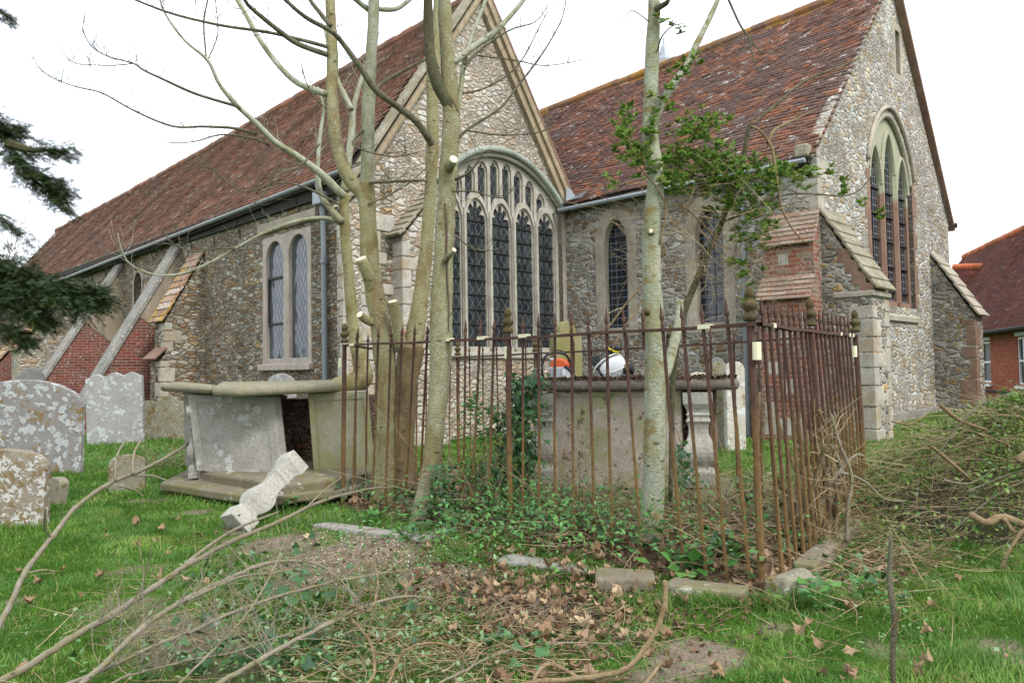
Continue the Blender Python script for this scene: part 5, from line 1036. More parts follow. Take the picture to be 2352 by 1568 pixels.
tC = tree('bare_tree', 'straight grey speckled tree in front of the railing with a curved dark limb', base_at(975, 6.75),
  [([(965, 1210), (980, 1130), (993, 1050), (1003, 950), (1009, 880), (1013, 800), (1013, 730), (1016, 650), (1021, 550), (1026, 450), (1031, 380), (1036, 310), (1036, 250), (1030, 150), (1023, 60), (1021, 0), (1020, -60)], 6.72, [30, 23, 21, 22, 23, 26, 27, 24, 23, 22, 21, 21, 20, 18, 16, 15, 14], 'bark_c')],
  [([(1036, 335), (1042, 290), (1037, 250), (1008, 200), (991, 144), (984, 72), (983, 0), (983, -60)], 6.76, [8, 14, 17, 15, 13, 11.5, 10.5, 10], -.2, 'twig_dark'),
   ([(1040, 146), (1088, 108), (1131, 79), (1167, 43), (1203, 0), (1230, -40)], 6.7, [8, 7.5, 7, 6, 5, 4], .5, 'bark_up'),
   ([(1040, 300), (1055, 230), (1066, 144), (1080, 94), (1098, 47), (1116, 0)], 6.7, [5, 6, 5.5, 5, 4.5, 4], .3, 'bark_up'),
   ([(1048, 322), (1077, 295), (1149, 248), (1192, 194), (1231, 144), (1271, 83), (1293, 36), (1300, 0)], 6.7, [4, 3.4, 3, 2.6, 2.2, 1.7, 1.4, 1.2], .2, 'twig'),
   ([(1066, 160), (1090, 130), (1113, 130), (1185, 139), (1257, 151), (1365, 133)], 6.75, [2.6, 2.4, 2, 1.6, 1.2, .7], .2, 'twig'),
   ([(1045, 413), (1077, 396), (1098, 371), (1116, 346), (1150, 350)], 6.6, [4, 3.4, 2.6, 1.8, 1], -.2, 'twig'),
   ([(1040, 440), (1090, 440), (1150, 455), (1180, 430)], 6.6, [2.2, 1.8, 1.4, .8], -.2, 'twig'),
   ([(1046, 540), (1085, 570), (1130, 575), (1170, 560)], 6.6, [2.2, 1.8, 1.2, .8], -.2, 'twig'),
   ([(1075, 300), (1150, 310), (1230, 305), (1275, 290)], 6.7, [2.5, 2.2, 1.8, 1], .1, 'twig'),
   ([(1060, 215), (1120, 200), (1190, 150), (1240, 60), (1260, 20)], 6.8, [2.6, 2.2, 1.7, 1.2, .8], .2, 'twig'),
   ([(1066, 150), (1110, 110), (1170, 70), (1230, 50), (1260, 10)], 6.8, [3, 2.6, 2, 1.4, 1], .2, 'twig')],
  (11, .34, .003), None)
for (pts, rp, fr2) in (([(1030, 385), (1037, 375), (1042, 366)], [13, 11, 10], 1.35), ([(1022, 600), (1033, 584), (1043, 574)], [8, 6.5, 5.5], 0)):
    mb = MB(); P = [at(x, y, 6.62-.05*i) for i, (x, y) in enumerate(pts)]; mb.tube(P, [r*6.6/FPX for r in rp], 12, .03); o = mb.build('cut_stub', M['bark_c'], tC, smooth=True); cutface(P[-1], P[-1]-P[-2], rp[-1]*6.55/FPX, o)
o = MB().lathe(at(1011, 735, 6.66), [(.001, -.06), (.06, -.05), (.062, -.02), (.045, -.005), (.03, -.01), (.02, .004), (.001, .006)], 14, axis=(-.05, -1, .1)).build('knot', M['bark_a'], tC, smooth=True)
# dark weeping streaks down the bark of the speckled tree
def streak(pts, w, Y, parent):
    mb = MB(); k_ = len(pts); P = [at(x, y, Y) for x, y in pts]; vs = []
    for i, p in enumerate(P): h = w*(1-.5*abs(2*i/(k_-1)-.7))*Y/FPX; vs += [p+Vector((-h, .004, 0)), p+Vector((0, -.006, 0)), p+Vector((h, .004, 0))]
    mb.add(vs, [(3*i+j, 3*i+j+1, 3*i+j+4, 3*i+j+3) for i in range(k_-1) for j in (0, 1)]); mb.build('sap_streak', M['bark_streak'], parent)
M['bark_streak'] = plain('sap_stain', S(84, 68, 54), .7, var=.3); streak([(1022, 466), (1026, 520), (1025, 580), (1027, 640), (1031, 700), (1031, 762)], 3, 6.622, tC)
M['bark_streak2'] = plain('sap_stain', S(84, 68, 54), .7, var=.3)
tD = tree('bare_tree', 'smooth pale green tree standing just inside the railing near its right corner', base_at(1492, 5.6),
  [([(1486, 1285), (1492, 1235), (1498, 1170), (1501, 1090), (1503, 1000), (1505, 900), (1504, 800), (1499, 700), (1496, 600), (1497, 520), (1505, 450), (1504, 390), (1494, 320), (1495, 252), (1497, 144), (1502, 40), (1504, -60)], 5.55, [40, 32, 27, 25, 25, 24, 23, 23.5, 21.5, 20.5, 20, 19, 19, 18, 16.5, 14.5, 13], 'bark_d')],
  [([(1500, 300), (1513, 252), (1541, 202), (1577, 151), (1599, 104), (1624, 54), (1649, 0), (1665, -40)], 5.55, [10, 10, 9, 8, 7.5, 6.5, 5.5, 5], .2, 'bark_d'),
   ([(1506, 905), (1530, 850), (1545, 800), (1557, 750), (1562, 690)], 5.6, [13, 13, 12, 11, 8.5], .25, 'bark_d'),
   ([(1508, 20), (1530, 8), (1535, 0)], 5.5, [8, 6, 4], -.2, 'twig'),
   ([(1510, 118), (1520, 85), (1545, 60), (1570, 55)], 5.5, [2.2, 1.8, 1.4, .9], -.2, 'twig'),
   ([(1490, 50), (1450, 25), (1420, 60)], 5.5, [1.6, 1.2, .7], -.2, 'twig')],
  (2, .22, .002), None)
mb = MB(); P = [at(1495, 533, 5.44), at(1495, 531, 5.37)]; mb.tube(P, [.030, .020], 12, .05); o = mb.build('cut_stub', M['bark_d'], tD, smooth=True); cutface(P[-1], P[-1]-P[0], .015, o)
P = [at(1488, 717, 5.50), at(1488, 716, 5.47)]; MB().tube(P, [.03, .01], 12, .1).build('knot', M['bark_base'], tD, smooth=True)
# ---------------- foliage helpers
def cluster(c, r, n, size, squash=(1, .8, .75), tmpl=LEAF, droop=.0):
    c = np.array(c); p = RNG.normal(0, .5, (n, 3))*np.array(squash)*r+c
    return inst(tmpl[0], tmpl[1], p, rot(RNG.uniform(0, 6.28, n), RNG.normal(.2-droop, .6, n), RNG.normal(0, .5, n)), size*RNG.uniform(.6, 1.3, n))
def rosette(tips, size, per=6):
    tips = np.repeat(np.array(tips), per, 0); n = len(tips)
    return inst(LEAF[0], LEAF[1], tips, rot(RNG.uniform(0, 6.28, n), RNG.uniform(-.1, 1.1, n), RNG.normal(0, .3, n)), size*RNG.uniform(.6, 1.2, n))
def twigs_np(p0, d, L, r, bend=.5, m=5, drop=0.0):
    n = len(p0); d = d/np.linalg.norm(d, axis=1)[:, None]; b = RNG.normal(0, bend, (n, 3)); t = np.linspace(0, 1, m)
    P = p0[:, None]+d[:, None]*(L[:, None]*t)[:, :, None]+b[:, None]*(L[:, None]*(t*t))[:, :, None]*.5; P[:, :, 2] -= drop*(L[:, None]*t*t)
    x = np.cross(d, np.array([.3, .5, .8])); x /= np.linalg.norm(x, axis=1)[:, None]; y = np.cross(d, x); R = (r[:, None]*(1-.55*t))
    V = np.stack([P+(x[:, None]*math.cos(a)+y[:, None]*math.sin(a))*R[:, :, None] for a in (0, 2.094, 4.189)], 2).reshape(n, m*3, 3)
    f = [(i*3+j, i*3+(j+1) % 3, i*3+3+(j+1) % 3, i*3+3+j) for i in range(m-1) for j in range(3)]
    F = np.array(f)[None]+(np.arange(n)*m*3)[:, None, None]; return V.reshape(-1, 3), F.reshape(-1, 4)
# ---------------- climbing shrub to the right of the pale tree
shr = empty('evergreen_shrub', base_at(1545, 5.9), 'leggy evergreen shrub with glossy leaf clusters beside the pale green tree', 'shrub')
def stem(pts, rp, Y, mat, dY=0, name='stem', parent=shr):
    mb = MB(); P = limb(mb, pts, Y, rp, 7, 5, .05, dY); mb.build(name, M[mat], parent, smooth=True); return P
stem([(1540, 1150), (1545, 900), (1556, 790), (1570, 722), (1584, 683), (1610, 622), (1650, 530), (1680, 450), (1702, 395), (1715, 320), (1722, 285)], [5, 6, 7, 9, 8, 7.5, 7, 6, 6, 5, 4], 5.95, 'twig_dark', .1)
stem([(1722, 292), (1786, 238), (1847, 187), (1937, 151), (1977, 133)], [3.5, 3, 2.5, 2, 1.2], 6.05, 'twig', .1)
stem([(1722, 290), (1745, 300), (1772, 338), (1782, 389), (1793, 468), (1818, 522), (1851, 558)], [3, 3, 3.4, 3, 2.8, 2.4, 1.6], 6.05, 'cut_tan', -.2)
stem([(1764, 330), (1779, 299), (1822, 277), (1887, 245)], [4.5, 4, 2.6, 1.2], 6.0, 'cut_tan', .1)
stem([(1660, 510), (1720, 485), (1793, 450), (1865, 445), (1937, 450), (1984, 428), (2024, 360)], [3.2, 3, 2.6, 2.2, 1.8, 1.5, 1], 6.0, 'twig', -.2)
stem([(1640, 545), (1600, 500), (1560, 470), (1520, 480)], [3, 2.4, 2, 1.4], 5.9, 'cut_tan', -.3)
stem([(1690, 430), (1640, 410), (1580, 400), (1530, 380)], [3, 2.5, 2, 1.4], 5.95, 'twig', -.2); stem([(1700, 395), (1650, 340), (1600, 300), (1560, 290)], [3, 2.4, 1.8, 1.2], 5.95, 'twig', -.1)
stem([(1515, 560), (1530, 480), (1500, 420), (1460, 370), (1440, 300), (1435, 250)], [2.6, 2.4, 2, 1.7, 1.3, 1], 5.5, 'cut_tan', -.1)
stem([(1669, -10), (1700, 58), (1718, 83), (1727, 119), (1739, 162)], [3, 2.6, 2.2, 1.7, 1], 5.8, 'twig'); stem([(1716, 80), (1750, 120), (1800, 120)], [1.5, 1.2, .8], 5.8, 'twig')
cl = [(1440, 260, 14, 30, 5.5), (1432, 300, 22, 45, 5.5), (1445, 345, 26, 60, 5.5), (1480, 370, 30, 60, 5.45), (1520, 390, 42, 110, 5.6), (1570, 380, 46, 150, 5.8), (1620, 370, 46, 160, 5.9), (1660, 385, 46, 160, 5.9), (1600, 300, 34, 75, 5.9), (1640, 290, 30, 60, 5.9), (1700, 410, 40, 120, 5.9),
      (1745, 395, 36, 90, 6), (1790, 400, 34, 70, 6), (1835, 410, 30, 50, 6), (1690, 470, 40, 110, 5.9), (1740, 490, 34, 70, 5.9), (1710, 540, 34, 60, 5.9), (1745, 560, 26, 40, 5.9), (1540, 410, 36, 80, 5.6), (1560, 300, 20, 30, 5.7), (1400, 420, 14, 14, 5.4), (1640, 440, 40, 90, 5.9), (1720, 640, 22, 24, 5.8), (1700, 600, 20, 24, 5.8), (1780, 520, 24, 30, 6), (1870, 400, 18, 18, 6), (1720, 690, 16, 12, 5.8), (1765, 430, 30, 60, 6), (1560, 440, 30, 40, 5.7)]
tips = []
for x, y, r, n, Y in cl:
    for _ in range(max(3, int(n*.36))): tips.append(at(x+random.gauss(0, r*.72), y+random.gauss(0, r*.52), Y+random.gauss(0, .14)))
for x, y, Y in ((1937, 445, 5.9), (1984, 462, 5.9), (2016, 485, 5.9), (2024, 505, 5.9), (1905, 400, 5.9), (1935, 410, 5.9)): tips += [at(x+random.gauss(0, 5), y+random.gauss(0, 6), Y) for _ in range(3)]
V, F = rosette(tips, .058, 9); np_mesh('foliage', V, F, M['shrub'], shr)
# leafy runners up the pale branch and trunk
tips = [at(x+random.gauss(0, 9), y+random.gauss(0, 9), 5.45) for (x, y) in [(1535, 210), (1545, 190), (1560, 165), (1580, 150), (1520, 235), (1508, 262), (1500, 290), (1495, 310), (1530, 245), (1600, 130), (1490, 330), (1470, 350), (1520, 40), (1562, 60)] for _ in range(3)]
V, F = rosette(tips, .058, 8); np_mesh('runner_foliage', V, F, M['shrub'], shr)
n = 190; p0 = np.array([at(random.gauss(1590, 85), random.gauss(500, 60), 5.8+random.gauss(0, .15)) for _ in range(n)]); V, F = twigs_np(p0, RNG.normal(0, 1, (n, 3))*np.array([1, .4, .8]), RNG.uniform(.15, .55, n), np.full(n, .0027), .9)
n2 = 130; p1 = np.array([at(random.gauss(1690, 60), random.gauss(620, 50), 5.8+random.gauss(0, .15)) for _ in range(n2)]); V2, F2 = twigs_np(p1, RNG.normal(0, 1, (n2, 3))*np.array([1, .4, 1]), RNG.uniform(.15, .5, n2), np.full(n2, .002), .7)
V, F = cat([(V, F), (V2, F2)]); np_mesh('dry_vines', V, F, M['dry_twig'], shr)
# broken branches caught on the front rail
cb_ = empty('broken_branch', at(1369, 776, 5.55), 'pale broken branch leaning on the front rail beside the right tree', 'branch')
stem([(1369, 776), (1394, 755), (1412, 733), (1431, 707), (1443, 692), (1472, 661)], [3.5, 2.8, 2.6, 2.6, 2.4, 2], 5.6, 'cut_tan', -.1, 'stick', cb_); stem([(1404, 806), (1416, 783), (1431, 758), (1446, 735), (1466, 709), (1474, 690)], [1.6, 2.3, 2.5, 2.4, 2.2, 2], 5.45, 'cut_tan', 0, 'stick', cb_); stem([(1370, 774), (1374, 750), (1395, 722), (1430, 706)], [2, 2, 2, 1.6], 5.6, 'cut_br', -.05, 'stick', cb_)
# ---------------- yew reaching in from the left
NEED = []; k_ = 0; nv, nf = [], []
for i in range(11):
    for s in (-1, 1):
        y = .03+i*.085; a = .55+.25*(i/11); L = .30*(1-.35*i/11); x1, y1 = s*math.sin(a+.3)*L, y+math.cos(a+.3)*L; w_ = .028; b = len(nv); nv += [(0, y-.012, 0), (x1*.6, y+(y1-y)*.6-w_, .03), (x1, y1, .0), (x1*.55, y+(y1-y)*.55+w_, .03)]; nf.append((b, b+1, b+2, b+3))
b = len(nv); nv += [(-.012, 0, 0), (.012, 0, 0), (.006, 1, 0), (-.006, 1, 0)]; nf.append((b, b+1, b+2, b+3)); SPRIG = (nv, nf)
yew = empty('yew_tree', base_at(-330, 7.6), 'dark green yew with drooping needle boughs entering from the left edge', 'tree')
yb = base_at(-330, 7.6); MB().tube(smoothpts([yb-Vector((0, 0, .3)), yb+Vector((.05, 0, 1)), yb+Vector((.1, .1, 2.4)), yb+Vector((0, .1, 5.0)), yb+Vector((.2, .1, 7.2))], 4), lerpl([.42, .36, .33, .26, .08], 17), 14, .12).build('trunk', M['bark_base'], yew, smooth=True)
boughs = [([(-420, 100), (-560, 160), (-720, 260)], 7.4, 90, 130), ([(-420, 480), (-600, 540), (-760, 640)], 7.3, 90, 140), ([(-300, -180), (-150, -240), (-40, -210)], 7.2, 80, 110), ([(-430, -160), (-560, -220), (-700, -160)], 7.6, 90, 120), ([(-330, -420), (-250, -520), (-200, -600)], 7.6, 100, 120), ([(-250, 130), (-60, 240), (20, 330), (60, 395), (110, 440), (150, 475)], 7.2, 60, 210), ([(-250, 560), (-60, 590), (60, 640), (150, 670), (215, 680)], 7.0, 85, 640), ([(-260, 450), (-80, 470), (0, 500), (50, 545)], 7.3, 40, 90), ([(-260, 640), (-60, 660), (40, 700), (110, 740)], 6.9, 60, 300), ([(-250, -40), (-60, 10), (0, 28), (25, 45)], 7.2, 22, 50), ([(20, 330), (70, 345), (120, 345), (150, 350)], 7.15, 30, 70), ([(-200, 600), (-40, 720), (20, 760), (60, 785)], 6.8, 40, 130), ([(-150, 200), (-40, 260), (10, 300), (40, 300)], 7.25, 40, 130), ([(60, 400), (110, 415), (150, 440)], 7.2, 30, 70)]
ps, ds, ss = [], [], []; tb_ = MB()
for pts, Y, spread, n in boughs:
    P = smoothpts(([at(-330, pts[0][1], 7.5)] if pts[0][0] < -100 else [])+[at(x, y, Y) for x, y in pts], 6); MB().tube(P, lerpl([.06, .03, .012, .006], len(P)), 7, .1).build('bough', M['twig_dark'], yew)
    for _ in range(int(n*1.0)):
        t = random.uniform(.22, 1); i = min(int(t*(len(P)-1)), len(P)-2); d = (P[i+1]-P[i]).normalized(); L = spread*Y/FPX*(1.5-.75*t)*random.uniform(.5, 1.15)
        b = (d*.65+Vector((random.gauss(.1, .45), random.gauss(0, .7), random.gauss(-.12, .42)))).normalized(); q = P[i]+Vector((random.gauss(0, .03), random.gauss(0, .05), random.gauss(0, .03))); m_ = max(4, int(L/.032))
        for s in range(m_):
            b = (b+Vector((random.gauss(.01, .06), random.gauss(0, .06), random.gauss(-.05, .05)))).normalized(); q = q+b*(L/m_); sd = b.cross(Vector((0, 0, 1))).normalized()
            for sg in (-1, 1): ps.append(q); ds.append((b*.55+sd*sg*random.uniform(.4, 1.1)+Vector((0, 0, random.gauss(-.05, .3)))).normalized()); ss.append(random.uniform(.05, .10)*(1.15-.55*s/m_))
        ps.append(q); ds.append(b); ss.append(.06)
ds = np.array(ds); yaw = np.arctan2(-ds[:, 0], ds[:, 1]); pit_ = np.arcsin(np.clip(ds[:, 2], -1, 1)); V, F = inst(*SPRIG, np.array(ps), rot(yaw, pit_, RNG.normal(0, .7, len(ps))), np.array(ss)); np_mesh('foliage', V, F, M['yew'], yew)
# ---------------- distant bare trees beyond the church
def fartree(px, Y, h, label, seed):
    rnd = random.Random(seed); b = base_at(px, Y); r = empty('bare_tree', b, label, 'tree'); mb = MB(); mb.tube([b-Vector((0, 0, .3)), b+Vector((0, 0, h*.3)), b+Vector((.1, 0, h*.6))], [h*.03, h*.022, h*.012], 8); mb.build('trunk', M['distant_bark'], r); tb = MB()
    def grow(p, d, L, rr, dep):
        q = p+d*L; m_ = p+d*L*.5+Vector((rnd.gauss(0, .06), rnd.gauss(0, .06), .03))*L; tb.tube([p, m_, q], [rr, rr*.8, rr*.6], 4, 0, 0, False)
        if dep:
            for _ in range(3): grow(p.lerp(q, rnd.uniform(.5, 1)), (d+Vector((rnd.gauss(0, .5), rnd.gauss(0, .5), rnd.gauss(.15, .35)))).normalized(), L*rnd.uniform(.55, .8), rr*.6, dep-1)
    for i in range(9): grow(b+Vector((0, 0, h*rnd.uniform(.22, .58))), Vector((rnd.gauss(0, .7), rnd.gauss(0, .7), rnd.uniform(.5, 1))).normalized(), h*.22, h*.010, 4)
    tb.build('crown', M['distant_bark'], r)
fartree(60, 46, 11, 'far bare tree with fine twigs behind the yew and the church roof end', 3); fartree(128, 52, 8.5, 'smaller far bare tree against the sky beside the church roof end', 5)
fartree(2215, 60, 8.0, 'far bare tree between the church gable and the brick house roof', 8)
# ---------------- ivy on the railed tomb and tree feet
def ivyplant(label, blobs, stems, size=.055):
    c0 = at(*blobs[0][:2], blobs[0][4]); r = empty('ivy', V3(c0.x, c0.y, gzf(c0.x, c0.y)), label, 'ivy', 'ivy on the tomb and tree feet'); parts = []
    for x, y, rx, ry, Y, n in blobs:
        p = np.array([at(random.gauss(x, rx*.55), random.gauss(y, ry*.55), Y+random.gauss(0, .09)) for _ in range(n)]); p[:, 2] = np.maximum(p[:, 2], .02)
        parts.append(inst(IVY[0], IVY[1], p, rot(RNG.normal(3.14, .8, n), RNG.normal(-.9, .5, n), RNG.normal(0, .5, n)), size*RNG.uniform(.6, 1.25, n)))
    V, F = cat(parts); np_mesh('leaves', V, F, M['ivy'], r)
    ps = np.array([at(random.gauss(b[0], b[2]*.5), random.gauss(b[1], b[3]*.5), b[4]+.05) for b in blobs for _ in range(stems)]); n = len(ps); V, F = twigs_np(ps, RNG.normal(0, 1, (n, 3))*np.array([.7, .3, 1])+np.array([0, 0, -.3]), RNG.uniform(.2, .6, n), RNG.uniform(.002, .005, n), .6); V[:, 2] = np.maximum(V[:, 2], .0); np_mesh('stems', V, F, M['dry_twig'], r)
ivyplant('dark ivy mass hanging over the left end of the railed tomb', [(1200, 930, 38, 56, 6.75, 300), (1185, 1020, 46, 60, 6.72, 330), (1150, 1090, 60, 40, 6.65, 300), (1215, 880, 38, 20, 6.8, 120), (1215, 1060, 24, 40, 6.75, 80), (1130, 960, 26, 40, 6.7, 50)], 16)
ivyplant('ivy climbing the foot of the grey speckled tree', [(1020, 1120, 24, 40, 6.55, 90), (1035, 1175, 30, 26, 6.45, 100), (1000, 1080, 14, 24, 6.5, 24)], 6)
ivyplant('ivy sprays on the right corner baluster of the railed tomb', [(1570, 1050, 18, 26, 6.35, 40), (1575, 1095, 22, 18, 6.3, 30)], 4)
for lab, spots in (('young privet shoots with small green leaves growing through the middle of the railing', [(1090, 960, 30, 40, 6.5), (1120, 1020, 26, 40, 6.5), (1080, 1090, 30, 30, 6.4), (1140, 1130, 40, 26, 6.3), (1085, 930, 20, 26, 6.5)]),):
    sh = empty('privet_shoots', base_at(1095, 6.4), lab, 'shrub'); tips = [at(random.gauss(x, rx*.6), random.gauss(y, ry*.6), Y+random.gauss(0, .1)) for x, y, rx, ry, Y in spots for _ in range(42)]; V, F = rosette(tips, .036, 6); np_mesh('foliage', V, F, M['weed'], sh)
    p0 = np.array([at(random.gauss(1095, 28), 1185, 6.45+random.gauss(0, .1)) for _ in range(26)]); p0[:, 2] = .03; n = len(p0); V, F = twigs_np(p0, RNG.normal(0, .22, (n, 3))+np.array([.0, 0, 1]), RNG.uniform(.5, 1.1, n), np.full(n, .003), .35); np_mesh('stems', V, F, M['dry_twig'], sh)
# ------------------------------------------------------------------ ground, grass and litter

def inside(x, y, mar=0.0):
    d = np.full(np.shape(x), 9.0)
    for i in range(4):
        a, b = FQ[i], FQ[(i+1) % 4]; e = b-a; L = e.length; d = np.minimum(d, ((x-a.x)*(-e.y)+(y-a.y)*e.x)/L)
    return d+mar
BARE = [(350, 1300, .5, .5), (250, 1400, .6, .5), (450, 1450, .7, .62), (600, 1520, .6, .6), (150, 1510, .5, .42), (850, 1530, .6, .5), (1100, 1530, .6, .5), (1350, 1520, .5, .42), (2100, 1250, .5, .5), (1800, 1440, .4, .35), (790, 1275, .75, .95), (900, 1235, .6, .9), (660, 1245, .5, .8), (720, 1330, .5, .75), (1010, 1330, .55, .8), (1240, 1400, .55, .8), (1120, 1370, .5, .75), (1380, 1430, .3, .5), (1620, 1500, .26, .95), (1560, 1525, .22, .8), (2020, 1290, .4, .7), (560, 1215, .3, .7), (480, 1260, .35, .45), (820, 1440, .4, .5), (940, 1470, .35, .4), (700, 1500, .5, .35)]
BARE = [(at_h(x, y).x, at_h(x, y).y, r, s) for x, y, r, s in BARE]
for _ in range(46): q_ = at_h(random.uniform(-50, 2400), random.uniform(1130, 1590)); BARE.append((q_.x, q_.y, random.uniform(.1, .32), random.uniform(.35, .75)))
def nz(x, y, f, s): return .5+.25*(np.sin(f*x*1.7+s)*np.cos(f*y*1.3+2*s)+np.sin(f*(x+y)*.9+3*s)*.6+np.sin(f*2.3*(x-y)+s)*.4)
def cover(x, y):
    b = np.zeros(np.shape(x))
    for cx, cy, r, s in BARE: b = np.maximum(b, s*np.exp(-((x-cx)**2+(y-cy)**2)/(r*r)))
    b = b+.35*(nz(x, y, 3.1, .7)-.5)*(b > .02)
    ins = np.clip((inside(x, y)+.22)/.2, 0, 1); return np.clip(1-b, 0, 1)*(1-ins), np.clip(ins, 0, 1)
def axis(a, b, fine0, fine1, st, gr):
    v = list(np.arange(fine0, fine1, st)); s = st; x = fine1
    while x < b: v.append(x); s *= gr; x += s
    v.append(b); s = st; x = fine0; lo = []
    while x > a: s *= gr; x -= s; lo.append(max(x, a))
    return np.array(sorted(set(lo+v)))
gx = axis(-900, 900, -8, 9, .07, 1.16); gy = axis(-60, 1500, 1.6, 16, .07, 1.14); X, Y = np.meshgrid(gx, gy); Zg = gz(X, Y)+.012*(nz(X, Y, 9, .3)-.5)+.010*(nz(X, Y, 23, 1.1)-.5)
G, LI = cover(X, Y); nx, ny = len(gx), len(gy); V = np.stack([X, Y, Zg-.004], -1).reshape(-1, 3); ii = (np.arange(ny-1)[:, None]*nx+np.arange(nx-1)[None]).ravel(); F = np.stack([ii, ii+1, ii+nx+1, ii+nx], 1)
go = np_mesh('ground', V, F, M['ground'], None, True); tag(go, kind='structure', label='churchyard ground of soil and turf round the church', cat='ground'); ca = go.data.color_attributes.new('cover', 'FLOAT_COLOR', 'POINT'); c4 = np.ones((len(V), 4), np.float32); c4[:, 0] = G.ravel(); c4[:, 1] = LI.ravel(); c4[:, 2] = 0; ca.data.foreach_set('color', c4.ravel())
def scatter(n, y0, y1, px0=-350, px1=2700, pw=1.0):
    y = y0+(y1-y0)*RNG.uniform(0, 1, n)**pw; px = RNG.uniform(px0, px1, n); return (px-1176)/1700*y, y
def pxs(cx, cy, sx_, sy_, n):
    P = [at_h(random.gauss(cx, sx_), max(1000, random.gauss(cy, sy_))) for _ in range(n)]; return np.array([p.x for p in P]), np.array([p.y for p in P])
BL = ([(-.5, 0, 0), (.5, 0, 0), (-.42, .06, .45), (.42, .06, .45), (-.25, .22, .8), (.25, .22, .8), (0, .48, 1)], [(0, 1, 3), (0, 3, 2), (2, 3, 5), (2, 5, 4), (4, 5, 6)])
parts = []
for n, a, b, hh, ww in ((86000, 2.2, 4.2, .050, .0040), (120000, 4.2, 7.5, .052, .0048), (110000, 7.5, 13, .062, .0085), (60000, 13, 24, .075, .016), (26000, 24, 45, .09, .035)):
    x, y = scatter(n, a, b); g, _ = cover(x, y); tuft = nz(x, y, 5.2, 2.2)*.6+nz(x, y, 14, .4)*.55; long_ = sst((x-1.2)/1.2)*sst((5.2-y)/1.5)*.5+sst((y-8)/3)*.2
    keep = (RNG.uniform(0, 1, n) < g**1.5*(.55+.7*tuft)) & ~((x > 2.9) & (np.hypot(x-4.6, y-6.4) < 1.3)); x, y, tuft, long_, g = x[keep], y[keep], tuft[keep], long_[keep], g[keep]; m = len(x); h = hh*(.45+.8*tuft+long_)*RNG.uniform(.55, 1.3, m)*(.5+.5*g)
    yaw = nz(x, y, 3.3, 1.9)*9+RNG.normal(0, 1.1, m); parts.append(inst(*BL, np.stack([x, y, gz(x, y)-.006], 1), rot(yaw, -np.abs(RNG.normal(.25, .35, m)), RNG.normal(0, .2, m)), np.stack([ww*RNG.uniform(.7, 1.4, m), h, h], 1)))
for cx, cy, sx_, sy_, n in ((540, 1142, 130, 9, 1700), (90, 1094, 80, 5, 700), (30, 1214, 60, 5, 700), (268, 1018, 60, 4, 500), (290, 1129, 36, 4, 350), (1615, 1388, 100, 7, 900), (1850, 1385, 60, 8, 600), (128, 1168, 26, 4, 250), (590, 1200, 50, 10, 300)):
    x, y = (np.array(q_) for q_ in pxs(cx, cy, sx_, sy_, n)); m = len(x); h = .085*RNG.uniform(.4, 1.3, m); parts.append(inst(*BL, np.stack([x, y, gz(x, y)-.006], 1), rot(RNG.uniform(0, 6.28, m), -np.abs(RNG.normal(.25, .35, m)), RNG.normal(0, .2, m)), np.stack([.0055*RNG.uniform(.7, 1.4, m), h, h], 1)))
V, F = cat(parts); tag(np_mesh('grass', V, F, M['grass']), kind='stuff', label='short bright green grass over the churchyard', cat='grass')
# small broad leaved weeds in the turf
def flat(x, y, size, mat_t, lift=.02, pit=(.15, .35)):
    n = len(x); return inst(mat_t[0], mat_t[1], np.stack([x, y, gz(x, y)+lift*RNG.uniform(.3, 1.5, n)], 1), rot(RNG.uniform(0, 6.28, n), RNG.normal(pit[0], pit[1], n), RNG.normal(0, .35, n)), size*RNG.uniform(.5, 1.3, n))
x, y = scatter(11000, 2.3, 7, pw=.8); g, li = cover(x, y); k1 = (RNG.uniform(0, 1, len(x)) < .25+.4*(1-g)) & (li < .5); V, F = flat(x[k1], y[k1], .022, LEAF, .025); tag(np_mesh('turf_weeds', V, F, M['weed']), kind='stuff', label='small green weeds and clover in the trodden turf', cat='weeds')
# sycamore leaf litter, curled
def deadleaf(seed):
    r = random.Random(seed); k_ = 20; out = [(0, 0, 0)]; ph = r.uniform(0, 6); c1, c2 = r.uniform(-2.2, 3.4), r.uniform(-1, 2.8); fo = r.uniform(.3, 1.2); an = r.uniform(0, 3.14)
    for ring in (.5, 1):
        for i in range(k_):
            a = 2*math.pi*i/k_; rr = (.41+.04*math.cos(5*(a-math.pi/2))+.03*math.cos(3*a+ph)+(.03 if i % 2 else -.02))*(1 if ring < 1 else r.uniform(.8, 1.14))*ring
            if abs(a-4.71) < .4: rr *= .75
            x, y = rr*math.cos(a)*.85, rr*math.sin(a); q = x*math.cos(an)+y*math.sin(an)
            out.append((x, y, c1*x*x+c2*y*y+fo*abs(q)+.05*math.sin(9*x+ph)*ring+r.uniform(-.03, .03)*ring))
    fs = [(0, 1+i, 1+(i+1) % k_) for i in range(k_)]
    for i in range(k_): a_, b_ = 1+i, 1+(i+1) % k_; fs += [(a_, a_+k_, b_+k_), (a_, b_+k_, b_)]
    return (out, fs)
DL = [deadleaf(i) for i in range(6)]; CR = ([(-.4, -.2, 0), (.3, -.4, .1), (.5, .3, -.05), (-.2, .4, .12)], [(0, 1, 2), (0, 2, 3)])
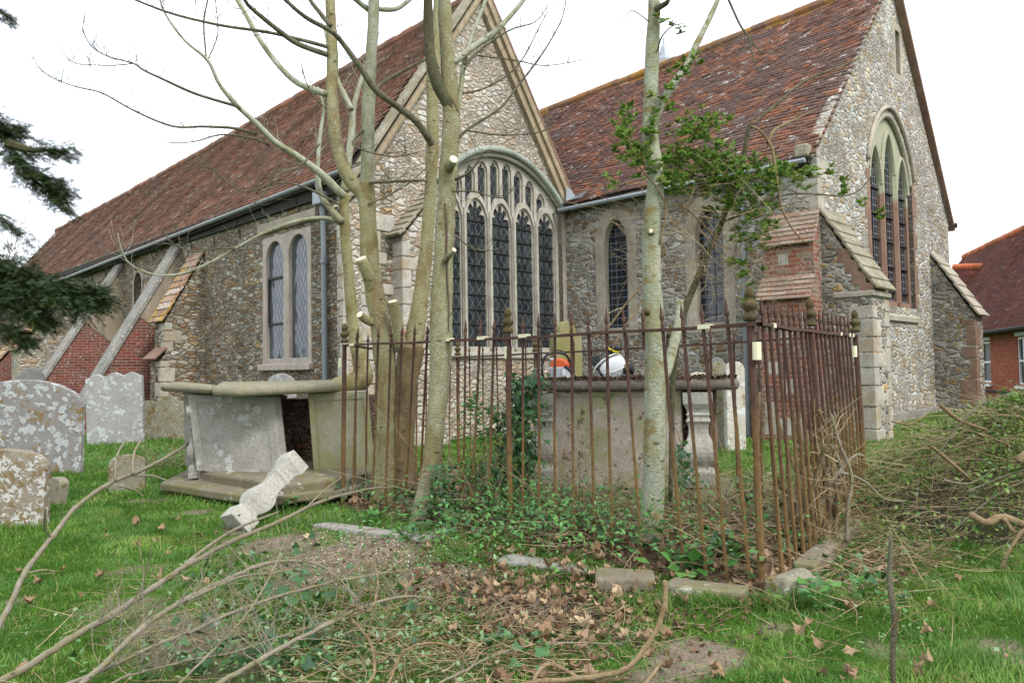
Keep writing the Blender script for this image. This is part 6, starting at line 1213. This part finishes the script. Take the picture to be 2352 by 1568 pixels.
def litter(x, y, size, lift, mat, name, label):
    parts = []; n = len(x); which = RNG.integers(0, 6, n)
    for i in range(6):
        s = which == i; m = int(s.sum())
        if m: parts.append(inst(*DL[i], np.stack([x[s], y[s], gz(x[s], y[s])+lift*RNG.uniform(.1, 1, m)], 1), rot(RNG.uniform(0, 6.28, m), RNG.normal(0, .28, m), RNG.normal(0, .28, m)), size*RNG.uniform(.35, 1.3, m)))
    V, F = cat(parts); return tag(np_mesh(name, V, F, M[mat]), kind='stuff', label=label, cat='leaf litter')
X1, Y1 = scatter(9000, 4.5, 10, 700, 2050); k1 = inside(X1, Y1) > -.1; X1, Y1 = X1[k1][:1700], Y1[k1][:1700]
litter(X1, Y1, .075, .06, 'dead_dark', 'leaf_litter', 'brown dead sycamore leaves piled over the plot inside the railing'); xs, ys = [], []
for cx, cy, a, b, n in ((1250, 1330, 140, 40, 110), (1270, 1430, 80, 36, 60), (1120, 1340, 90, 36, 50), (1380, 1400, 80, 40, 36), (1230, 1490, 120, 30, 18), (1380, 1240, 150, 30, 90), (1640, 1250, 70, 40, 60), (2000, 1300, 60, 34, 50), (480, 1260, 160, 60, 22), (120, 1350, 120, 90, 16), (1300, 1560, 140, 30, 16), (2000, 1420, 160, 60, 20), (1900, 1560, 160, 30, 10), (1520, 1440, 50, 40, 14)):
    p, q = pxs(cx, cy, a, b, n); xs.append(p); ys.append(q)
litter(np.concatenate(xs), np.concatenate(ys), .078, .035, 'dead', 'leaf_litter', 'curled pale dry sycamore leaves strewn over the lawn before the railing')
x, y = pxs(1220, 1360, 240, 80, 4200); n = len(x); V, F = inst(*CR, np.stack([x, y, gz(x, y)+.008], 1), rot(RNG.uniform(0, 6.28, n), RNG.normal(0, .5, n), RNG.normal(0, .5, n)), .03*RNG.uniform(.3, 1.4, n)); tag(np_mesh('leaf_debris', V, F, M['debris']), kind='stuff', label='dark crumbled leaf fragments on the bare soil', cat='leaf litter')
# dark debris lying on the railed slab
n = 1500; u = RNG.uniform(.02, 1.84, n); v = RNG.uniform(.0, .82, n); edge = RNG.uniform(0, 1, n) < .4; v = np.where(edge, RNG.uniform(-.0, .1, n), v); P = np.array([TF.W(a, 1.248, -b) for a, b in zip(u, v)]); P[:, 2] += RNG.uniform(0, .03, n)*(.4+nz(u, v, 6, 1)); V, F = inst(*CR, P, rot(RNG.uniform(0, 6.28, n), RNG.normal(0, .6, n), RNG.normal(0, .6, n)), .034*RNG.uniform(.4, 1.3, n)); tag(np_mesh('slab_debris', V, F, M['debris']), kind='stuff', label='dark crumbled leaf mould covering the railed tomb slab', cat='leaf mould')
# pale sawdust and chips on the trampled patch
x, y = pxs(860, 1250, 130, 45, 2200); CH = ([(-.5, -.2, 0), (.5, -.25, .1), (.45, .2, .05), (-.5, .25, 0)], [(0, 1, 2, 3)]); n = len(x); V, F = inst(*CH, np.stack([x, y, gz(x, y)+.006], 1), rot(RNG.uniform(0, 6.28, n), RNG.normal(0, .3, n), RNG.normal(0, .3, n)), .011*RNG.uniform(.3, 1.4, n)); tag(np_mesh('sawdust', V, F, M['chip']), kind='stuff', label='pale wood chips and sawdust on the trampled soil left of the railing', cat='sawdust')
# twig litter
def gt(cx, cy, a, b, n, L, r, lift=.03, name=None):
    x, y = pxs(cx, cy, a, b, n); n = len(x); p = np.stack([x, y, gz(x, y)+RNG.uniform(.004, lift, n)], 1); d = np.stack([RNG.normal(0, 1, n), RNG.normal(0, 1, n), RNG.normal(.02, .12, n)], 1); V, F = twigs_np(p, d, L*RNG.uniform(.3, 1.3, n), r*RNG.uniform(.6, 1.5, n), .5); V[:, 2] = np.maximum(V[:, 2], gz(V[:, 0], V[:, 1])+.002); return V, F
V, F = cat([gt(760, 1450, 280, 80, 800, .24, .0018, .07), gt(1250, 1420, 260, 90, 520, .2, .0017, .05), gt(1700, 1210, 170, 60, 700, .38, .003, .22), gt(1350, 1200, 180, 50, 420, .34, .0025, .2), gt(2020, 1290, 90, 60, 420, .32, .0025, .07), gt(700, 1280, 170, 50, 420, .16, .0016, .03), gt(300, 1450, 200, 80, 50, .2, .0022, .03), gt(1000, 1540, 200, 30, 160, .3, .0024, .07), gt(1930, 1480, 200, 60, 60, .2, .002, .03)])
tag(np_mesh('twig_litter', V, F, M['dry_twig']), kind='stuff', label='thin dry twigs scattered over the ground', cat='twigs')
# cut green leaves strewn on the lawn left of centre
xs, ys = zip(*[pxs(*a) for a in ((640, 1440, 160, 70, 420), (760, 1520, 180, 50, 380), (1010, 1500, 120, 50, 170), (900, 1330, 120, 60, 150), (330, 1480, 140, 60, 120), (2020, 1400, 100, 60, 90), (1150, 1270, 140, 40, 160))]); x, y = np.concatenate(xs), np.concatenate(ys)
V, F = flat(x, y, .036, LEAF, .05, (.2, .5)); tag(np_mesh('leaf_cuttings', V, F, M['pale_leaf']), kind='stuff', label='cut pale green leaves strewn across the lawn by the felled branches', cat='leaf cuttings')
xs, ys = zip(*[pxs(*a) for a in ((650, 1350, 90, 50, 120), (780, 1440, 120, 60, 160), (560, 1540, 120, 30, 120), (1180, 1500, 70, 30, 40), (1980, 1330, 60, 40, 60))]); x, y = np.concatenate(xs), np.concatenate(ys)
V, F = flat(x, y, .055, IVY, .07, (.3, .6)); tag(np_mesh('ivy_cuttings', V, F, M['ivy']), kind='stuff', label='dark glossy ivy and holly cuttings lying among the branches', cat='leaf cuttings')
# ivy and weeds covering the plot inside the railing
X2, Y2 = scatter(7000, 4.5, 10, 700, 2000); k1 = (inside(X2, Y2) > -.12) & (nz(X2, Y2, 2.2, .9) > .5); X2, Y2 = X2[k1][:2200], Y2[k1][:2200]; xs, ys = zip(*[pxs(*a) for a in ((1120, 1190, 100, 26, 330), (1060, 1220, 110, 26, 200), (1330, 1190, 130, 40, 180))]); x, y = np.concatenate(list(xs)+[X2]), np.concatenate(list(ys)+[Y2])
V, F = flat(x, y, .055, IVY, .16, (.1, .5)); tag(np_mesh('ground_ivy', V, F, M['ivy']), kind='stuff', label='trailing ivy and green ground cover inside the railing', cat='ground ivy')
def weedplant(px, py, n, size, label, name='leafy_weed', mat='weed', spread=.14, hgt=.12):
    b = at_h(px, py); r = empty(name, b, label, 'plant', 'broad leaved weeds'); a = RNG.uniform(0, 6.28, n); d = np.abs(RNG.normal(0, spread, n)); p = np.stack([b.x+np.cos(a)*d, b.y+np.sin(a)*d, b.z+hgt*RNG.uniform(.1, 1, n)], 1)
    V, F = inst(LEAF[0], LEAF[1], p, rot(a-1.57, RNG.normal(.25, .35, n), RNG.normal(0, .3, n)), np.stack([size*1.7*RNG.uniform(.7, 1.2, n)]*1+[size*RNG.uniform(.7, 1.3, n)]*1+[size*np.ones(n)], 1)); np_mesh('leaves', V, F, M[mat], r)
    p0 = np.tile(np.array(b), (n//3, 1)); m = len(p0); V, F = twigs_np(p0, RNG.normal(0, .6, (m, 3))+np.array([0, 0, 1]), np.full(m, hgt*.9), np.full(m, .003), .3); np_mesh('stems', V, F, M['weed'], r)
weedplant(1590, 1315, 46, .10, 'broad leaved dock weed right of the pale tree foot'); weedplant(1690, 1280, 40, .10, 'broad leaved weed clump behind the front bars left of the corner post'); weedplant(1850, 1270, 44, .09, 'broad leaved weed clump behind the right railing')
weedplant(645, 1170, 34, .08, 'green weed tuft at the fallen baluster foot'); weedplant(660, 1010, 26, .11, 'dark green weed growing inside the broken left tomb', spread=.1, hgt=.35); weedplant(1880, 1400, 40, .06, 'nettle clump beside the loose corner block', spread=.16); weedplant(850, 1205, 46, .06, 'low green weeds at the foot of the left railing post'); weedplant(940, 1240, 50, .06, 'green weed patch before the twin stemmed tree', spread=.25, hgt=.09)
weedplant(1985, 1375, 40, .055, 'green weed patch right of the kerb stone', spread=.2, hgt=.09)
# ------------------------------------------------------------------ cut branches on the lawn
def cutbranch(label, pts, rp, hs, sub=None, mat='cut_br', tw=(10, .3, .0028), name='cut_branch', grp='felled branches on the lawn'):
    P = [at_h(x, y, h)+Vector((random.gauss(0, .006), random.gauss(0, .006), random.gauss(0, .004))) for (x, y), h in zip(pts, hs)]; r = empty(name, V3(P[0].x, P[0].y, gzf(P[0].x, P[0].y)), label, 'branch', grp); Ps = smoothpts(P, 6); R = lerpl([.74*q*p.y/FPX for q, p in zip(rp, P)], len(Ps)); R = [q*(1.16 if i % 6 == 0 else 1) for i, q in enumerate(R)]; Ps = [p+Vector((random.gauss(0, .0016), random.gauss(0, .0016), random.gauss(0, .0016))) for p in Ps]; mb = MB().tube(Ps, R, 9, .08, 2)
    if tw: sprout(mb, Ps, int(tw[0]*2.0), tw[1], tw[2], .35, int(pts[0][1]), .2)
    mb.build('stem', M[mat], r, smooth=True)
    for s_pts, s_r, s_h in sub or []:
        SP = [at_h(x, y, h) for (x, y), h in zip(s_pts, s_h)]; SS = smoothpts(SP, 5); MB().tube(SS, lerpl([q*p.y/FPX for q, p in zip(s_r, SP)], len(SS)), 6, .04).build('side_shoot', M[mat], r, smooth=True)
    return r
cutbranch('long thin budded branch rising across the left lawn toward the tomb', [(-30, 1480), (15, 1400), (60, 1310), (120, 1230), (180, 1160), (250, 1110), (320, 1080), (400, 1040), (460, 1000), (535, 952)], [9, 9, 8, 7.5, 7, 6.5, 5.5, 5, 4, 3], [.10, .14, .2, .28, .36, .42, .45, .5, .58, .65],
  [([(265, 1105), (268, 1050), (285, 1015)], [3, 2.5, 2], [.43, .62, .72]), ([(305, 1088), (308, 1040), (325, 1010)], [3, 2.5, 2], [.45, .62, .72]), ([(315, 1092), (350, 1092), (388, 1105)], [2.5, 2, 1.5], [.44, .46, .42]), ([(118, 1235), (102, 1210), (105, 1168)], [2.5, 2, 1.5], [.28, .38, .52]), ([(270, 1115), (310, 1125), (330, 1140)], [2.5, 2, 1.4], [.42, .36, .3]), ([(65, 1315), (100, 1308), (130, 1312)], [2.2, 1.8, 1.4], [.2, .2, .18])], tw=(6, .12, .002))
cutbranch('longest felled branch lying from the lower left corner to the railing', [(-40, 1580), (60, 1530), (160, 1470), (260, 1410), (360, 1345), (440, 1290), (540, 1240), (650, 1192), (740, 1150), (840, 1125), (910, 1118)], [11, 11, 10.5, 10, 9, 8, 7, 6, 5, 3.5, 2.5], [.08, .10, .12, .14, .16, .2, .22, .26, .3, .28, .24],
  [([(390, 1330), (450, 1275), (540, 1215), (640, 1175)], [5, 4.5, 3.5, 2], [.15, .22, .3, .34]), ([(700, 1170), (740, 1130), (785, 1095)], [2.5, 2, 1.4], [.28, .36, .42]), ([(320, 1372), (335, 1310), (350, 1255)], [2.5, 2, 1.4], [.15, .3, .44])], tw=(14, .3, .003))
cutbranch('arched felled branch in the lower left drooping back to the grass', [(150, 1600), (240, 1520), (330, 1440), (430, 1375), (520, 1330), (600, 1298), (680, 1288), (740, 1300), (800, 1345), (830, 1390)], [9, 9, 8.5, 8, 7, 6, 5, 4.5, 3.5, 2.5], [.08, .12, .16, .2, .24, .28, .28, .24, .12, .03],
  [([(430, 1378), (500, 1345), (560, 1322), (640, 1315)], [3.5, 3, 2.5, 1.6], [.2, .24, .26, .24])], tw=(16, .32, .003))
cutbranch('felled branch lying under the arched one in the lower left', [(60, 1600), (200, 1550), (330, 1495), (450, 1440), (560, 1400), (660, 1365), (780, 1335), (930, 1310)], [7, 7, 6.5, 6, 5.5, 5, 4, 2.5], [.05, .06, .08, .1, .12, .13, .14, .12], mat='cut_br', tw=(14, .3, .003))
cutbranch('felled branch rising from the bottom edge left of centre', [(440, 1610), (540, 1545), (640, 1490), (740, 1435), (830, 1395), (920, 1370), (990, 1372)], [8, 8, 7, 6.5, 5.5, 4, 2.5], [.08, .1, .12, .15, .18, .18, .14], tw=(16, .34, .003))
cutbranch('thin felled branch crossing the others at the bottom left', [(380, 1600), (480, 1500), (560, 1420), (600, 1350), (640, 1280), (660, 1230)], [4, 4, 3.5, 3, 2.6, 2], [.1, .14, .18, .22, .3, .34], mat='cut_br', tw=(14, .3, .0026))
cutbranch('thin dark twiggy branch lying near the bottom left corner', [(200, 1600), (300, 1555), (420, 1520), (560, 1490), (700, 1440), (860, 1400)], [3.5, 3.5, 3, 3, 2.5, 2], [.04, .06, .08, .1, .1, .1], mat='cut_br', tw=(18, .26, .0024))
cutbranch('tangled tan vine stem looping at the bottom left of centre', [(800, 1600), (860, 1550), (850, 1480), (800, 1410), (810, 1390), (850, 1400), (870, 1340), (860, 1290)], [5, 5, 4.5, 4, 4, 3.5, 3, 2], [.05, .08, .12, .16, .2, .22, .3, .36], mat='cut_tan', tw=(10, .3, .0026))
cutbranch('tan peeled stick curving up to a cut end in the right foreground', [(1150, 1575), (1260, 1560), (1360, 1550), (1430, 1530), (1480, 1490), (1515, 1430), (1532, 1370), (1528, 1336)], [8, 8, 8, 8, 8, 7.5, 8, 8], [.04, .05, .06, .09, .14, .24, .34, .40], [([(1455, 1600), (1490, 1560), (1520, 1520)], [5, 4.5, 3.5], [.04, .08, .12])], mat='cut_tan', tw=None)
cutbranch('bent tan vine stem on the grass at the bottom centre', [(1180, 1600), (1210, 1570), (1250, 1530), (1280, 1532), (1330, 1555), (1390, 1560), (1440, 1550)], [7, 7, 6, 6, 6, 6, 5], [.04, .05, .08, .08, .05, .04, .03], mat='cut_tan', tw=None)
cutbranch('yellow split twig arched over the grass at the bottom centre', [(880, 1600), (905, 1530), (940, 1490), (990, 1478), (1040, 1490), (1075, 1530)], [5, 5, 4.5, 4, 4, 3], [.03, .08, .14, .16, .12, .04], mat='cut_tan', tw=None)
cutbranch('straight brown twig lying on the grass at the bottom centre', [(960, 1590), (1060, 1540), (1150, 1500), (1260, 1475), (1400, 1475), (1430, 1478)], [4.5, 4, 3.5, 3, 2.4, 1.8], [.04, .05, .07, .07, .06, .04], mat='cut_br', tw=(5, .14, .002))
# slim sapling close to the camera on the right
sp0 = at(2056, 1568, 2.15); P = smoothpts([V3(sp0.x+.02, sp0.y, gzf(sp0.x, sp0.y)-.05), at(2058, 1640, 2.15), at(2050, 1520, 2.15), at(2054, 1420, 2.15), at(2043, 1330, 2.16), at(2046, 1250, 2.17), at(2044, 1222, 2.18)], 5); r = empty('sapling_stem', V3(P[0].x, P[0].y, P[0].z), 'single slim upright sapling stem close by in the right foreground', 'sapling'); MB().tube(P, [x*2.15/FPX for x in lerpl([7, 7, 6, 7.5, 6, 5, 2.5], len(P))], 9, .22, 4).build('stem', M['twig'], r, smooth=True)
MB().tube([at(2052, 1440, 2.15), at(2064, 1412, 2.13), at(2066, 1396, 2.12)], [.008, .005, .003], 6).build('bud', M['cut_tan'], r)
# ------------------------------------------------------------------ brush pile on the right
bp = V3(4.75, 6.35, 0); bpile = empty('brush_pile', V3(bp.x, bp.y, gzf(bp.x, bp.y)), 'large heap of cut twigs and green leaves beside the railing on the right', 'brush pile')
def mound(x, y): r2 = ((x-bp.x)/1.75)**2+((y-bp.y)/1.65)**2; return gz(x, y)+.98*np.exp(-r2*1.25)*(1+.18*(nz(x, y, 4, .5)-.5))
N_ = 4600; x = bp.x+RNG.normal(0, .95, N_); y = bp.y+RNG.normal(0, .9, N_); z = mound(x, y)*1.0+RNG.uniform(-.12, .06, N_); a = RNG.normal(.1, .9, N_)+np.where(RNG.uniform(0, 1, N_) < .5, 0, 3.14); p = np.stack([x, y, np.maximum(z, gz(x, y)+.01)], 1); d = np.stack([np.cos(a), np.sin(a)*.8, RNG.normal(.0, .16, N_)], 1); V, F = twigs_np(p, d, RNG.uniform(.25, .8, N_), RNG.uniform(.0011, .003, N_), .55, 6, .22); V[:, 2] = np.maximum(V[:, 2], gz(V[:, 0], V[:, 1])+.004); np_mesh('twigs', V, F, M['dry_twig'], bpile)['kind'] = 'stuff'
N_ = 44000; x = bp.x+RNG.normal(0, 1.0, N_); y = bp.y+RNG.normal(0, 1.0, N_); z = mound(x, y)+RNG.normal(.03, .06, N_); keep = nz(x, y, 3, 1.7)+RNG.normal(0, .12, N_) > .40; x, y, z = x[keep], y[keep], z[keep]; m = len(x); V, F = inst(LEAF[0], LEAF[1], np.stack([x, y, np.maximum(z, gz(x, y)+.01)], 1), rot(RNG.uniform(0, 6.28, m), RNG.normal(.2, .6, m), RNG.normal(0, .5, m)), .042*RNG.uniform(.5, 1.3, m)); np_mesh('leaves', V, F, M['shrub'], bpile)['kind'] = 'stuff'
gxm, gym = np.meshgrid(np.linspace(bp.x-2, bp.x+2, 40), np.linspace(bp.y-2, bp.y+2, 40)); zz_ = np.where(np.hypot((gxm-bp.x)/1.5, (gym-bp.y)/1.5) < 1, mound(gxm, gym)-.30, gz(gxm, gym)-.2); ii = (np.arange(39)[:, None]*40+np.arange(39)[None]).ravel(); np_mesh('packed_core', np.stack([gxm, gym, zz_], -1).reshape(-1, 3), np.stack([ii, ii+1, ii+41, ii+40], 1), M['brush_core'], bpile, True)
def bst(pts, rp, Y, mat='cut_tan', dY=0):
    mb = MB(); limb(mb, pts, Y, rp, 7, 5, .06, dY); mb.build('cut_limb', M[mat], bpile, smooth=True)
bst([(2228, 1180), (2265, 1200), (2300, 1188), (2352, 1205), (2400, 1225)], [8, 9, 10, 9, 8], 5.0); bst([(2306, 1190), (2318, 1210), (2330, 1222)], [6, 5.5, 5], 4.95); bst([(2340, 1060), (2352, 1045), (2420, 1000)], [7, 8, 8], 5.3); bst([(2160, 930), (2200, 962), (2260, 985), (2310, 990)], [5, 4.5, 4, 3], 6.2); bst([(2140, 1025), (2200, 1075), (2240, 1110)], [4.5, 4, 3], 5.7); bst([(2300, 1330), (2305, 1290), (2340, 1230), (2380, 1190)], [5, 4.5, 4, 3], 4.8)
for q in range(14):
    x0, y0 = random.uniform(2030, 2330), random.uniform(960, 1290); a = random.uniform(-.9, .9); L = random.uniform(80, 230); c = random.uniform(-40, 40); bst([(x0, y0), (x0+L*.5, y0+L*.5*a+c), (x0+L, y0+L*a)], [2.4, 2, 1.2], random.uniform(5.0, 5.6)+.0012*(1300-y0), random.choice(['cut_tan', 'cut_br', 'twig']), .3)
# dead vine stems clinging to the right railing
dv = empty('dead_vine', V3(2.35, 5.6, gzf(2.35, 5.6)), 'tangle of dead pale vine stems climbing the right railing', 'vine')
for pts, rp in (([(1905, 1240), (1890, 1150), (1885, 1080), (1870, 1020), (1850, 960), (1840, 920)], [7, 6, 6, 5, 4.5, 3]), ([(1900, 1230), (1905, 1130), (1890, 1060), (1900, 1000), (1880, 940)], [6, 6, 5, 4.5, 3]), ([(1860, 1240), (1840, 1120), (1810, 1030), (1785, 960)], [5, 4.5, 4, 3]), ([(1890, 1130), (1930, 1080), (1965, 1045), (1985, 1048)], [5, 4, 3.5, 2.5]), ([(1880, 1100), (1930, 1085), (1985, 1105), (2030, 1145), (2080, 1150)], [3.5, 3, 3, 2.5, 2]), ([(1735, 1290), (1740, 1180), (1735, 1090), (1740, 1010), (1745, 900)], [6, 5, 5, 4, 3]), ([(1640, 1290), (1720, 1265), (1810, 1250), (1850, 1245), (1835, 1190), (1830, 1150)], [4, 4, 4, 3.5, 3, 2.5]), ([(1915, 1235), (1925, 1150), (1912, 1080), (1920, 1020)], [5, 5, 4, 3]), ([(1875, 1060), (1885, 1000), (1860, 970), (1890, 945)], [5, 5, 4, 3])):
    mb = MB(); limb(mb, pts, 5.55, rp, 7, 5, .12, random.uniform(-.15, .25)); mb.build('vine_stem', M[random.choice(['cut_tan', 'cut_br'])], dv, smooth=True)
for q in range(14):
    x0 = random.gauss(1885, 26); pts = [(x0+random.gauss(0, 6), 1245), (x0+random.gauss(0, 16), 1170), (x0+random.gauss(0, 22), 1095), (x0+random.gauss(-6, 26), 1020), (x0+random.gauss(-10, 30), 950)]; mb = MB(); limb(mb, pts[:random.choice((3, 4, 5))], random.uniform(5.35, 5.8), [random.uniform(4, 8), random.uniform(2.5, 5)], 7, 5, .2, random.uniform(-.2, .2), q); mb.build('vine_stem', M[random.choice(['cut_tan', 'cut_br', 'bark_base'])], dv, smooth=True)
p0 = np.array([at(random.gauss(1880, 35), random.gauss(1110, 70), 5.55+random.gauss(0, .2)) for _ in range(190)]); n = len(p0); V, F = twigs_np(p0, RNG.normal(0, 1, (n, 3))*np.array([.5, .4, 1]), RNG.uniform(.1, .5, n), RNG.uniform(.002, .006, n), .8); V[:, 2] = np.maximum(V[:, 2], .02); np_mesh('tendrils', V, F, M['dry_twig'], dv)
# brambles tangled through the plot
bt_ = empty('bramble', base_at(1250, 6.2), 'thin brambles and dead stems tangled across the plot in front of the railed tomb', 'bramble', 'brambles')
p0 = np.concatenate([np.array([at_h(random.gauss(cx, sx_), random.gauss(cy, 22), .02) for _ in range(m_)]) for cx, cy, sx_, m_ in ((1200, 1190, 90, 260), (1400, 1200, 90, 230), (1640, 1220, 70, 270), (1100, 1170, 50, 140), (1780, 1220, 60, 220), (1450, 1130, 130, 160))]); n = len(p0); V, F = twigs_np(p0, RNG.normal(0, .7, (n, 3))+np.array([0, 0, .8]), RNG.uniform(.25, .85, n), RNG.uniform(.0014, .0032, n), .9, 7, .3); V[:, 2] = np.maximum(V[:, 2], .03); np_mesh('stems', V, F, M['dry_twig'], bt_)
for q in range(40):
    x0, y0 = random.uniform(1180, 1850), random.uniform(1090, 1240); a = random.uniform(-.5, .5); L = random.uniform(70, 190); P = [at_h(x0+L*t, y0+L*t*a+random.gauss(0, 12), random.uniform(.02, .22)) for t in (0, .33, .66, 1)]; Ps = smoothpts(P, 5); MB().tube(Ps, lerpl([random.uniform(.007, .015), .005], len(Ps)), 6, .15, q).build('dead_stem', M[random.choice(['cut_tan', 'cut_br'])], bt_, smooth=True)
n = 3400; p1 = np.array([at_h(random.gauss(1320, 230), random.gauss(1160, 50), random.uniform(.05, .5)) for _ in range(n)]); V, F = inst(LEAF[0], LEAF[1], p1, rot(RNG.uniform(0, 6.28, n), RNG.normal(.2, .5, n), RNG.normal(0, .4, n)), .042*RNG.uniform(.5, 1.2, n)); np_mesh('leaves', V, F, M['weed'], bt_)
# bramble brush between the left headstones and tomb
br = empty('bramble', at_h(385, 1060), 'loose bramble of pale twigs and small leaves left of the chest tomb', 'bramble', 'brambles')
b0 = at_h(385, 1070); n = 170; p0 = np.stack([b0.x+RNG.normal(0, .45, n), b0.y+RNG.normal(0, .35, n), np.full(n, .03)], 1); V, F = twigs_np(p0, RNG.normal(0, .8, (n, 3))+np.array([0, 0, .55]), RNG.uniform(.25, .8, n), RNG.uniform(.002, .004, n), .6, 6, .25); V[:, 2] = np.maximum(V[:, 2], gz(V[:, 0], V[:, 1])+.005); np_mesh('stems', V, F, M['dry_twig'], br)
n = 650; p0 = np.stack([b0.x+RNG.normal(0, .5, n), b0.y+RNG.normal(.1, .45, n), RNG.uniform(.03, .25, n)], 1); V, F = inst(LEAF[0], LEAF[1], p0, rot(RNG.uniform(0, 6.28, n), RNG.normal(.2, .5, n), RNG.normal(0, .4, n)), .05*RNG.uniform(.5, 1.2, n)); np_mesh('leaves', V, F, M['weed'], br)
